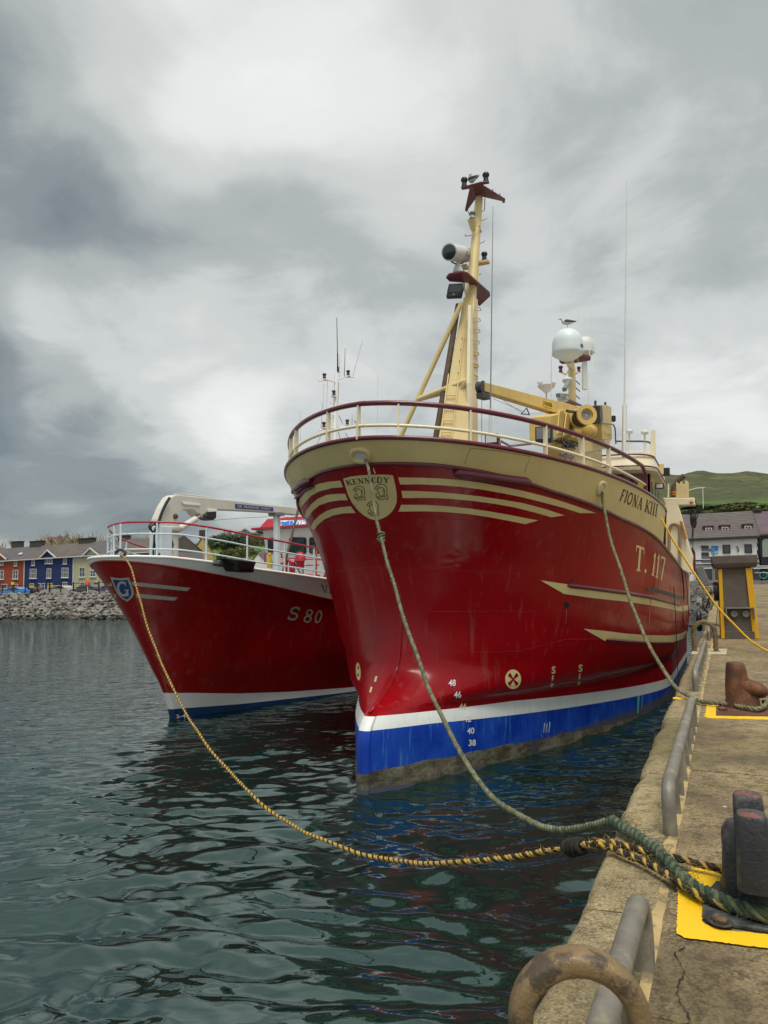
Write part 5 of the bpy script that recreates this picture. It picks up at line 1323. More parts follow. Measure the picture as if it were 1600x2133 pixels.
mb = MB(); mb.tube([V4(500, 255, .1), V4(760, 235, .1), V4(1010, 222, .1), V4(1220, 238, .1)], .006, 5); mb.build('crane_wire', M_DGREY, k_cr)
po = V4(1025, 205, .1); mb = MB(); l2 = B2.loc(po); mb.hexa([B2(l2.x + a, l2.y + b, 3.0) for a, b in ((-.08, -.08), (.08, -.08), (.08, .08), (-.08, .08))], [B2(l2.x + a, l2.y + b, l2.z) for a, b in ((-.08, -.08), (.08, -.08), (.08, .08), (-.08, .08))]); mb.build('boom_rest', M_PALEBLUE, boat, bevel=.01)
mb = MB(); mb.box(po, (.3, .45, .1), B2.M); mb.build('boom_cradle', M_GREY, boat, bevel=.01)

# ---------------------------------------------------------------- wheelhouse
def W4(x, y, s=7.0): return B2.ps(320 + x / 4, 1020 + y / 4, s)
wl = B2.loc(W4(930, 420)); zt = B2.loc(W4(930, 335)).z; wR = -wl.y
def wall_pts(s, ws, z): return [B2(s, -ws, z), B2(s, ws, z), B2(s + 4.5, ws, z), B2(s + 4.5, -ws, z)]
mb = MB(); mb.hexa(wall_pts(7.25, wR - .12, 3.0), wall_pts(6.85, wR + .02, zt)); k_w = mb.build('wheelhouse', M_WHITE2, boat, bevel=.04)
tag(k_w, 'white wheelhouse with dark rounded windows and a red roof edge')
zt2 = B2.loc(W4(930, 245)).z
mb = MB(); mb.hexa(wall_pts(6.7, wR + .12, zt), wall_pts(6.95, wR - .12, zt2)); mb.build('roof_parapet', M_REDRAIL, k_w, bevel=.03)
mb = MB(); mb.hexa(wall_pts(6.55, wR + .3, zt - .02), wall_pts(6.55, wR + .3, zt + .06)); mb.build('roof_edge', M_REDRAIL, k_w, bevel=.01)
def face(x, y):   # a point on the sloping front of the wheelhouse
    p = W4(x, y, 6.85); z = B2.loc(p).z; k = (z - 3.0) / (zt - 3.0); return W4(x, y, 7.25 - .40 * k - .012)
for x0, x1, y0, y1 in ((955, 1040, 402, 530), (1132, 1272, 398, 535), (1300, 1440, 396, 533), (1470, 1600, 396, 530)):
    r = 18; pl = []
    for cx, cy, a0 in ((x1 - r, y0 + r, -90), (x1 - r, y1 - r, 0), (x0 + r, y1 - r, 90), (x0 + r, y0 + r, 180)):
        pl += [(cx + r * math.cos(math.radians(a0 + 90 * i / 5)), cy + r * math.sin(math.radians(a0 + 90 * i / 5))) for i in range(6)]
    mb = MB(); mb.prism([face(*p) - B2.a * .03 for p in pl], B2.a * .06); k_f = mb.build('window_frame', M_BLACK, k_w)
    ins = [(x0 + (x - x0) * .86 + (x1 - x0) * .07, y0 + (y - y0) * .86 + (y1 - y0) * .07) for x, y in pl]
    mb = MB(); mb.prism([face(*p) - B2.a * .04 for p in ins], B2.a * .008); mb.build('window_pane', M_GLASS, k_w)
mb = MB(); mb.hexa(*[[B2(7.2 - .02 + d, w, z) for d, w in ((0, -wR - .02), (0, wR + .02), (.03, wR + .02), (.03, -wR - .02))] for z in (3.75, 3.95)]); mb.build('red_band', M_REDRAIL, k_w)
def par(x, y):
    p = W4(x, y, 6.8); z = B2.loc(p).z; k = (z - zt) / (zt2 - zt); return W4(x, y, 6.7 + .25 * k - .015)
M_SKYB = pm('sign_blue', (.02, .22, .62), .4, .08, 3)
mb = MB()
for q in ([(1043, 312), (1068, 290), (1060, 262), (1092, 268), (1135, 256), (1128, 300), (1090, 300)], [(1140, 258), (1500, 252), (1495, 300), (1128, 303)]): 
    k = len(mb.v); mb.add([par(x, y) for x, y in q], [tuple(range(len(q)))])
mb.build('roof_sign', M_SKYB, k_w)
q = [par(x, y) - B2.a * .01 for x, y in ((1160, 262), (1440, 258), (1432, 296), (1148, 299))]
flat_text('roof_lettering', 'VIKING', q, M_WHITE2, k_w, .03)
mb = MB(); mb.add([par(x, y) + B2.a * .005 for x, y in ((1035, 318), (1062, 288), (1055, 257), (1500, 246), (1498, 306), (1090, 306))], [tuple(range(6))]); mb.build('roof_sign_border', M_WHITE2, k_w)

# deck gear seen through the rails
for pl, r, m in (([(925, 620), (930, 545), (950, 530), (1060, 535), (1065, 560)], .025, M_REDRAIL), ([(1000, 640), (1000, 560), (1030, 548), (1062, 560), (1065, 640)], .02, M_PALEBLUE), ([(1105, 700), (1108, 610), (1125, 590), (1140, 610), (1142, 700)], .05, M_REDRAIL), ([(1165, 710), (1165, 600)], .06, M_REDRAIL), ([(1060, 565), (1400, 585)], .02, M_REDRAIL), ([(1165, 632), (1380, 628)], .02, M_REDRAIL), ([(1175, 610), (1225, 700)], .02, M_DGREY), ([(1265, 710), (1265, 600), (1240, 585)], .02, M_PALEBLUE), ([(1250, 600), (1250, 700)], .012, M_DGREY), ([(1240, 600), (1240, 700)], .012, M_DGREY), ([(1355, 730), (1358, 500)], .03, pm('rusty_red', (.4, .1, .04), .6, .2, 4))):
    mb = MB(); mb.tube(smooth_path([W4(x, y, 5.5) for x, y in pl], 4), r, 8); mb.build('deck_pipe', m, boat, smooth=60)
mb = MB(); mb.lathe(W4(1222, 625, 5.5), B2.u, [(.12, -.1), (.13, .05), (.2, .12), (.18, .25), (.1, .4), (.02, .42)], 14); mb.build('red_vent_cowl', M_REDRAIL, boat, smooth=50)
mb = MB(); mb.prism([W4(x, y, 4.6) for x, y in ((1240, 705), (1320, 705), (1330, 730), (1270, 735))], B2.a * .5); mb.build('red_hatch_edge', M_REDRAIL, boat, bevel=.02)
mb = MB(); mb.prism([W4(x, y, 4.2) for x, y in ((1397, 750), (1425, 690), (1445, 700), (1445, 755))], B2.a * .5); mb.build('red_bin_corner', M_REDRAIL, boat, bevel=.02)
mb = MB(); mb.lathe(W4(967, 600, 5.0), B2.u, [(.09, -.2), (.1, 0), (.07, .12), (.05, .2), (.08, .24), (.02, .3)], 12); mb.build('yellow_buoy_lamp', M_SIGNY, boat, smooth=50)
mb = MB(); mb.lathe(W4(1045, 610, 5.3), B2.u, [(.14, -.1), (.2, .0), (.14, .14), (.02, .18)], 12); mb.build('orange_buoy', pm('buoy_pink', (.6, .3, .24), .6, .1, 4), boat, smooth=50)
st0, st1 = B2.pw(622, 1058, 2.2), B2.pw(589, 1194, 2.2); mb = MB(); mb.tube([st0, st1], .035, 8); mb.build('stay_wire', M_BROWN, boat, smooth=60)
mb = MB(); mb.lathe(st1, B2.u, [(.1, -.1), (.1, 0), (.05, .05)], 10); mb.build('stay_shoe', M_BLACK, boat)
# the black chute hung on the bulwark
def X2(x, y, w): return B2.pw(440 + x / 6.667, 1060 + y / 6.667, w)
mb = MB(); mb.prism([X2(x, y, 2.35) for x, y in ((215, 682), (630, 735), (605, 800), (595, 882), (360, 862), (315, 790))], -B2.c * .35); k_c = mb.build('black_chute', M_BLACK, boat, bevel=.02)
mb = MB(); mb.prism([X2(x, y, 2.37) for x, y in ((395, 725), (600, 745), (585, 790), (575, 840), (395, 828))], B2.c * .02); mb.build('chute_panel', pm('chute_inner', (.006, .006, .007), .3, .1, 4), k_c)
mb = MB(); mb.prism([X2(x, y, 2.2) for x, y in ((100, 760), (125, 705), (300, 755), (325, 815), (110, 785))], -B2.c * .2); mb.build('chute_flap', M_DGREY, k_c, bevel=.02)
mb = MB(); mb.tube([X2(225, 690, 2.4), X2(330, 770, 2.42), X2(345, 860, 2.42)], .02, 6); mb.build('chute_frame', M_BLACK, k_c)

# ---------------------------------------------------------------- mast
def M3(x, y, w=0.0): return B2.pw(620 + x / 7.11, 650 + y / 7.11, w)
m0, m1 = M3(545, 1900), M3(572, 890); m0 = m0 + (m0 - m1) * .55
mb = MB(); mb.tube([m0, m1], [.13, .062], 12); k_m = mb.build('mast', M_WHITE2, boat, smooth=50)
mb = MB(); mb.tube([M3(575, 1040), M3(440, 1005), M3(310, 1020)], .026, 6); mb.tube([M3(575, 1000), M3(700, 965), M3(840, 960)], .026, 6); mb.build('yard_arm', M_WHITE2, k_m, smooth=40)
mb = MB(); mb.tube([M3(560, 1715), M3(440, 1728), M3(320, 1750)], .024, 6); mb.tube([M3(570, 1710), M3(700, 1700), M3(850, 1690)], .024, 6); mb.build('yard_arm', M_WHITE2, k_m, smooth=40)
for x, y, m in ((398, 985, M_MAROON), (750, 935, M_BLACK), (537, 1235, M_DGREY), (390, 1705, M_MAROON), (737, 1665, M_DGREY)):
    lantern(M3(x, y), .2, .078, m, k_m, B2.u); mb = MB(); mb.lathe(M3(x, y) - B2.u * .06, B2.u, [(.1, 0), (.1, .03)], 14); mb.build('lamp_shelf', M_WHITE2, k_m)
mb = MB(); mb.lathe(M3(858, 1625), B2.u, [(.01, -.14), (.012, -.03), (.065, 0), (.06, .06), (.02, .08)], 14); mb.build('position_aerial', M_ANT, k_m, smooth=50)
for (xa, ya), (xb, yb), r, m in (((597, 880), (580, 85), .035, M_DGREY), ((692, 960), (705, 540), .03, M_GREY), ((818, 950), (965, 415), .018, M_GREY), ((805, 1680), (808, 1515), .02, M_GREY), ((348, 1720), (368, 1335), .016, M_GREY), ((622, 1000), (620, 650), .012, M_GREY), ((1185, 1860), (1187, 880), .016, M_ANT), ((45, 2030), (40, 1460), .016, M_ANT), ((390, 1060), (378, 1440), .02, M_ANT), ((445, 1010), (428, 1440), .02, M_ANT), ((610, 1040), (600, 1330), .02, M_GREY)):
    mb = MB(); mb.tube([M3(xa, ya), M3(xb, yb)], [r * .55, r * .35], 6); mb.build('whip_antenna', m, k_m, smooth=60)
mb = MB(); mb.tube([M3(598, 895), M3(598, 820), M3(594, 800), M3(592, 610)], [.045, .045, .028, .024], 8); mb.build('antenna_base', M_BLACK, k_m, smooth=50)
for a, b in (((345, 1830), (295, 1945)), ((710, 1790), (758, 1880)), ((605, 1780), (638, 1890)), ((610, 1530), (665, 1650)), ((500, 1560), (440, 1700))):
    mb = MB(); mb.tube([M3(*a), M3(*b)], .012, 5); mb.build('stay_wire', M_GREY, k_m)
for x, y in ((535, 1345), (600, 1340), (520, 1525)): mb = MB(); mb.tube([M3(570, y), M3(x - 45 if x < 570 else x + 22, y + 2), M3(x - 48 if x < 570 else x + 28, y - 18)], .015, 6); mb.build('climbing_step', M_WHITE2, k_m)

# loose gear on the fore deck
p = W4(300, 610, 1.2)
tub = MB(); tub.hexa([B2(B2.loc(p).x + a, B2.loc(p).y + b, 3.45) for a, b in ((-.3, -.42), (.3, -.42), (.3, .42), (-.3, .42))], [B2(B2.loc(p).x + a, B2.loc(p).y + b, 3.98) for a, b in ((-.36, -.5), (.36, -.5), (.36, .5), (-.36, .5))])
o = tub.build('fish_tub', pm('tub_red', (.33, .01, .015), .5, .12, 3), None, bevel=.02); tag(o, 'dark red plastic tub on the fore deck of the smaller boat, below the white crane', 'tub')
p = W4(455, 600, 1.9); l = B2.loc(p)
mb = MB(); mb.hexa([B2(l.x + a, l.y + b, 3.3) for a, b in ((-.3, -.55), (.3, -.55), (.3, .55), (-.3, .55))], [B2(l.x + a, l.y + b, 3.86) for a, b in ((-.33, -.6), (.33, -.6), (.33, .6), (-.33, .6))])
o = mb.build('fish_box', pm('box_blue', (.12, .25, .42), .5, .12, 3), None, bevel=.02); tag(o, 'pale blue box on the fore deck of the smaller boat, beside the black chute', 'box')
# ================================================================== mooring lines
def rope_strands(path, R, pitch, nstr, sides, fuzz=0.0, seed=0):
    """a laid rope: each strand winds round the path"""
    P = resample(path, pitch / 7); out = [[] for _ in range(nstr)]; x = None; acc = 0.0; rr = random.Random(seed)
    for i, p in enumerate(P):
        t = (P[min(i + 1, len(P) - 1)] - P[max(i - 1, 0)]).normalized()
        if x is None: x = frame_axes(t)[0]
        x = (x - t * x.dot(t)).normalized(); y = t.cross(x)
        if i: acc += (P[i] - P[i - 1]).length * (1 + .25 * math.sin(acc * 3.1 + seed))
        p = p + x * (R * .22 * math.sin(acc * 4.3 + seed)) + y * (R * .22 * math.sin(acc * 5.9 + 1))
        for k in range(nstr):
            a = 2 * math.pi * (acc / pitch + k / nstr); q = R * .52 * (1 + rr.uniform(-fuzz, fuzz))
            out[k].append(p + x * (q * math.cos(a)) + y * (q * math.sin(a)))
    r = R * (.56 if nstr <= 3 else .50)
    return [(s, r) for s in out]
def rope(name, path, R, mats, label, pitch=None, sides=6, group='mooring lines', nstr=3, fray=0, seed=0):
    root = thing(name, path[-1], label, 'rope', group)
    for k, (s, r) in enumerate(rope_strands(path, R, pitch or R * 6, nstr, sides, .12, seed)):
        rl = [r * (1 + .12 * math.sin(i * .23 + k * 2) + rng.uniform(-.06, .06)) for i in range(len(s))]
        mb = MB(); mb.tube(s, rl, sides, caps=True); mb.build('strand', mats[k % len(mats)], root, smooth=180, fix=False)
    if fray:
        P = resample(path, .012); mb = MB()
        for _ in range(fray):
            p = rng.choice(P); d = Vector((rng.gauss(0, 1), rng.gauss(0, 1), rng.gauss(0, 1))).normalized(); e = Vector((rng.gauss(0, 1), rng.gauss(0, 1), rng.gauss(0, .6))) * R * .5
            mb.tube([p + d * R * .8, p + d * R * 1.25 + e, p + d * R * 1.5 + e * 2.2], [.0011, .0009, .0004], 3, caps=False)
        tag(mb.build('loose_fibres', mats[0], root, fix=False), kind='stuff')
    return root
def hang(pts_px, A, B):
    """points seen along a line hanging in the upright plane through its two ends"""
    d = Vector((B.x - A.x, B.y - A.y, 0)).normalized(); n = Vector((d.y, -d.x, 0))
    return [A] + [on_plane(x, y, A, n) for x, y in pts_px] + [B]
def rope_mat(name, a, b, sc=60):
    return pm(name, a, .85, .25, 25, bump=.004, bscale=sc * 3, col2=b, patch=(9, .45, .62))
M_RG = rope_mat('rope_green', (.095, .12, .07), (.19, .195, .12)); M_RG2 = rope_mat('rope_dark_green', (.028, .055, .03), (.085, .115, .06))
M_RO = rope_mat('rope_olive', (.15, .14, .07), (.26, .23, .13)); M_RY = rope_mat('rope_yellow', (.50, .31, .05), (.40, .28, .10)); M_RK = rope_mat('rope_black', (.012, .011, .008), (.03, .027, .018))
M_RYB = pm('rope_bright_yellow', (.78, .46, .01), .6, .1, 20, bump=.002, bscale=150)
ROPE_R = .030
eg = on_z(1276, 1709, ZQ + .045)
def onq(pts, dz=.03): return [on_z(x, y, ZQ + dz) for x, y in pts]
g_air = hang([(768, 975), (775, 1030), (785, 1085), (797, 1130), (808, 1175), (826, 1235), (846, 1300), (868, 1365), (892, 1430), (920, 1490), (952, 1555), (985, 1610), (1022, 1655), (1065, 1690), (1110, 1714), (1155, 1726), (1205, 1726), (1245, 1719)], hit(BV1, 763, 953, .05), eg)
B_NEAR = on_z(1572, 1868, ZQ); 
g_path = smooth_path(g_air, 4)
rope('mooring_line', g_path, .0245, [M_RG, M_RO, M_RG], 'grey-green mooring line hanging from the hawse hole at the trawler bow to the quay edge', .11, 6, fray=600)
g2 = smooth_path([g_path[-2], eg + Vector((0, 0, .005))] + onq([(1300, 1722), (1330, 1742), (1362, 1768), (1390, 1795), (1420, 1826), (1452, 1850), (1500, 1873), (1550, 1893), (1610, 1908), (1680, 1895)], .055), 5)
rope('eye_splice', g2, .035, [M_RG2, M_RG, M_RG2, M_RG], 'thick dark green spliced rope end lying over the quay edge to the twin-post bollard', .13, 6, nstr=4, fray=700)
mb_k = [(797, 1115, .05), (799, 1128, .06)]
# yellow and black line of the smaller boat
ey = on_z(1243, 1757, ZQ + .05)
y_air = hang([(272, 1180), (285, 1225), (300, 1280), (318, 1335), (345, 1400), (378, 1468), (412, 1525), (450, 1575), (500, 1630), (556, 1684), (620, 1725), (690, 1757), (760, 1780), (830, 1794), (900, 1799), (980, 1795), (1060, 1785), (1130, 1774), (1190, 1766)], ROPE2_START, ey)
y_path = smooth_path(y_air, 4)
rope('mooring_line', y_path, .0185, [M_RY, M_RK, M_RY], 'long yellow and black mooring line sagging over the water from the smaller boat', .09, 6, fray=900)
for k, (pts, dzv) in enumerate((([(1262, 1752), (1300, 1762), (1345, 1775), (1390, 1785), (1440, 1797), (1490, 1808), (1540, 1820)], .035), ([(1268, 1762), (1300, 1777), (1340, 1795), (1375, 1815), (1410, 1838), (1450, 1862), (1490, 1880), (1540, 1893), (1600, 1895), (1680, 1880)], .03))):
    pth = smooth_path([y_path[-2], ey] + onq(pts, dzv + .012), 5)
    rope('rope_loop', pth, .0195, [M_RY, M_RK, M_RK], ['upper leg of the yellow and black rope loop running to the bollard', 'lower leg of the yellow and black rope loop wound round the bollard'][k], .10, 6, seed=k, fray=350)
kn = resample(y_path, .02)[-16:-4]
mbk = MB(); c0_ = kn[len(kn) // 2]; ax_ = (kn[-1] - kn[0]).normalized(); xx, yy, _ = frame_axes(ax_)
for j in range(4):
    ja, jb = rng.uniform(-.5, .5), rng.uniform(-.5, .5); rad = rng.uniform(.028, .044); ex = (xx + ax_ * ja).normalized(); ey_ = (yy + ax_ * jb).normalized()
    ring_ = [c0_ + ax_ * ((j - 1.5) * .034) + ex * (rad * math.cos(a)) + ey_ * (rad * math.sin(a)) for a in np.linspace(0, 6.283, 17)[:-1]]
    mbk.tube(ring_, rng.uniform(.013, .018), 6, closed=True)
for j in range(16):
    d_ = Vector((rng.uniform(-1, 1), rng.uniform(-1, 1), rng.uniform(-.4, 1))).normalized(); mbk.tube([c0_ - ax_ * .07, c0_ - ax_ * .075 + d_ * .05, c0_ - ax_ * .08 + d_ * .09 - Vector((0, 0, .015))], .0035, 4)
kno = mbk.build('rope_knot', [M_RK], None, smooth=180); tag(kno, 'dark knot in the yellow and black rope beside the quay edge', 'knot')
kk = Vector(g_path[min(range(len(g_path)), key=lambda i: abs(project(g_path[i])[1] - 1122))]); mbk = MB()
for j in range(4):
    mbk.tube([kk + Vector((rng.uniform(.03, .05) * math.cos(a), .032 * math.sin(a), (j - 1.5) * .03 + .02 * math.sin(a + j))) for a in np.linspace(0, 6.283, 15)[:-1]], .018, 6, closed=True)
kno = mbk.build('rope_knot', M_RG, None, smooth=180); tag(kno, 'frayed knot high on the grey-green line in front of the trawler bow', 'knot')
# second green line from the side fairlead to the rusty bollard
e2 = on_z(1440, 1453, ZQ + .05)
r_air = hang([(1256, 1045), (1264, 1090), (1276, 1135), (1290, 1180), (1305, 1225), (1322, 1275), (1342, 1322), (1362, 1362), (1382, 1395), (1402, 1424), (1420, 1442)], hit(BV1, 1250, 1022, .06), e2)
r_path = smooth_path(r_air, 4) + smooth_path([e2] + onq([(1455, 1459), (1480, 1463), (1505, 1464), (1530, 1468), (1560, 1475), (1583, 1477), (1596, 1470), (1590, 1462)], .05), 4)[1:]
rope('mooring_line', r_path, .027, [M_RO, M_RG, M_RO], 'olive mooring line from the trawler side fairlead to the rusty hooked bollard', .13, 6)
# bright yellow line over the trawler side to the quay
e3 = on_z(1602, 1357, ZQ + .03); s3 = hit(BV1, 1345, 1024, .06) or H1.P(7, z_top(7), 1)
yl = smooth_path([s3 + Vector((0, 0, .04))] + hang([(1362, 1046), (1378, 1080), (1400, 1122), (1422, 1155), (1445, 1192), (1470, 1230), (1500, 1270), (1530, 1302), (1565, 1335)], s3, e3)[1:] + onq([(1650, 1372), (1720, 1380)], .02), 5)
rope('yellow_line', yl, .021, [M_RYB], 'bright yellow rope running from the trawler rail down across the quay', .1, 6, nstr=3)
# black shore cable between the boat and the service pillar
cb = smooth_path([hit(BV1, 1424, 1295, .05) or B1(14, 4, 1.5)] + [at_y(1440, 1305, 16.5), on_z(1462, 1299, ZQ + .3), on_z(1480, 1299, ZQ + .3), on_z(1505, 1304, ZQ + .12)], 6)
mb = MB(); mb.tube(cb, .022, 8); o = mb.build('shore_cable', M_BLACK, None, smooth=60); tag(o, 'black shore power cable looping from the trawler to the service pillar', 'cable')

# ================================================================== quay furniture
M_GALV = pm('weathered_galvanised', (.20, .185, .155), .55, .2, 6, col2=(.30, .265, .19), patch=(7, .45, .65), metal=.25, bump=.002, bscale=60, streak=.3)
M_RUST = pm('rusty_iron', (.10, .042, .022), .75, .25, 5, col2=(.19, .075, .03), patch=(4, .45, .62), bump=.004, bscale=50)
M_CAST = pm('black_cast_iron', (.022, .024, .026), .45, .3, 5, col2=(.085, .088, .088), patch=(4.5, .48, .60), bump=.006, bscale=38, streak=.4)
M_RUSTTOP = pm('rust_red_scrape', (.19, .062, .042), .7, .3, 9, col2=(.06, .058, .055), patch=(14, .44, .54))
def bar_rail(q0, r0, q1, r1, h, R, nposts, label):
    root = thing('edge_rail', Q(q0, r0), label, 'rail', 'low pipe rails along the quay edge')
    a, b = Q(q0, r0), Q(q1, r1); d = (b - a).normalized(); up = Vector((0, 0, 1)); bend = .12
    pts = [a - up * .03, a + up * (h - bend)] + [a + up * (h - bend + bend * math.sin(k)) + d * (bend * (1 - math.cos(k))) for k in np.linspace(.25, 1.57, 6)]
    pts += [b + up * (h - bend + bend * math.sin(k)) - d * (bend * (1 - math.cos(k))) for k in np.linspace(1.57, .25, 6)] + [b + up * (h - bend), b - up * .03]
    mb = MB(); mb.tube(pts, R, 14); mb.build('bar', M_GALV, root, smooth=60)
    for i in range(nposts):
        p = a.lerp(b, (i + 1) / (nposts + 1)); mb = MB(); mb.tube([p - up * .03 + QC * .01, p + up * (h - R * .6)], R * .72, 10); mb.build('post', M_GALV, root, smooth=60)
qa, ra = qr(1397, 1738); qb, rb = qr(1451, 1513)
bar_rail(qa, ra, qb, ra + .0, .28, .041, 7, 'galvanised pipe rail in the middle of the quay edge, nearer than the rusty bollard')
qc_, rc_ = qr(1343, 2016); bar_rail(qc_ - 1.9, rc_ - .02, qc_, rc_, .27, .041, 3, 'nearest galvanised pipe rail, behind the big ladder hoop')
qd, rd = qr(1450, 1440); qe, re_ = qr(1480, 1362); bar_rail(qd, rd, qe, rd, .27, .041, 6, 'galvanised pipe rail beside the rusty bollard, leading to the far ladder hoop')
qf, rf = qr(1484, 1335); bar_rail(qf, rd, qf + 3.2, rd, .3, .041, 4, 'farthest galvanised pipe rail, left of the service pillar')
def hoop(ctr, half, straight, R, depth, label, facing):
    root = thing('ladder_hoop', ctr, label, 'ladder hoop', 'ladder hoops on the quay edge')
    x = facing.normalized(); up = Vector((0, 0, 1)); y = x.cross(up).normalized(); ring = []
    path = [ctr - x * half - up * .03, ctr - x * half + up * straight * .5]
    path += [ctr + up * straight + x * (-half * math.cos(a)) + up * (half * math.sin(a)) for a in np.linspace(0, math.pi, 22)]
    path += [ctr + x * half + up * straight * .5, ctr + x * half - up * .03]
    rows = []
    for i, p in enumerate(path):
        t = (path[min(i + 1, len(path) - 1)] - path[max(i - 1, 0)]).normalized(); n = t.cross(y).normalized()
        if n.dot(p - (ctr + up * straight)) < 0: n = -n
        sec = []
        for k in range(16):
            a = 2 * math.pi * (k + .5) / 16
            ca, sa = math.copysign(abs(math.cos(a)) ** .6, math.cos(a)), math.copysign(abs(math.sin(a)) ** .6, math.sin(a))
            sec.append(p + n * (R * ca) + y * (depth * sa))
        rows.append(sec)
    mb = MB(); mb.grid(rows, wrap=True); mb.build('hoop_bar', M_HOOP, root, smooth=60)
    for s in (-1, 1):
        mb = MB(); mb.box(ctr + x * (s * half) + up * .004, (.16, .16, .012), Matrix((x, y, up)).transposed()); mb.build('foot_plate', M_HOOP, root, bevel=.003)
M_HOOP = pm('worn_brown_metal', (.21, .145, .07), .5, .3, 5, col2=(.085, .062, .04), patch=(9, .5, .60), metal=.2, bump=.004, bscale=60)
# near hoop: top at (1195, 1978)
Yh = 1.95; hc = at_y(1202, 2010, Yh); hc.z = ZQ
hx = (at_y(1335, 2133, Yh) - at_y(1068, 2133, Yh)); hx.z = 0; hx = (hx.normalized() + QC * .25).normalized()
ztop_h = at_y(1195, 1976, Yh).z - ZQ
hoop(hc + hx * .0, .150, ztop_h - .150 - .030, .031, .042, 'big brown ladder hoop at the bottom edge of the picture', hx)
qh, rh = qr(1484, 1357); hp = Q(qh, .27); 
hoop(hp, .215, .42, .05, .06, 'far ladder hoop standing at the quay edge before the service pillar', QC)

# rusty bollard: a leaning post with a hooked nose
def bollard_rusty():
    c = on_z(1556, 1474, ZQ); root = thing('hooked_bollard', c, 'rust brown iron bollard with a broad hooked nose, olive rope round its foot', 'bollard', 'mooring bollards')
    u = QC * .98 + QA * .0; u = Vector((1, .0, 0)).normalized(); v = Vector((0, 1, 0)); up = Vector((0, 0, 1)); k = 1.0 / 165.0
    def sec(z, x0, x1, dep, n=20, e=.55):
        return [c + u * ((x0 + x1) / 2 + (x1 - x0) / 2 * math.copysign(abs(math.cos(a)) ** e, math.cos(a))) + v * (dep * math.copysign(abs(math.sin(a)) ** e, math.sin(a))) + up * z for a in np.linspace(0, 2 * math.pi, n + 1)[:-1]]
    rows = [sec(0, -.245, .14, .17, e=.8), sec(.05, -.235, .11, .16, e=.8), sec(.10, -.228, .08, .14, e=.75), sec(.27, -.212, .02, .125, e=.55), sec(.46, -.192, -.005, .115), sec(.515, -.185, -.018, .11), sec(.535, -.17, -.03, .09), sec(.538, -.1, -.09, .01)]
    mb = MB(); mb.grid(rows, wrap=True); mb.build('post', M_RUST, root, smooth=50)
    rows = []
    for x, zc, h, d in ((-.19, .30, .10, .10), (-.1, .275, .13, .13), (-.02, .25, .125, .15), (.06, .225, .11, .16), (.13, .205, .098, .15), (.19, .195, .085, .125), (.23, .188, .06, .085), (.25, .185, .03, .045), (.257, .184, .005, .008)):
        rows.append([c + u * x + v * (d * math.cos(a)) + up * (zc + h * math.sin(a)) for a in np.linspace(0, 2 * math.pi, 19)[:-1]])
    mb = MB(); mb.grid(rows, wrap=True); mb.build('hooked_nose', M_RUST, root, smooth=60)
    rows = [sec(.02, -.2, .15, .14, e=.8), sec(.17, -.2, .13, .12, e=.8)]
    mb = MB(); mb.grid(rows, wrap=True); mb.build('neck', M_RUST, root, smooth=60)
    pl = [on_z(x, y, ZQ) for x, y in ((1492, 1472), (1492, 1491), (1690, 1493), (1690, 1474))]
    mb = MB(); mb.prism(pl, (0, 0, .012)); mb.build('base_plate', M_RUST, root, bevel=.004)
    mb = MB(); mb.lathe(on_z(1506, 1480, ZQ + .012), up, [(.05, 0), (.05, .03), (.03, .04)], 6); mb.build('bolt', M_RUST, root)
bollard_rusty()
# near bollard: broad body with two posts
def bollard_near():
    up = Vector((0, 0, 1)); c = on_z(1618, 1866, ZQ); root = thing('twin_post_bollard', c, 'black cast iron bollard with two upright posts in the yellow painted frame', 'bollard', 'mooring bollards')
    def sec(cc, z, rx, ry, n=32, e=.5):
        return [cc + QC * (rx * math.copysign(abs(math.cos(a)) ** e, math.cos(a))) + QA * (ry * math.copysign(abs(math.sin(a)) ** e, math.sin(a))) + up * z for a in np.linspace(0, 2 * math.pi, n + 1)[:-1]]
    rows = [sec(c, 0, .25, .20), sec(c, .05, .235, .185), sec(c, .2, .225, .175), sec(c, .27, .225, .175), sec(c, .305, .205, .155), sec(c, .318, .18, .13), sec(c, .32, .02, .02)]
    mb = MB(); mb.grid(rows, wrap=True); mb.build('body', M_CAST, root, smooth=50)
    for k, (px, py, h, dy) in enumerate(((1556, 1652, .5, .12), (1563, 1692, .47, -.09))):
        # a post standing on the body, found from its top in the photograph
        pc = on_z(px, py, ZQ + h); pc.z = ZQ; lo = pc.copy()
        rows = [sec(lo + QC * .01, .15, .085, .095, 20, .6), sec(lo + QC * .005, .3, .072, .08, 20, .55), sec(lo, h - .02, .064, .07, 20, .5), sec(lo, h - .004, .055, .06, 20, .5)]
        mb = MB(); mb.grid(rows, wrap=True); mb.build('post', M_CAST, root, smooth=40)
        rows = [sec(lo, h - .004, .055, .06, 20, .5), sec(lo, h + .002, .04, .045, 20, .5), sec(lo, h + .004, .005, .005, 20)]
        mb = MB(); mb.grid(rows, wrap=True); mb.build('post_top', M_RUSTTOP, root, smooth=40)
    pl = [on_z(x, y, ZQ) for x, y in ((1466, 1872), (1463, 1914), (1475, 1926), (1600, 1945), (1780, 1970), (1780, 1880), (1600, 1860), (1492, 1842))]
    mb = MB(); mb.prism(pl, (0, 0, .02)); mb.build('base_plate', M_CAST, root, bevel=.006)
    bc = on_z(1502, 1921, ZQ + .02)
    mb = MB(); mb.lathe(bc, up, [(.05, 0), (.05, .004), (.042, .005), (.042, .0008)], 24); mb.build('bolt_recess', M_CAST, root, smooth=40)
    mb = MB(); mb.lathe(bc, up, [(.034, 0), (.034, .018), (.03, .024), (.012, .026)], 6); mb.build('bolt', M_HOOP, root)
bollard_near()
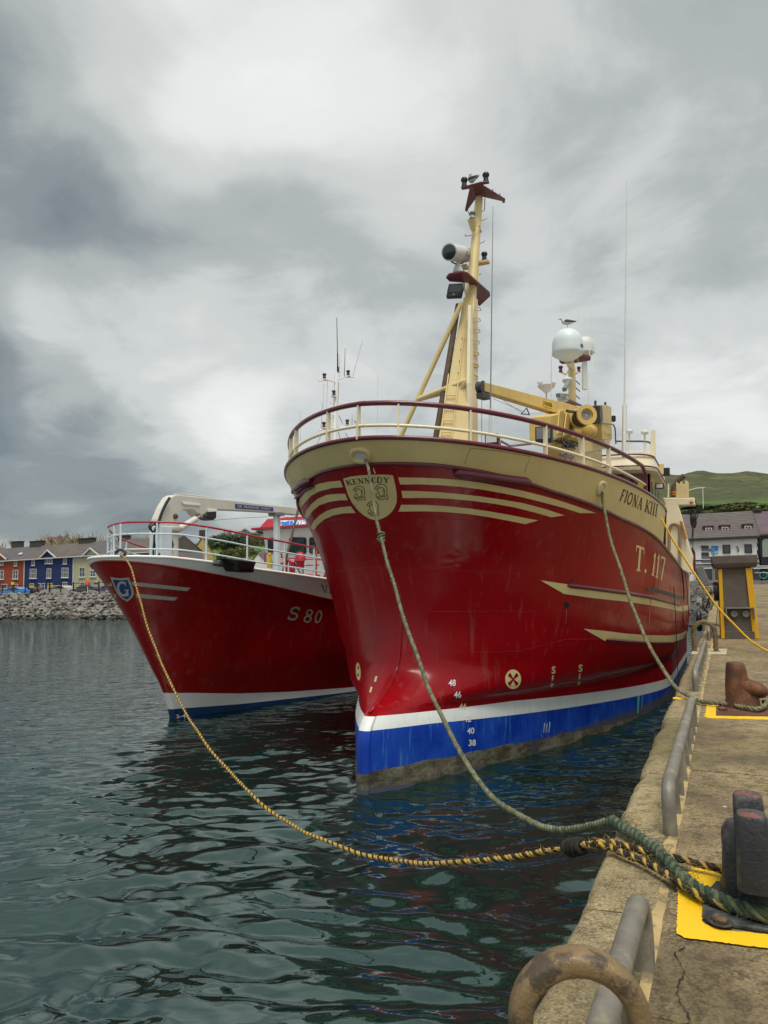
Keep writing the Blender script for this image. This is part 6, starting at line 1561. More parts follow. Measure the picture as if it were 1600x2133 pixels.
# service pillar
def pillar():
    q, r = qr(1542, 1331); c = Q(q, r); root = thing('service_pillar', c, 'brown concrete service pillar with yellow corners and a heavy cap', 'service pillar')
    dpt = -(CAMR.transposed() @ (c - CAM)).z; m = dpt / F; up = Vector((0, 0, 1))
    x = Vector((.925, -.38, 0)).normalized(); y = Vector((.38, .925, 0)).normalized(); M3_ = Matrix((x, y, up)).transposed()
    M_P = pm('pillar_concrete', (.115, .095, .078), .8, .12, 3, bump=.004, bscale=60); M_PY = pm('pillar_yellow', (.72, .40, .008), .5, .08, 3)
    H = 148 * m; w0, w1 = 70 * m, 62 * m; d = .62
    def quad(w, dd, z, off=0): return [c + x * (sx * w / 2 + off) + y * (sy * dd / 2 + d / 2) + up * z for sx, sy in ((-1, -1), (1, -1), (1, 1), (-1, 1))]
    mb = MB(); mb.hexa(quad(w0 * .98, d, 0), quad(w1 * .98, d * .9, H)); mb.build('body', M_P, root, bevel=.01)
    for k, sx in enumerate((-1, 1)):
        wd = (7 if sx < 0 else 12) * m
        def strip(w, z, dd): 
            xc = sx * (w / 2) - sx * wd / 2 + sx * .01
            return [c + x * (xc + a * wd / 2) + y * b + up * z for a, b in ((-1, -.02), (1, -.02), (1, dd), (-1, dd))]
        mb = MB(); mb.hexa(strip(w0, .01, d + .02), strip(w1, H - .02, d * .95)); mb.build('yellow_corner', M_PY, root, bevel=.008)
    cw = 86 * m
    mb = MB(); mb.hexa(quad(cw * .93, d + .12, H - .0), quad(cw, d + .22, H + .1)); mb.hexa(quad(cw, d + .22, H + .1), quad(cw, d + .22, H + 26 * m)); mb.build('cap', M_P, root, bevel=.02)
    bz = 52 * m; bw = 52 * m
    mb = MB()
    for a, b, cc_, dd in ((0, .0, bw, .03), ):
        mb.box(c + x * (3 * m) - y * .06 + up * (bz + 12 * m), (bw, .14, .03), M3_)
    for s in (-1, 1): mb.box(c + x * (3 * m + s * bw / 2) - y * .06 + up * (bz + 2 * m), (.03, .14, .3), M3_)
    mb.build('socket_hood', M_GREY, root, bevel=.004)
    for s in (-1, 1):
        mb = MB(); mb.lathe(c + x * (3 * m + s * 11 * m) - y * .0 + up * bz, -y, [(.09, -.05), (.095, .02), (.085, .06), (.06, .065), (.03, .05)], 18); mb.build('power_socket', M_GREY, root, smooth=40)
    mb = MB(); mb.box(c + x * (.0) - y * .012 + up * .1, (w0 * .8, .03, .2), M3_); mb.build('plinth', M_P, root, bevel=.01)
    mb = MB(); mb.lathe(c - x * (w0 / 2 + .03) + y * .34 + up * 1.25, x, [(.05, -.07), (.26, -.06), (.26, .04), (.05, .05)], 20); mb.build('hose_reel', M_BLACK, root, smooth=40)
pillar()
# gulls
def gull(name, base, scale, yaw, label, preen=False):
    root = thing(name, base, label, 'gull', 'gulls perched on the trawler'); Mz = Matrix.Rotation(yaw, 3, 'Z'); up = Vector((0, 0, 1))
    def L(x, y, z): return Vector(base) + Mz @ Vector((x, y, z)) * scale
    leg = .10
    pts = [(-.20, 0, leg + .10), (-.14, 0, leg + .10), (-.06, 0, leg + .09), (.02, 0, leg + .10), (.09, 0, leg + .13), (.12, 0, leg + .17), (.135, 0, leg + .215), (.16, 0, leg + .235), (.19, 0, leg + .23), (.205, 0, leg + .225)]
    rs = [.012, .035, .058, .066, .056, .036, .030, .034, .022, .010]
    if preen: pts = [(-.17, 0, leg + .07), (-.1, 0, leg + .08), (-.04, 0, leg + .09), (.02, 0, leg + .12), (.06, 0, leg + .17), (.07, 0, leg + .22), (.065, 0, leg + .26), (.05, 0, leg + .285), (.035, 0, leg + .28), (.025, 0, leg + .275)]
    mb = MB(); mb.tube([L(*p) for p in pts], [r * scale for r in rs], 12); mb.build('body', pm('gull_white', (.55, .53, .48), .8, .1, 12), root, smooth=180)
    for s in (-1, 1):
        w = [(.07, s * .05, leg + .15), (.0, s * .062, leg + .14), (-.12, s * .045, leg + .125), (-.27, s * .015, leg + .115)]
        mb = MB(); mb.tube([L(*p) for p in w], [.018 * scale, .042 * scale, .03 * scale, .004 * scale], 8); mb.build('wing', pm('gull_grey', (.10, .095, .09), .8, .2, 14), root, smooth=180)
        mb = MB(); mb.tube([L(-.01, s * .025, leg + .06), L(-.005, s * .025, .0), L(.03, s * .025, .003)], .006 * scale, 5); mb.build('leg', pm('gull_leg', (.4, .28, .15), .6, .1, 9), root)
    e = pts[-1]; d = -1 if preen else 1
    mb = MB(); mb.tube([L(*e), L(e[0] + d * .03, 0, e[2] - .004), L(e[0] + d * .055, 0, e[2] - .014)], [.009 * scale, .008 * scale, .002 * scale], 6); mb.build('beak', pm('gull_beak', (.45, .3, .05), .5, .1, 9), root)
gull('perched_gull', B1.pz(983, 386, zT + .035) - Vector((0, 0, .07)), .95, 2.2, 'pale gull standing on the masthead plate between the two black lanterns', True)
gull('perched_gull', dc + B1.u * rD * 1.68, 1.35, math.radians(168), 'grey-winged gull standing on top of the satellite dome')
# ================================================================== far shore
UPZ = Vector((0, 0, 1)); MS = Matrix((SHD, SHN, UPZ)).transposed()
def FR(px, py, v=16.0): return on_plane(px, py, S(0, v), SHN)
def u_of(P): return (P - SH0).dot(SHD)
ROAD = 3.5
# ---------------------------------------------------------------- rock armour
def rock_mesh(seed):
    r = random.Random(seed); bm = bmesh.new()
    for i in range(15):
        d = Vector((r.gauss(0, 1), r.gauss(0, 1), r.gauss(0, 1))).normalized() * r.uniform(.42, .54)
        bm.verts.new((d.x, d.y * .8, d.z * .62))
    bmesh.ops.convex_hull(bm, input=bm.verts[:])
    for v in [v for v in bm.verts if not v.link_faces]: bm.verts.remove(v)
    me = bpy.data.meshes.new('boulder'); bm.to_mesh(me); bm.free(); me.materials.append(M_ROCK); return me
def rock_material():
    m = bpy.data.materials.new('grey_boulder'); m.use_nodes = True
    N = NT(m.node_tree); out = N.n('ShaderNodeOutputMaterial'); b = N.n('ShaderNodeBsdfPrincipled'); N.link(b.outputs[0], out.inputs[0])
    P = N.n('ShaderNodeNewGeometry').outputs['Position']; sz = N.n('ShaderNodeSeparateXYZ'); N.link(P, sz.inputs[0])
    oi = N.n('ShaderNodeObjectInfo'); n1 = N.noise(P, 1.1, 5, .6); n2 = N.noise(P, 6, 4, .6)
    c = N.mix(N.maprange(n1.outputs[0], .35, .65, 0, 1), (.13, .125, .115), (.27, .26, .235))
    c = N.mix(N.math('MULTIPLY', oi.outputs['Random'], .6), c, (.20, .18, .15))
    w = N.math('ADD', sz.outputs[2], N.math('MULTIPLY', N.math('SUBTRACT', n1.outputs[0], .5), 1.2))
    c = N.mix(N.maprange(w, .35, .75, .85, 0), c, (.02, .02, .012))
    N.link(c, b.inputs['Base Color']); b.inputs['Roughness'].default_value = .9
    bp = N.n('ShaderNodeBump', inp={'Distance': .05, 'Height': n2.outputs[0]}); N.link(bp.outputs[0], b.inputs['Normal'])
    return m
M_ROCK = rock_material()
RM = [rock_mesh(i) for i in range(8)]
rev = thing('rock_revetment', S(12, 3, 2), 'sloping bank of loose grey boulders below the coloured houses', 'rock bank')
mb = MB(); mb.grid([[S(u, -1.5, -1.0) for u in range(-60, 71, 5)], [S(u, 4.6, 3.3) for u in range(-60, 71, 5)], [S(u, 7.5, 3.52) for u in range(-60, 71, 5)]]); mb.build('bank_core', pm('bank_dark', (.03, .028, .024), .95, .2, 2), rev, fix=False)
rr = random.Random(11); spots = []
du = .80; dv = .62
cells = [(i, j) for j in range(12) for i in range(-9, 35)]
for i, j in cells:
    f = j / 11; u = i * du + (j % 2) * .4 + rr.uniform(-.14, .14); v = -1.1 + f * 6.2 + rr.uniform(-.12, .12); z = -.55 + f * 4.18 + rr.uniform(-.1, .12)
    spots.append((u, v, z))
spots.sort(key=lambda s: -s[2]); vis = [s for s in spots if -3.5 < s[0] < 24]; vis = vis[:300]; rest = [s for s in spots if s not in vis]
def rock_M(s): return Matrix.LocRotScale(S(*s), Euler((rr.uniform(-.6, .6), rr.uniform(-.6, .6), rr.uniform(0, 6.28))), Vector((rr.uniform(.7, 1.7), rr.uniform(.7, 1.5), rr.uniform(.75, 1.35))))
for s in vis:
    o = bpy.data.objects.new('boulder', rr.choice(RM)); COL.objects.link(o); o.parent = rev; o.matrix_parent_inverse = Matrix.Translation(-rev.location); o.matrix_basis = rock_M(s)
for u in np.arange(27, 68, .85):
    for j in range(10): rest.append((u + rr.uniform(-.2, .2), -1.0 + j * .68, -.5 + j * .49))
mb = MB()
for s in rest:
    Mx = rock_M(s); me = rr.choice(RM); mb.add([Mx @ v.co for v in me.vertices], [tuple(p.vertices) for p in me.polygons])
tag(mb.build('boulder_fill', M_ROCK, rev, fix=False), kind='stuff')

# ---------------------------------------------------------------- terrace
M_WIN = pm('window_white', (.66, .66, .63), .5, .05, 4); M_PANE = pm('window_glass', (.03, .036, .042), .1, .3, .8, coat=.6)
M_ROOFA = pm('slate_brown', (.115, .095, .078), .8, .15, .6, bump=.02, bscale=6, streak=.3); M_ROOFB = pm('slate_grey', (.10, .092, .095), .8, .15, .6, bump=.02, bscale=6)
M_CHIM = pm('chimney_render', (.06, .052, .042), .9, .2, 2)
def window(parent, rect, plane, mull=(1, 1), mat=None, sill=True, name='window', inset=.04):
    """rect in pixels on a wall plane (function px,py -> point, outward normal)"""
    x0, y0, x1, y1 = rect; f, n = plane
    P = [f(x0, y0), f(x1, y0), f(x1, y1), f(x0, y1)]
    tl, tr_, br_, bl = P; w = (tr_ - tl).length; h = (tl - bl).length; ux = (tr_ - tl).normalized(); uz = UPZ
    mb = MB(); mb.add([p + n * .015 for p in (tl, tr_, br_, bl)], [(0, 1, 2, 3)]); o = mb.build(name, M_PANE, parent)
    t = .085; mb = MB(); Mx = Matrix((ux, n, uz)).transposed(); c = (tl + tr_ + br_ + bl) / 4 + n * .05
    for s in (-1, 1):
        mb.box(c + ux * (s * (w / 2 - t / 2)), (t, .08, h), Mx); mb.box(c + uz * (s * (h / 2 - t / 2)), (w - 2 * t, .078, t), Mx)
    for i in range(1, mull[0]): mb.box(c + ux * (w * (i / mull[0] - .5)), (.06, .07, h - 2 * t), Mx)
    for i in range(1, mull[1]): mb.box(c + uz * (h * (i / mull[1] - .5)), (w - 2 * t, .066, .055), Mx)
    mb.build('window_frame', mat or M_WIN, o)
    if sill: mb = MB(); mb.box((bl + br_) / 2 + n * .09 - uz * .05, (w + .25, .2, .09), Mx); mb.build('window_sill', M_WIN, o)
    return o
def k4(x, y): return (x / 6.4, 1110 + y / 6.4)
NF = -SHN
z_eave = FR(*k4(640, 340)).z; z_rdg = FR(*k4(750, 165), 20.5).z
def terrace_house(name, label, x0, x1, colour, wins, dormer, roofm, group='painted terrace houses'):
    u0, u1 = u_of(FR(x0, 1200)), u_of(FR(x1, 1200)); root = thing(name, S((u0 + u1) / 2, 16, ROAD), label, 'house', group)
    wall = pm(name + '_render', colour, .8, .06, 1.5)
    mb = MB(); mb.hexa([S(u0, 16, ROAD - .5), S(u1, 16, ROAD - .5), S(u1, 25, ROAD - .5), S(u0, 25, ROAD - .5)], [S(u0, 16, z_eave), S(u1, 16, z_eave), S(u1, 25, z_eave), S(u0, 25, z_eave)])
    mb.build('wall', wall, root)
    g = .02
    mb = MB(); mb.hexa([S(u0 + g, 15.7, z_eave - .05), S(u1 - g, 15.7, z_eave - .05), S(u1 - g, 20.5, z_rdg - .05), S(u0 + g, 20.5, z_rdg - .05)], [S(u0 + g, 15.7, z_eave + .12), S(u1 - g, 15.7, z_eave + .12), S(u1 - g, 20.5, z_rdg + .12), S(u0 + g, 20.5, z_rdg + .12)])
    mb.hexa([S(u0 + g, 20.5, z_rdg - .05), S(u1 - g, 20.5, z_rdg - .05), S(u1 - g, 25.4, z_eave - .05), S(u0 + g, 25.4, z_eave - .05)], [S(u0 + g, 20.5, z_rdg + .12), S(u1 - g, 20.5, z_rdg + .12), S(u1 - g, 25.4, z_eave + .12), S(u0 + g, 25.4, z_eave + .12)])
    mb.add([S(u0 + g * 2, 16, z_eave), S(u0 + g * 2, 20.5, z_rdg), S(u0 + g * 2, 25, z_eave)], [(0, 1, 2)]); mb.add([S(u1 - g * 2, 16, z_eave), S(u1 - g * 2, 20.5, z_rdg), S(u1 - g * 2, 25, z_eave)], [(0, 1, 2)])
    o_r = mb.build('roof', roofm, root, fix=True)
    mb = MB(); mb.box(S((u0 + u1) / 2, 15.62, z_eave - .02), (u1 - u0 - .05, .16, .16), MS); mb.build('gutter', M_WIN, root)
    mb = MB(); mb.box(S(u0 + .12, 15.9, (ROAD + z_eave) / 2), (.12, .12, z_eave - ROAD - .3), MS); mb.build('downpipe', M_WIN, root)
    for (a, b, c, d, mu) in wins: window(root, (*k4(a, b), *k4(c, d)), (lambda x, y: FR(x, y, 15.995), NF), mu)
    if dormer:
        ap, l, r = [FR(*k4(*p), 15.9) for p in dormer]; bk = SHN * 3.0
        mb = MB(); mb.hexa([l + NF * .02, r + NF * .02, ap + NF * .02], [l + SHN * 1.2, r + SHN * 1.2, ap + SHN * 1.2]); mb.build('dormer_gable', wall, root)
        mb = MB()
        for a, b in ((l, ap), (ap, r)):
            o1 = Vector((0, 0, .16)); e = (a - b).normalized() * .25
            p, q = (a + e, b) if a is l else (a, b - e)
            mb.hexa([p - SHN * .25, q - SHN * .25, q + bk, p + bk], [p - SHN * .25 + o1, q - SHN * .25 + o1, q + bk + o1, p + bk + o1])
        mb.build('dormer_roof', roofm, root)
        for a, b in ((l, ap), (ap, r)):
            mb = MB(); mb.tube([a - SHN * .3, b - SHN * .3], .14, 4); mb.build('barge_board', M_WIN, root)
    return root
def chimney(root, px0, px1, py0, py1, v=20.5):
    a, b = FR(px0, py1, v), FR(px1, py0, v); u0, u1 = u_of(a), u_of(b)
    mb = MB(); mb.hexa([S(u0, v - .45, a.z - .6), S(u1, v - .45, a.z - .6), S(u1, v + .45, a.z - .6), S(u0, v + .45, a.z - .6)], [S(u0, v - .45, b.z), S(u1, v - .45, b.z), S(u1, v + .45, b.z), S(u0, v + .45, b.z)])
    o = mb.build('chimney', M_CHIM, root)
    mb = MB(); mb.box(S((u0 + u1) / 2, v, b.z + .05), (u1 - u0 + .2, 1.1, .14), MS); mb.build('chimney_cap', M_CHIM, o)
h_red = terrace_house('red_house', 'brick red rendered terrace house at the left edge of the picture', -55, 50.2, (.30, .058, .024), [(-60, 325, 52, 430, (3, 2)), (-60, 500, 52, 620, (3, 2)), (195, 370, 232, 440, (1, 2)), (175, 495, 245, 615, (2, 2)), (190, 680, 243, 745, (1, 2)), (28, 682, 100, 745, (1, 1))], [(-60, 215), (-200, 375), (105, 355)], M_ROOFB)
h_blu = terrace_house('blue_house', 'navy blue rendered terrace house with white windows', 50.2, 152.3, (.010, .026, .115), [(428, 362, 468, 435, (1, 2)), (608, 295, 705, 410, (3, 2)), (848, 345, 893, 415, (1, 2)), (403, 480, 488, 607, (3, 2)), (628, 475, 685, 605, (2, 2)), (828, 465, 915, 597, (3, 2)), (400, 675, 455, 745, (1, 1)), (508, 672, 545, 765, (1, 1)), (560, 672, 600, 765, (1, 1)), (640, 670, 700, 738, (1, 1)), (838, 655, 900, 715, (2, 1))], [(650, 232), (535, 350), (765, 332)], M_ROOFA)
h_crm = terrace_house('cream_house', 'pale cream rendered terrace house partly hidden by the smaller boat', 152.3, 246, (.46, .44, .27), [(1190, 275, 1280, 385, (2, 2)), (1060, 458, 1138, 590, (2, 2)), (1205, 500, 1280, 585, (2, 2)), (1075, 655, 1130, 715, (2, 1)), (1245, 652, 1320, 745, (1, 1))], [(1220, 205), (1105, 322), (1340, 302)], M_ROOFB)
h_gry = terrace_house('grey_house', 'grey terrace house end seen through the bow rails of the smaller boat', 246, 340, (.25, .24, .22), [(1690, 400, 1750, 480, (2, 2)), (1850, 400, 1910, 480, (2, 2)), (2000, 400, 2060, 480, (2, 2))], None, M_ROOFA)
chimney(h_blu, 66, 90, 1127, 1146); chimney(h_crm, 168, 196, 1121, 1140); chimney(h_red, 28, 46, 1128, 1141, 22); chimney(h_gry, 250, 268, 1116, 1134); chimney(h_gry, 318, 333, 1116, 1132)
mb = MB(); a, b = FR(38, 1158), FR(49, 1151); sk = FR(43, 1153.5, 17.2); mb.box(sk, (.8, .5, .1), MS @ Matrix.Rotation(math.radians(38), 3, 'X')); mb.build('skylight', M_WIN, h_red)
# hipped red-brown roof behind the terrace
def back_house(name, label, pts, v, colr, wallc, hip=0.25, depth=8.0):
    """simple house from the pixels of its front: left, right, eaves and ridge"""
    x0, x1, ye, yr, yb = pts; u0, u1 = u_of(FR(x0, ye, v)), u_of(FR(x1, ye, v)); ze, zr, zb = FR((x0 + x1) / 2, ye, v).z, FR((x0 + x1) / 2, yr, v + depth / 2).z, FR((x0 + x1) / 2, yb, v).z - 2
    root = thing(name, S((u0 + u1) / 2, v, zb), label, 'house', 'houses on the rise behind the shore')
    mb = MB(); mb.hexa([S(u0, v, zb), S(u1, v, zb), S(u1, v + depth, zb), S(u0, v + depth, zb)], [S(u0, v, ze), S(u1, v, ze), S(u1, v + depth, ze), S(u0, v + depth, ze)]); mb.build('wall', wallc, root)
    d = (u1 - u0) * hip; o = .35
    e = [S(u0 - o, v - o, ze), S(u1 + o, v - o, ze), S(u1 + o, v + depth + o, ze), S(u0 - o, v + depth + o, ze)]; r = [S(u0 + d, v + depth / 2, zr), S(u1 - d, v + depth / 2, zr)]
    mb = MB(); mb.add(e + r, [(0, 1, 5, 4), (1, 2, 5), (2, 3, 4, 5), (3, 0, 4), (3, 2, 1, 0)]); mb.build('roof', colr, root)
    return root, u0, u1, ze, zr
M_REDROOF = pm('red_tiles', (.14, .06, .048), .8, .15, .5, bump=.02, bscale=5); M_WALLW = pm('white_render', (.80, .79, .75), .8, .06, 1)
r_, *_ = back_house('hipped_roof_house', 'house with a red hipped roof showing above the blue house', (44, 125, 1147, 1120.5, 1160), 45, M_REDROOF, M_WALLW, .22)
back_house('hill_house', 'white house with a grey roof on the rise, left of the dark trees', (446, 466, 1122, 1110, 1126), 150, M_ROOFB, M_WALLW, .02)
back_house('hill_house', 'white house on the skyline above the smaller boat between bare trees', (484, 506, 1115, 1106, 1119), 170, M_ROOFB, M_WALLW, .1)
back_house('hill_house', 'low white house on the skyline just left of the red wheelhouse roof', (510, 540, 1115, 1109, 1119), 175, M_ROOFB, M_WALLW, .1)
# yellow gable with solar panels
def yellow_house():
    v = 30; A_, B_, ap = FR(401, 1163, v), FR(444, 1163, v), FR(422, 1118, v); zb = ROAD; l, r = FR(401, 1150, v), FR(444, 1152, v); bk = (SHN * .75 - SHD * .66).normalized() * 9
    root = thing('yellow_gable_house', S(u_of(ap), v, zb), 'pale yellow gabled house with solar panels on its slate roof', 'house', 'houses on the rise behind the shore')
    pts = [S(u_of(l), v, zb), S(u_of(r), v, zb), r, ap, l]
    mb = MB(); mb.hexa(pts, [p + bk for p in pts]); mb.build('wall', pm('yellow_render', (.60, .46, .17), .8, .06, 1), root)
    o1 = Vector((0, 0, .15))
    mb = MB(); mb.hexa([l - bk * .02 - (ap - l) * .06, ap - bk * .02, ap + bk, l + bk - (ap - l) * .06], [p + o1 for p in (l - bk * .02 - (ap - l) * .06, ap - bk * .02, ap + bk, l + bk - (ap - l) * .06)])
    mb.hexa([ap - bk * .02, r - bk * .02 + (r - ap) * .06, r + bk + (r - ap) * .06, ap + bk], [p + o1 for p in (ap - bk * .02, r - bk * .02 + (r - ap) * .06, r + bk + (r - ap) * .06, ap + bk)]); mb.build('roof', M_ROOFA, root)
    for i in range(2):
        f0, f1 = .25 + i * .27, .48 + i * .27; q = []
        for f, h in ((f0, .30), (f1, .30), (f1, .85), (f0, .85)): q.append(l.lerp(ap, h) + bk * f + o1 * 1.5)
        mb = MB(); mb.prism(q, (0, 0, .08)); mb.build('solar_panel', pm('solar_grey', (.30, .33, .36), .2, .1, 2), root)
    mb = MB(); mb.box(ap + bk * .15 + Vector((0, 0, .5)), (1.0, .8, 1.6), MS); mb.build('chimney', M_CHIM, root)
yellow_house()
# white gable in front of the meadow
def white_gable():
    v = 34; l, r, ap = FR(528, 1166, v), FR(557, 1170, v), FR(539, 1152, v); bk = (SHN * .8 + SHD * .6).normalized() * 6
    root = thing('white_gable_shed', S(u_of(ap), v, ROAD), 'small white gabled building with a slate roof beside the meadow', 'house', 'houses on the rise behind the shore')
    pts = [S(u_of(l), v, ROAD), S(u_of(r), v, ROAD), r, ap, l]; mb = MB(); mb.hexa(pts, [p + bk for p in pts]); mb.build('wall', M_WALLW, root)
    o1 = Vector((0, 0, .14)); mb = MB()
    for a, b in ((l, ap), (ap, r)): q = [a - bk * .03, b - bk * .03, b + bk, a + bk]; mb.hexa(q, [p + o1 for p in q])
    mb.build('roof', M_ROOFB, root)
white_gable()

# ---------------------------------------------------------------- promenade: fence, signs, cars
fence = thing('promenade_fence', S(12, 6.9, ROAD), 'black post and rail fence along the top of the rock bank', 'fence')
fz = lambda y, x=100: on_plane(x, y, S(0, 6.9), SHN).z
zf1, zf2 = fz(1217.5), fz(1226)
us_f = [u_of(on_plane(x, 1222, S(0, 6.9), SHN)) for x in (-20, 5, 29, 53, 78, 103, 127, 153, 181, 206, 232)]
for u in us_f: mb = MB(); mb.box(S(u, 6.9, (ROAD + zf1) / 2 + .1), (.14, .14, zf1 - ROAD + .25), MS); mb.build('post', M_BLACK, fence)
for z in (zf1, zf2): mb = MB(); mb.box(S((us_f[0] + us_f[-1]) / 2, 6.9, z), (us_f[-1] - us_f[0], .07, .08), MS); mb.build('fence_rail', M_BLACK, fence)
def board_sign(name, label, rect, v, mat, pole=M_DGREY, cat='sign', group=None):
    x0, y0, x1, y1 = rect; a, b = on_plane(x0, y1, S(0, v), SHN), on_plane(x1, y0, S(0, v), SHN); c = (a + b) / 2; w = u_of(b) - u_of(a)
    root = thing(name, Vector((c.x, c.y, ROAD)), label, cat, group)
    mb = MB(); mb.box(c, (w, .05, b.z - a.z), MS); mb.build('board', mat, root)
    p = Vector((c.x, c.y, 0)) + SHN * .06; mb = MB(); mb.tube([p + UPZ * (ROAD - .3), p + UPZ * b.z], .05, 6); mb.build('post', pole, root)
board_sign('notice_sign', 'small yellow square sign in front of the brick red house', (23, 1212, 29.4, 1218), 6.0, M_SIGNY)
board_sign('notice_board', 'yellow board on the fence below the left window of the blue house', (62, 1218, 71, 1225), 7.1, M_SIGNY, group='yellow boards on the promenade')
board_sign('notice_board', 'yellow board on the fence below the middle of the blue house', (100.5, 1217, 110, 1224.5), 7.1, M_SIGNY, group='yellow boards on the promenade')
lc = on_plane(183, 1215, S(0, 5.8), SHN); lb = thing('lifebuoy_stand', Vector((lc.x, lc.y, ROAD)), 'round orange lifebuoy holder on a white post before the cream house', 'lifebuoy')
mb = MB(); mb.lathe(lc, NF, [(.02, .12), (.36, .10), (.46, .05), (.46, -.05), (.3, -.1)], 24); mb.build('holder', pm('lifebuoy_orange', (.72, .07, .02), .5, .08, 3), lb, smooth=40)
mb = MB(); mb.box(lc + NF * .11, (.07, .03, .4), MS); mb.build('handle', M_WIN, lb)
mb = MB(); mb.tube([Vector((lc.x, lc.y, ROAD - .3)), lc], .06, 8); mb.build('post', M_WIN, lb)
def car(x0, x1, v, paint_c, label, h=1.47):
    u0, u1 = u_of(on_plane(x0, 1230, S(0, v), SHN)), u_of(on_plane(x1, 1230, S(0, v), SHN)); L = u1 - u0; root = thing('parked_car', S((u0 + u1) / 2, v, ROAD), label, 'car', 'cars parked along the promenade')
    m = pm('car_' + label[:12].replace(' ', '_'), paint_c, .3, .05, 2, coat=.8); wd = 1.7
    prof = [(.0, .35), (.0, .62), (.03, .74), (.22, .88), (.25, .92), (.40, 1.40), (.46, h), (.70, h), (.78, 1.40), (.93, .98), (.99, .90), (1.0, .6), (1.0, .35), (.9, .25), (.1, .25)]
    mb = MB(); mb.hexa([S(u0 + L * a, v - wd / 2, ROAD + z) for a, z in prof], [S(u0 + L * a, v + wd / 2, ROAD + z) for a, z in prof]); mb.build('body', m, root, bevel=.06)
    for a0, a1, b0, b1 in ((.30, .52, .41, .52), (.54, .86, .54, .77)):
        q = [(a0, .96), (a1, .98), (b1, 1.37), (b0, 1.39)]
        mb = MB(); mb.prism([S(u0 + L * a, v - wd / 2 - .012, ROAD + z) for a, z in q], SHN * (wd + .024)); mb.build('side_window', M_GLASS, root)
    mb = MB(); mb.hexa([S(u0 + L * .262, v - .68, ROAD + .98), S(u0 + L * .262, v + .68, ROAD + .98), S(u0 + L * .27, v + .68, ROAD + .95), S(u0 + L * .27, v - .68, ROAD + .95)], [S(u0 + L * .392, v - .62, ROAD + 1.38), S(u0 + L * .392, v + .62, ROAD + 1.38), S(u0 + L * .4, v + .62, ROAD + 1.35), S(u0 + L * .4, v - .62, ROAD + 1.35)]); mb.build('windscreen', M_GLASS, root)
    for f in (.18, .82):
        for s in (-1, 1): mb = MB(); mb.lathe(S(u0 + L * f, v + s * .72, ROAD + .32), SHN, [(.2, -.11), (.32, -.1), (.32, .1), (.2, .11)], 16); mb.build('wheel', M_BLACK, root, smooth=40)
for a in ((-42, 12, 9.5, (.014, .014, .015), 'black car at the left edge behind the promenade fence'), (8, 54, 8.6, (.03, .20, .55), 'bright blue car parked low before the brick red house'), (50, 84, 10.5, (.055, .02, .016), 'dark maroon car parked before the blue house'),
          (92, 152, 8.8, (.42, .40, .35), 'silver beige estate car parked before the blue house door'), (155, 208, 9.0, (.03, .032, .034), 'dark grey car parked before the cream house, beside the lifebuoy'), (206, 262, 9.2, (.06, .04, .13), 'dark purple car half hidden behind the bow of the smaller boat')):
    car(*a)
# ---------------------------------------------------------------- trees and shrubs
M_TWIG = pm('bare_twig', (.34, .30, .21), .9, .25, 2); M_LEAF = [pm('leaf_dark', (.018, .038, .009), .8, .4, .7), pm('leaf_mid', (.042, .070, .012), .8, .4, .7), pm('leaf_olive', (.085, .080, .022), .8, .35, .7), pm('leaf_bright', (.12, .19, .02), .8, .3, .7)]
def bare_tree(base, H, spread, seed, label):
    r = random.Random(seed); root = thing('bare_tree', base, label, 'tree', 'bare trees behind the terrace')
    mt, mw = MB(), MB()
    def grow(p, d, L, rad, lev):
        q = p + d * L; (mt if lev == 0 else mw).tube([p, p.lerp(q, .5) + Vector((r.uniform(-1, 1), r.uniform(-1, 1), 0)) * L * .06, q], [rad, rad * .8, rad * .6], 5 if lev < 2 else 3, caps=False)
        if lev >= 4: return
        for k in range(r.choice((3, 3, 4)) if lev else 6):
            dd = (d + Vector((r.uniform(-1, 1), r.uniform(-1, 1), r.uniform(-.15, .8))) * (spread if lev else spread * 1.1)).normalized()
            grow(p.lerp(q, r.uniform(.55, 1)), dd, L * r.uniform(.6, .88), max(rad * .64, .085), lev + 1)
    grow(Vector(base), Vector((0, 0, 1)), H * .33, H * .022, 0)
    zm = max(v[2] for v in mw.v); k = H / (zm - base[2])
    for m_ in (mt, mw): m_.v = [tuple(base[i] + (v[i] - base[i]) * (k if i == 2 else .5 + .5 * k) for i in range(3)) for v in m_.v]
    mt.build('trunk', M_TWIG, root, smooth=60, fix=False); mw.build('crown', M_TWIG, root, smooth=60, fix=False)
for i, (x, yt, v, lab) in enumerate(((8, 1124, 40, 'bare tree at the left edge behind the brick red house'), (112, 1121, 52, 'small bare tree right of the red hipped roof'), (132, 1112, 48, 'bare tree behind the roof of the cream house, left of its chimney'), (152, 1107, 46, 'tallest bare tree, just left of the cream house chimney'), (176, 1112, 47, 'bare tree directly behind the cream house chimney'), (203, 1110, 48, 'bare tree right of the cream house chimney'), (226, 1109, 50, 'bare tree just left of the smaller boat bow rail'), (262, 1112, 46, 'bare tree seen through the bow rails, left one'), (292, 1110, 48, 'bare tree seen through the bow rails, before the crane'))):
    zb = land_h(u_of(FR(x, 1150, v)), v); top = FR(x, yt - 6, v); bare_tree(Vector((top.x, top.y, zb - .3)), top.z - zb, .75, 40 + i, lab)
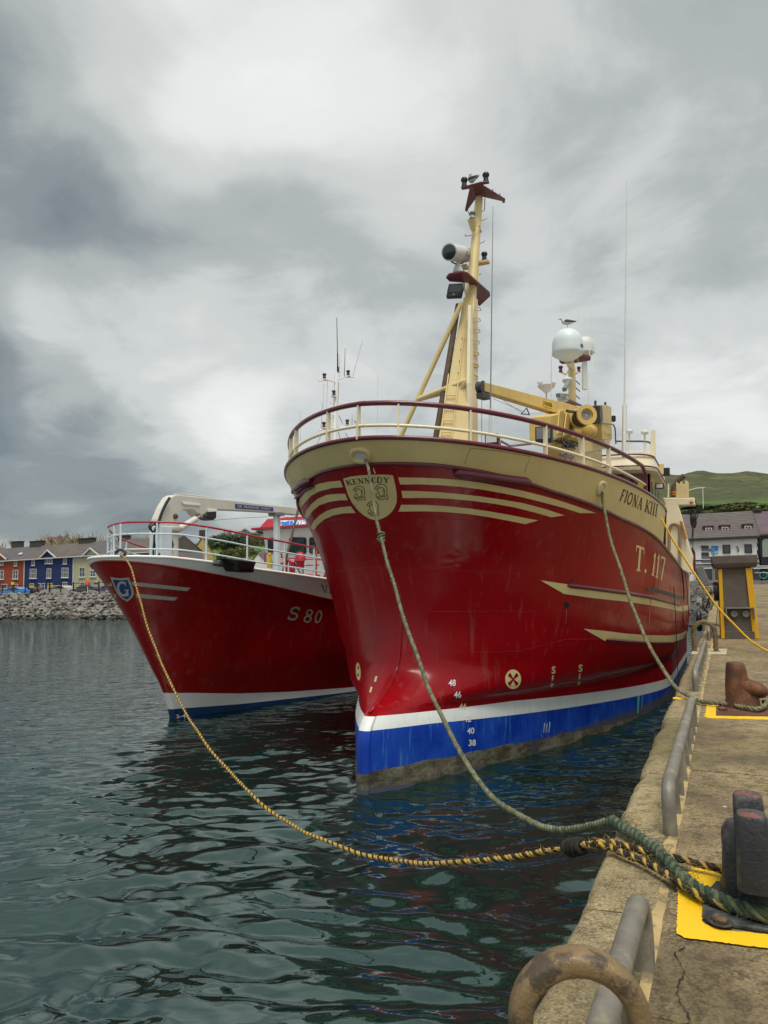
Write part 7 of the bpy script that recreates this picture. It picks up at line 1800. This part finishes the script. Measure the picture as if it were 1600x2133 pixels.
def bush_mesh(seed, n, mat):
    r = random.Random(seed); V, Fc = [], []; cl = [(Vector((r.gauss(0, .28), r.gauss(0, .28), r.uniform(.2, .8))), r.uniform(.16, .34)) for _ in range(14)]
    for i in range(n):
        c, rad = r.choice(cl); d = Vector((r.gauss(0, 1), r.gauss(0, 1), r.gauss(0, 1))).normalized(); p = c + d * rad * r.uniform(.6, 1.05); p.z = max(p.z, 0)
        a = Vector((r.gauss(0, 1), r.gauss(0, 1), r.gauss(0, .6))).normalized() * .045; b = a.cross(d).normalized() * .03; k = len(V)
        V += [p - a, p + b, p + a, p - b]; Fc.append((k, k + 1, k + 2, k + 3))
    me = bpy.data.meshes.new('foliage'); me.from_pydata([tuple(v) for v in V], [], Fc); me.update(); me.materials.append(mat); return me
BM_ = [[bush_mesh(60 + 7 * k + j, 1500, M_LEAF[k]) for j in range(2)] for k in range(4)]
def bush(x, y, v, wpx, hpx, kind, label, seed, plane=None):
    base = (plane or (lambda a, b: FR(a, b, v)))(x, y); d = -(CAMR.transposed() @ (base - CAM)).z; m = d / F
    root = thing('shrub', base, label, 'shrub', 'shrubs and trees on the rise')
    for k, (me, nm) in enumerate(((BM_[kind][seed % 2], 'foliage'),)):
        o = bpy.data.objects.new(nm, me); COL.objects.link(o); o.parent = root; o.scale = (wpx * m, wpx * m, hpx * m); o.rotation_euler = (0, 0, seed * 1.3)
    mb = MB(); mb.tube([Vector((0, 0, -.4)), Vector((0, 0, hpx * m * .5))], [hpx * m * .03, hpx * m * .015], 6); o = mb.build('stem', M_TWIG, None); o.parent = root
BS = [(452, 1146, 62, 30, 30, 1, 'bright green shrub beside the yellow gable'), (470, 1150, 66, 44, 40, 0, 'large dark green tree right of the yellow gable'), (490, 1148, 75, 40, 40, 0, 'darkest rounded tree above the black chute'), (462, 1128, 120, 26, 16, 0, 'low dark tree in front of the hill house'),
      (512, 1146, 88, 34, 26, 2, 'olive scrub below the skyline house'), (528, 1140, 105, 34, 22, 2, 'olive brown gorse left of the wheelhouse'), (545, 1140, 112, 30, 24, 2, 'olive scrub close beside the wheelhouse'), (505, 1128, 140, 40, 14, 2, 'thin scrub on the upper slope'), (535, 1124, 150, 30, 12, 1, 'green scrub on the upper slope by the wheelhouse'),
      (505, 1162, 56, 40, 20, 2, 'mid green hedge above the black chute'), (485, 1164, 50, 40, 20, 2, 'hedge of yellowish gorse behind the blue box'), (460, 1164, 48, 30, 16, 2, 'low gorse hedge at the foot of the yellow gable'), (525, 1156, 70, 26, 14, 1, 'bright shrub in the meadow'), (478, 1112, 165, 10, 10, 0, 'small dark pine left of the skyline house'), (540, 1112, 172, 16, 8, 0, 'dark clipped trees at the skyline by the wheelhouse'),
      (440, 1135, 90, 24, 20, 1, 'green tree behind the yellow chimney')]
for i, b in enumerate(BS): bush(*b, i)
bare_tree(Vector(FR(509, 1116, 168)), 3.2, .8, 77, 'bare tree on the skyline right of the white house')

# ================================================================== head of the quay, right of the trawler
RN = Vector((math.sin(math.radians(21)), math.cos(math.radians(21)), 0)); RX = Vector((RN.y, -RN.x, 0)); MR = Matrix((RX, RN, UPZ)).transposed()
R0 = at_y(1500, 1213, 78)
def RP(px, py, d=0.0): return on_plane(px, py, R0 + RN * d, RN)
def k9(x, y): return (1420 + x / 8.889, 1060 + y / 8.889)
zg = 2.9
inn = thing('white_inn', Vector((R0.x, R0.y, zg)), 'white two storey building with a slate roof and three dark red dormers', 'building')
xl, xr = 1405, 1584
def zof(py, px=1500, d=0): return RP(px, py, d).z
ze, zr_ = zof(1121), zof(1071, 1500, 4.5)
def rq(x): return (RP(x, 1200) - R0).dot(RX)
a0, a1 = rq(xl), rq(xr)
def R3(a, d, z): p = R0 + RX * a + RN * d; p.z = z; return p
mb = MB(); mb.hexa([R3(a0, 0, zg - 1), R3(a1, 0, zg - 1), R3(a1, 9, zg - 1), R3(a0, 9, zg - 1)], [R3(a0, 0, ze), R3(a1, 0, ze), R3(a1, 9, ze), R3(a0, 9, ze)]); mb.build('wall', M_WALLW, inn)
M_SLATE = pm('slate_purple', (.125, .105, .10), .85, .15, .7, bump=.03, bscale=5)
mb = MB(); q = [R3(a0, -.35, ze - .1), R3(a1 + .2, -.35, ze - .1), R3(a1 + .2, 4.5, zr_), R3(a0, 4.5, zr_)]; mb.hexa(q, [p + UPZ * .15 for p in q]); q = [R3(a0, 4.5, zr_), R3(a1 + .2, 4.5, zr_), R3(a1 + .2, 9.3, ze), R3(a0, 9.3, ze)]; mb.hexa(q, [p + UPZ * .15 for p in q]); mb.build('roof', M_SLATE, inn)
nsl = 16
for i in range(nsl):        # slate courses as long overlapping strips
    f0, f1 = i / nsl, (i + 1) / nsl; p0, p1 = R3(a0, -.38, ze + .06).lerp(R3(a0, 4.5, zr_ + .16), f0), R3(a0, -.38, ze + .06).lerp(R3(a0, 4.5, zr_ + .16), f1); w = RX * (a1 - a0 + .2)
    mb = MB(); mb.hexa([p0, p0 + w, p1 + w, p1], [p + UPZ * z for p, z in ((p0, .05), (p0 + w, .05), (p1 + w, .01), (p1, .01))]); mb.build('slate_course', M_SLATE, inn)
mb = MB(); mb.box((R3(a0, -.42, ze - .12) + R3(a1, -.42, ze - .12)) / 2, (a1 - a0, .14, .14), MR); mb.build('gutter', M_BLACK, inn)
plane_r = (lambda x, y: RP(x, y, -.01), -RN)
M_RFRAME = pm('dark_red_joinery', (.20, .012, .025), .5, .1, 3)
for x0, y0, x1, y1 in ((415, 330, 590, 470), (715, 315, 895, 460), (1140, 295, 1320, 445)):
    dd = 1.05; f = (lambda x, y, dd=dd: RP(x, y, dd)); a, b = k9(x0, y0), k9(x1, y1)
    tl, br = f(*a), f(*b); mb = MB(); c = (tl + br) / 2 + RN * .8; w = (br - tl).dot(RX); h = tl.z - br.z
    mb.box(c, (w, 1.6, h), MR); o = mb.build('dormer', M_RFRAME, inn)
    mb = MB(); mb.box(c + UPZ * (h / 2 + .06) - RN * .08, (w + .25, 1.8, .1), MR); mb.build('dormer_roof', M_SLATE, o)
    window(inn, (a[0] + 3.0, a[1] + 2.2, b[0] - 3.0, b[1] - 1.2), (lambda x, y, dd=dd: RP(x, y, dd - .02), -RN), (2, 2), M_WIN, False)
    mb = MB(); mb.box(Vector((c.x, c.y, br.z - .06)) - RN * .85, (w + .15, .25, .12), MR); mb.build('dormer_sill', M_WIN, o)
for r in ((760, 665, 900, 825), (1165, 655, 1300, 815), (360, 680, 500, 735), (370, 805, 505, 870)):
    window(inn, (*k9(*r[:2]), *k9(*r[2:])), plane_r, (1, 1), M_BLACK, False)
for i in range(5):
    c = RP(*k9(1435, 600 + i * 66), -.03); mb = MB(); mb.box(c, (.42 if i % 2 else .26, .06, .36), MR); mb.build('quoin', M_BLACK, inn)
for y in (1165.5, 1174.5): c = (RP(1448, y, -.05) + RP(1584, y, -.05)) / 2; mb = MB(); mb.box(c, (a1 - rq(1448), .1, .12), MR); mb.build('string_course', M_BLACK, inn)
for xx0, xx1 in ((1450, 1496), (1570, 1600)):
    p, q_ = RP(xx0, 1177, -.1), RP(xx1, 1184, -1.2); mb = MB(); mb.add([RP(xx0, 1177, -.06), RP(xx1, 1177, -.06), RP(xx1, 1183, -1.1), RP(xx0, 1183, -1.1)], [(0, 1, 2, 3)]); o = mb.build('awning', pm('awning_grey', (.09, .09, .095), .7, .1, 2), inn)
    mb = MB(); c = (RP(xx0, 1183.5, -1.12) + RP(xx1, 1183.5, -1.12)) / 2; mb.box(c, (rq(xx1) - rq(xx0), .05, .12), MR); mb.build('awning_edge', M_WIN, o)
mb = MB(); mb.add([RP(1450, 1184, -.02), RP(1584, 1184, -.02), RP(1584, 1208, -.02), RP(1450, 1208, -.02)], [(0, 1, 2, 3)]); mb.build('shop_front', M_GLASS, inn)
for x in (1486, 1530, 1560): mb = MB(); mb.box(RP(x, 1196, -.06), (.2, .08, 1.5), MR); mb.build('shop_mullion', M_WIN, inn)
ca, cb_ = RP(1574, 1081, 4.5), RP(1584, 1064, 4.5); mb = MB(); mb.box((ca + cb_) / 2, ((cb_ - ca).dot(RX), .8, cb_.z - ca.z + .8), MR); o = mb.build('chimney', M_CHIM, inn)
mb = MB(); mb.box(Vector(((ca + cb_) / 2).to_tuple()[:2] + (cb_.z + .1,)), ((cb_ - ca).dot(RX) + .25, 1.0, .16), MR); mb.build('chimney_cap', M_CHIM, o)
mb = MB(); mb.lathe(Vector(((ca + cb_) / 2).to_tuple()[:2] + (cb_.z + .15,)), UPZ, [(.16, 0), (.13, .35)], 10); mb.build('chimney_pot', M_WALLW, o)
bs_ = [RP(*k9(550, 685), -.06), RP(*k9(678, 685), -.06), RP(*k9(678, 830), -.06), RP(*k9(550, 835), -.06)]
mb = MB(); mb.prism(bs_, RN * .05); o = mb.build('blue_banner', M_SKYB, inn); mb = MB(); mb.add([RP(*k9(x, y), -.075) for x, y in ((560, 800), (678, 770), (678, 825), (560, 830))], [(0, 1, 2, 3)]); mb.build('banner_wave', pm('banner_pale', (.3, .5, .75), .5, .1, 4), o)
mb = MB(); mb.tube([RP(*k9(x, y), -.12) for x, y in ((1010, 705), (1045, 700), (1030, 735), (1050, 740), (1050, 800))], .05, 6); mb.build('wall_lamp', M_BLACK, inn)
# dark framed building at the right edge
nb_ = thing('dark_framed_building', RP(1600, 1210, 0), 'black framed shop building with a grey-green panel at the right edge', 'building')
b0, b1 = rq(1584.5), rq(1680)
mb = MB(); mb.hexa([R3(b0 + .12, -.3, zg - 1), R3(b1, -.3, zg - 1), R3(b1, 8, zg - 1), R3(b0 + .12, 8, zg - 1)], [R3(b0 + .12, -.3, ze + .1), R3(b1, -.3, ze + .1), R3(b1, 8, ze + .1), R3(b0 + .12, 8, ze + .1)]); mb.build('wall', M_BLACK, nb_)
q = [R3(b0 + .22, -.55, ze + .1), R3(b1, -.55, ze + .1), R3(b1, 4.5, zr_ - .1), R3(b0 + .22, 4.5, zr_ - .1)]; mb = MB(); mb.hexa(q, [p + UPZ * .15 for p in q]); mb.build('roof', pm('slate_violet', (.115, .085, .10), .85, .12, .7, bump=.02, bscale=5), nb_)
q = [RP(*k9(x, y), -.36) for x, y in ((1490, 600), (1530, 555), (2200, 548), (2200, 885), (1500, 890))]; mb = MB(); mb.prism(q, RN * .04); mb.build('panel', pm('panel_sage', (.28, .32, .27), .6, .06, 1), nb_)
for y in (1178, 1192): q = [RP(1572, y, -3), RP(1660, y, -3), RP(1660, y + 1.6, -3), RP(1572, y + 1.6, -3)]; mb = MB(); mb.prism(q, RN * .06); mb.build('shop_rail', M_WIN, nb_)
# cottages behind
def cottage(label, x0, x1, ye, yr, d):
    root = thing('cottage', RP(x0, ye, d), label, 'house', 'cottages behind the white building'); l, r, ap = RP(x0, ye, d), RP(x1, ye, d), RP((x0 + x1) / 2, yr, d); pts = [l - UPZ * 6, r - UPZ * 6, r, ap, l]
    mb = MB(); mb.hexa(pts, [p + RN * 7 for p in pts]); mb.build('wall', pm('cottage_grey', (.14, .135, .13), .9, .1, 1), root); mb = MB()
    for a, b in ((l, ap), (ap, r)): q = [a - RN * .3 + (a - b) * .08, b - RN * .3, b + RN * 7, a + RN * 7 + (a - b) * .08]; mb.hexa(q, [p + UPZ * .2 for p in q])
    mb.build('roof', M_CHIM, root)
cottage('dark gabled cottage above the left end of the slate roof', 1456, 1470, 1077, 1069, 30)
cottage('dark gabled cottage above the slate roof, right one', 1489, 1505, 1078, 1069, 28)
cottage('low dark cottage between the two gables', 1470, 1489, 1077, 1071, 36)
RB = lambda d: (lambda x, y: RP(x, y, d))
for i, (x, y, d, w, h, k, lab) in enumerate(((1545, 1076, 60, 90, 26, 2, 'wide olive thicket above the slate roof'), (1510, 1074, 70, 60, 16, 1, 'green scrub left of the wide thicket'), (1585, 1072, 66, 50, 22, 1, 'green thicket behind the chimney'), (1560, 1070, 75, 50, 28, 2, 'tall olive bush in the middle of the thicket'), (1440, 1072, 80, 40, 12, 0, 'dark hedge beside the gantry'), (1450, 1060, 200, 80, 6, 0, 'dark field hedge across the green pasture, left'), (1530, 1058, 220, 120, 5, 0, 'dark field hedge across the green pasture, right'))):
    bush(x, y, 0, w, h, k, lab, i, RB(d))
# finger post
fp_ = thing('finger_post', RP(1487, 1216, -32), 'grey finger post with four direction boards left of the service pillar', 'sign post'); dF = -36
pb = RP(1487, 1222, dF); mb = MB(); mb.tube([Vector((pb.x, pb.y, 1.6)), RP(1486, 1141, dF)], .05, 8); mb.build('post', M_GREY, fp_, smooth=40)
for x0, y0, x1, y1, m in ((360, 740, 550, 790, M_DGREY), (535, 738, 590, 782, M_SKYB), (360, 882, 580, 925, M_DGREY), (360, 940, 590, 998, M_DGREY)):
    q = [RP(*k9(x, y), dF - .05) for x, y in ((x0 + 18, y0), (x1, y0), (x1, y1), (x0 + 18, y1), (x0, (y0 + y1) / 2))]; mb = MB(); mb.prism(q, RN * .04); o = mb.build('direction_board', m, fp_)
    if m is M_DGREY:
        q = [RP(*k9(x, y), dF - .06) for x, y in ((x0 + 28, (y0 + y1) / 2 - 6), (x1 - 12, (y0 + y1) / 2 - 6), (x1 - 12, (y0 + y1) / 2 + 8), (x0 + 28, (y0 + y1) / 2 + 8))]; mb = MB(); mb.prism(q, RN * .01); mb.build('lettering_band', M_GREY, o)
# leaning slab of grey stone, low wall, old anchors
def RS(x, y, d): return RP(*k9(x, y), d)
q = [RS(x, y, -38) for x, y in ((270, 1090), (350, 1042), (400, 1075), (530, 1380), (540, 1420), (330, 1430), (300, 1230))]
mb = MB(); mb.prism(q, RN * .6); o = mb.build('standing_stone', pm('grey_slab_stone', (.16, .155, .15), .85, .2, 1.2, bump=.02, bscale=6), None, bevel=.05); tag(o, 'tall grey stone slab standing beyond the trawler bulwark', 'stone')
lw = thing('low_stone_wall', RS(450, 1480, -44), 'low pale stone wall at the quay edge beyond the trawler', 'wall'); rr = random.Random(4); Mst = pm('pale_block_stone', (.30, .27, .2), .9, .2, 2, bump=.01, bscale=12)
for j in range(4):
    x = 300 + (j % 2) * 25
    while x < 700:
        w = rr.uniform(55, 95); p, q_ = RS(x, 1430 + j * 34, -44), RS(x + w - 4, 1430 + j * 34 + 31, -44); c = (p + q_) / 2
        mb = MB(); mb.box(c + RN * rr.uniform(-.03, .03), ((q_ - p).dot(RX), .4, p.z - q_.z), MR); mb.build('stone', Mst, lw, bevel=.02); x += w
def anchor(c, s, yaw, tilt, label):
    root = thing('old_anchor', c, label, 'anchor', 'old anchors at the quay edge'); Mx = Matrix.Rotation(yaw, 3, 'Z') @ Matrix.Rotation(tilt, 3, 'Y')
    def T(x, y, z): return c + Mx @ Vector((x, y, z)) * s
    mb = MB(); mb.tube([T(0, 0, 0), T(0, 0, 1.5)], .06 * s, 8); mb.build('shank', M_RUST2, root, smooth=50)
    mb = MB(); mb.tube([T(.7 * math.sin(a), 0, .45 - .45 * math.cos(a)) for a in np.linspace(-1.5, 1.5, 14)], [.03 * s] + [.065 * s] * 12 + [.03 * s], 8); mb.build('fluke_arm', M_RUST2, root, smooth=50)
    mb = MB(); mb.tube([T(0, -.55, 1.35), T(0, .55, 1.35)], .045 * s, 8); mb.build('stock', M_RUST2, root, smooth=50)
    mb = MB(); mb.tube([T(.12 * math.cos(a), 0, 1.62 + .12 * math.sin(a)) for a in np.linspace(0, 6.28, 13)[:-1]], .03 * s, 6, closed=True); mb.build('ring', M_RUST2, root, smooth=50)
M_RUST2 = pm('dull_olive_iron', (.10, .085, .055), .8, .25, 4)
def gq(px, py): q, r = qr(px, py); p = Q(min(q, 40), r); return p
for i, (x, y, s, yw, tl, lab) in enumerate(((1478, 1278, .8, .4, .5, 'old anchor with a raised fluke nearest the quay rail'), (1470, 1268, .75, 1.6, -.7, 'old anchor leaning to the left behind the nearest one'), (1484, 1258, .8, 2.4, .9, 'old anchor beside the service pillar foot'))):
    c = on_z(x, y, ZQ + .1); anchor(c, s, yw, tl, lab)
rr = random.Random(8)
for i in range(7):
    c = on_z(1456 + i * 4.5, 1262 + rr.uniform(-14, 8), ZQ + .12); o = bpy.data.objects.new('pale_boulder', RM[i % 8]); COL.objects.link(o); o.location = c; o.scale = (rr.uniform(.5, .8),) * 3; o.rotation_euler = (rr.uniform(0, 3), rr.uniform(0, 3), 0); tag(o, ['leftmost pale boulder heaped among the old anchors', 'second pale boulder from the left among the old anchors', 'third pale boulder from the left among the old anchors', 'middle pale boulder of the heap among the anchors', 'third pale boulder from the right among the old anchors', 'second pale boulder from the right among the old anchors', 'rightmost pale boulder, by the service pillar'][i], 'boulder', 'boulders among the anchors')
# tyre fender at the quay wall and bicycle by the shop
tf = on_z(1456, 1292, ZQ - .3); mb = MB(); mb.tube([tf + QA * (.32 * math.cos(a)) + UPZ * (.42 * math.sin(a)) for a in np.linspace(0, 6.283, 25)[:-1]], .12, 10, closed=True); o = mb.build('tyre_fender', M_BLACK, None, smooth=60); tag(o, 'black tyre fender hanging between the quay and the trawler', 'fender')
bk_ = RP(1584, 1206, -5); by = thing('bicycle', bk_, 'bicycle with a teal rimmed wheel by the shop at the right edge', 'bicycle')
for k, (dx, m) in enumerate(((-.1, pm('teal_rim', (.10, .42, .40), .5, .1, 3)), (-1.15, M_DGREY))):
    c = bk_ + RX * (dx + .4) + UPZ * .36; mb = MB(); mb.tube([c + RX * (.33 * math.cos(a)) + UPZ * (.33 * math.sin(a)) for a in np.linspace(0, 6.283, 21)[:-1]], .035, 6, closed=True); w_ = mb.build('wheel', m, by, smooth=60)
    mb = MB()
    for a in np.linspace(0, 3.14, 5)[:-1]: mb.tube([c + RX * (.32 * math.cos(a)) + UPZ * (.32 * math.sin(a)), c - RX * (.32 * math.cos(a)) - UPZ * (.32 * math.sin(a))], .008, 4)
    mb.build('spokes', M_GREY, w_)
c = bk_ + RX * .3 + UPZ * .36; cb2 = bk_ - RX * .75 + UPZ * .36; mid = bk_ - RX * .25 + UPZ * .34; seat_ = bk_ - RX * .45 + UPZ * .85; hd = bk_ + RX * .12 + UPZ * .9
mb = MB()
for a, b in ((c, hd), (hd, mid), (hd, seat_), (seat_, mid), (mid, cb2), (seat_, cb2)): mb.tube([a, b], .022, 6)
mb.build('frame', M_BLACK, by); mb = MB(); mb.box(seat_ + UPZ * .06, (.26, .14, .06), MR); mb.build('saddle', M_BLACK, by, bevel=.02); mb = MB(); mb.tube([hd + RN * .25 + UPZ * .1, hd + UPZ * .12, hd - RN * .25 + UPZ * .1], .02, 6); mb.build('handlebar', M_BLACK, by)
# lamp post on the hillside road
lp0 = RP(1464, 1045, 150); lpt = RP(1464, 1016, 150); lamp = thing('street_lamp', lp0, 'thin pale lamp post on the hillside road above the gantry', 'street lamp'); mb = MB(); mb.tube([lp0 - UPZ * 2, lpt], .14, 6); mb.build('post', M_ANT, lamp); mb = MB(); mb.tube([RP(1433, 1022, 150), RP(1452, 1017, 150), RP(1468, 1016, 150)], .16, 6); mb.build('arm', M_ANT, lamp)
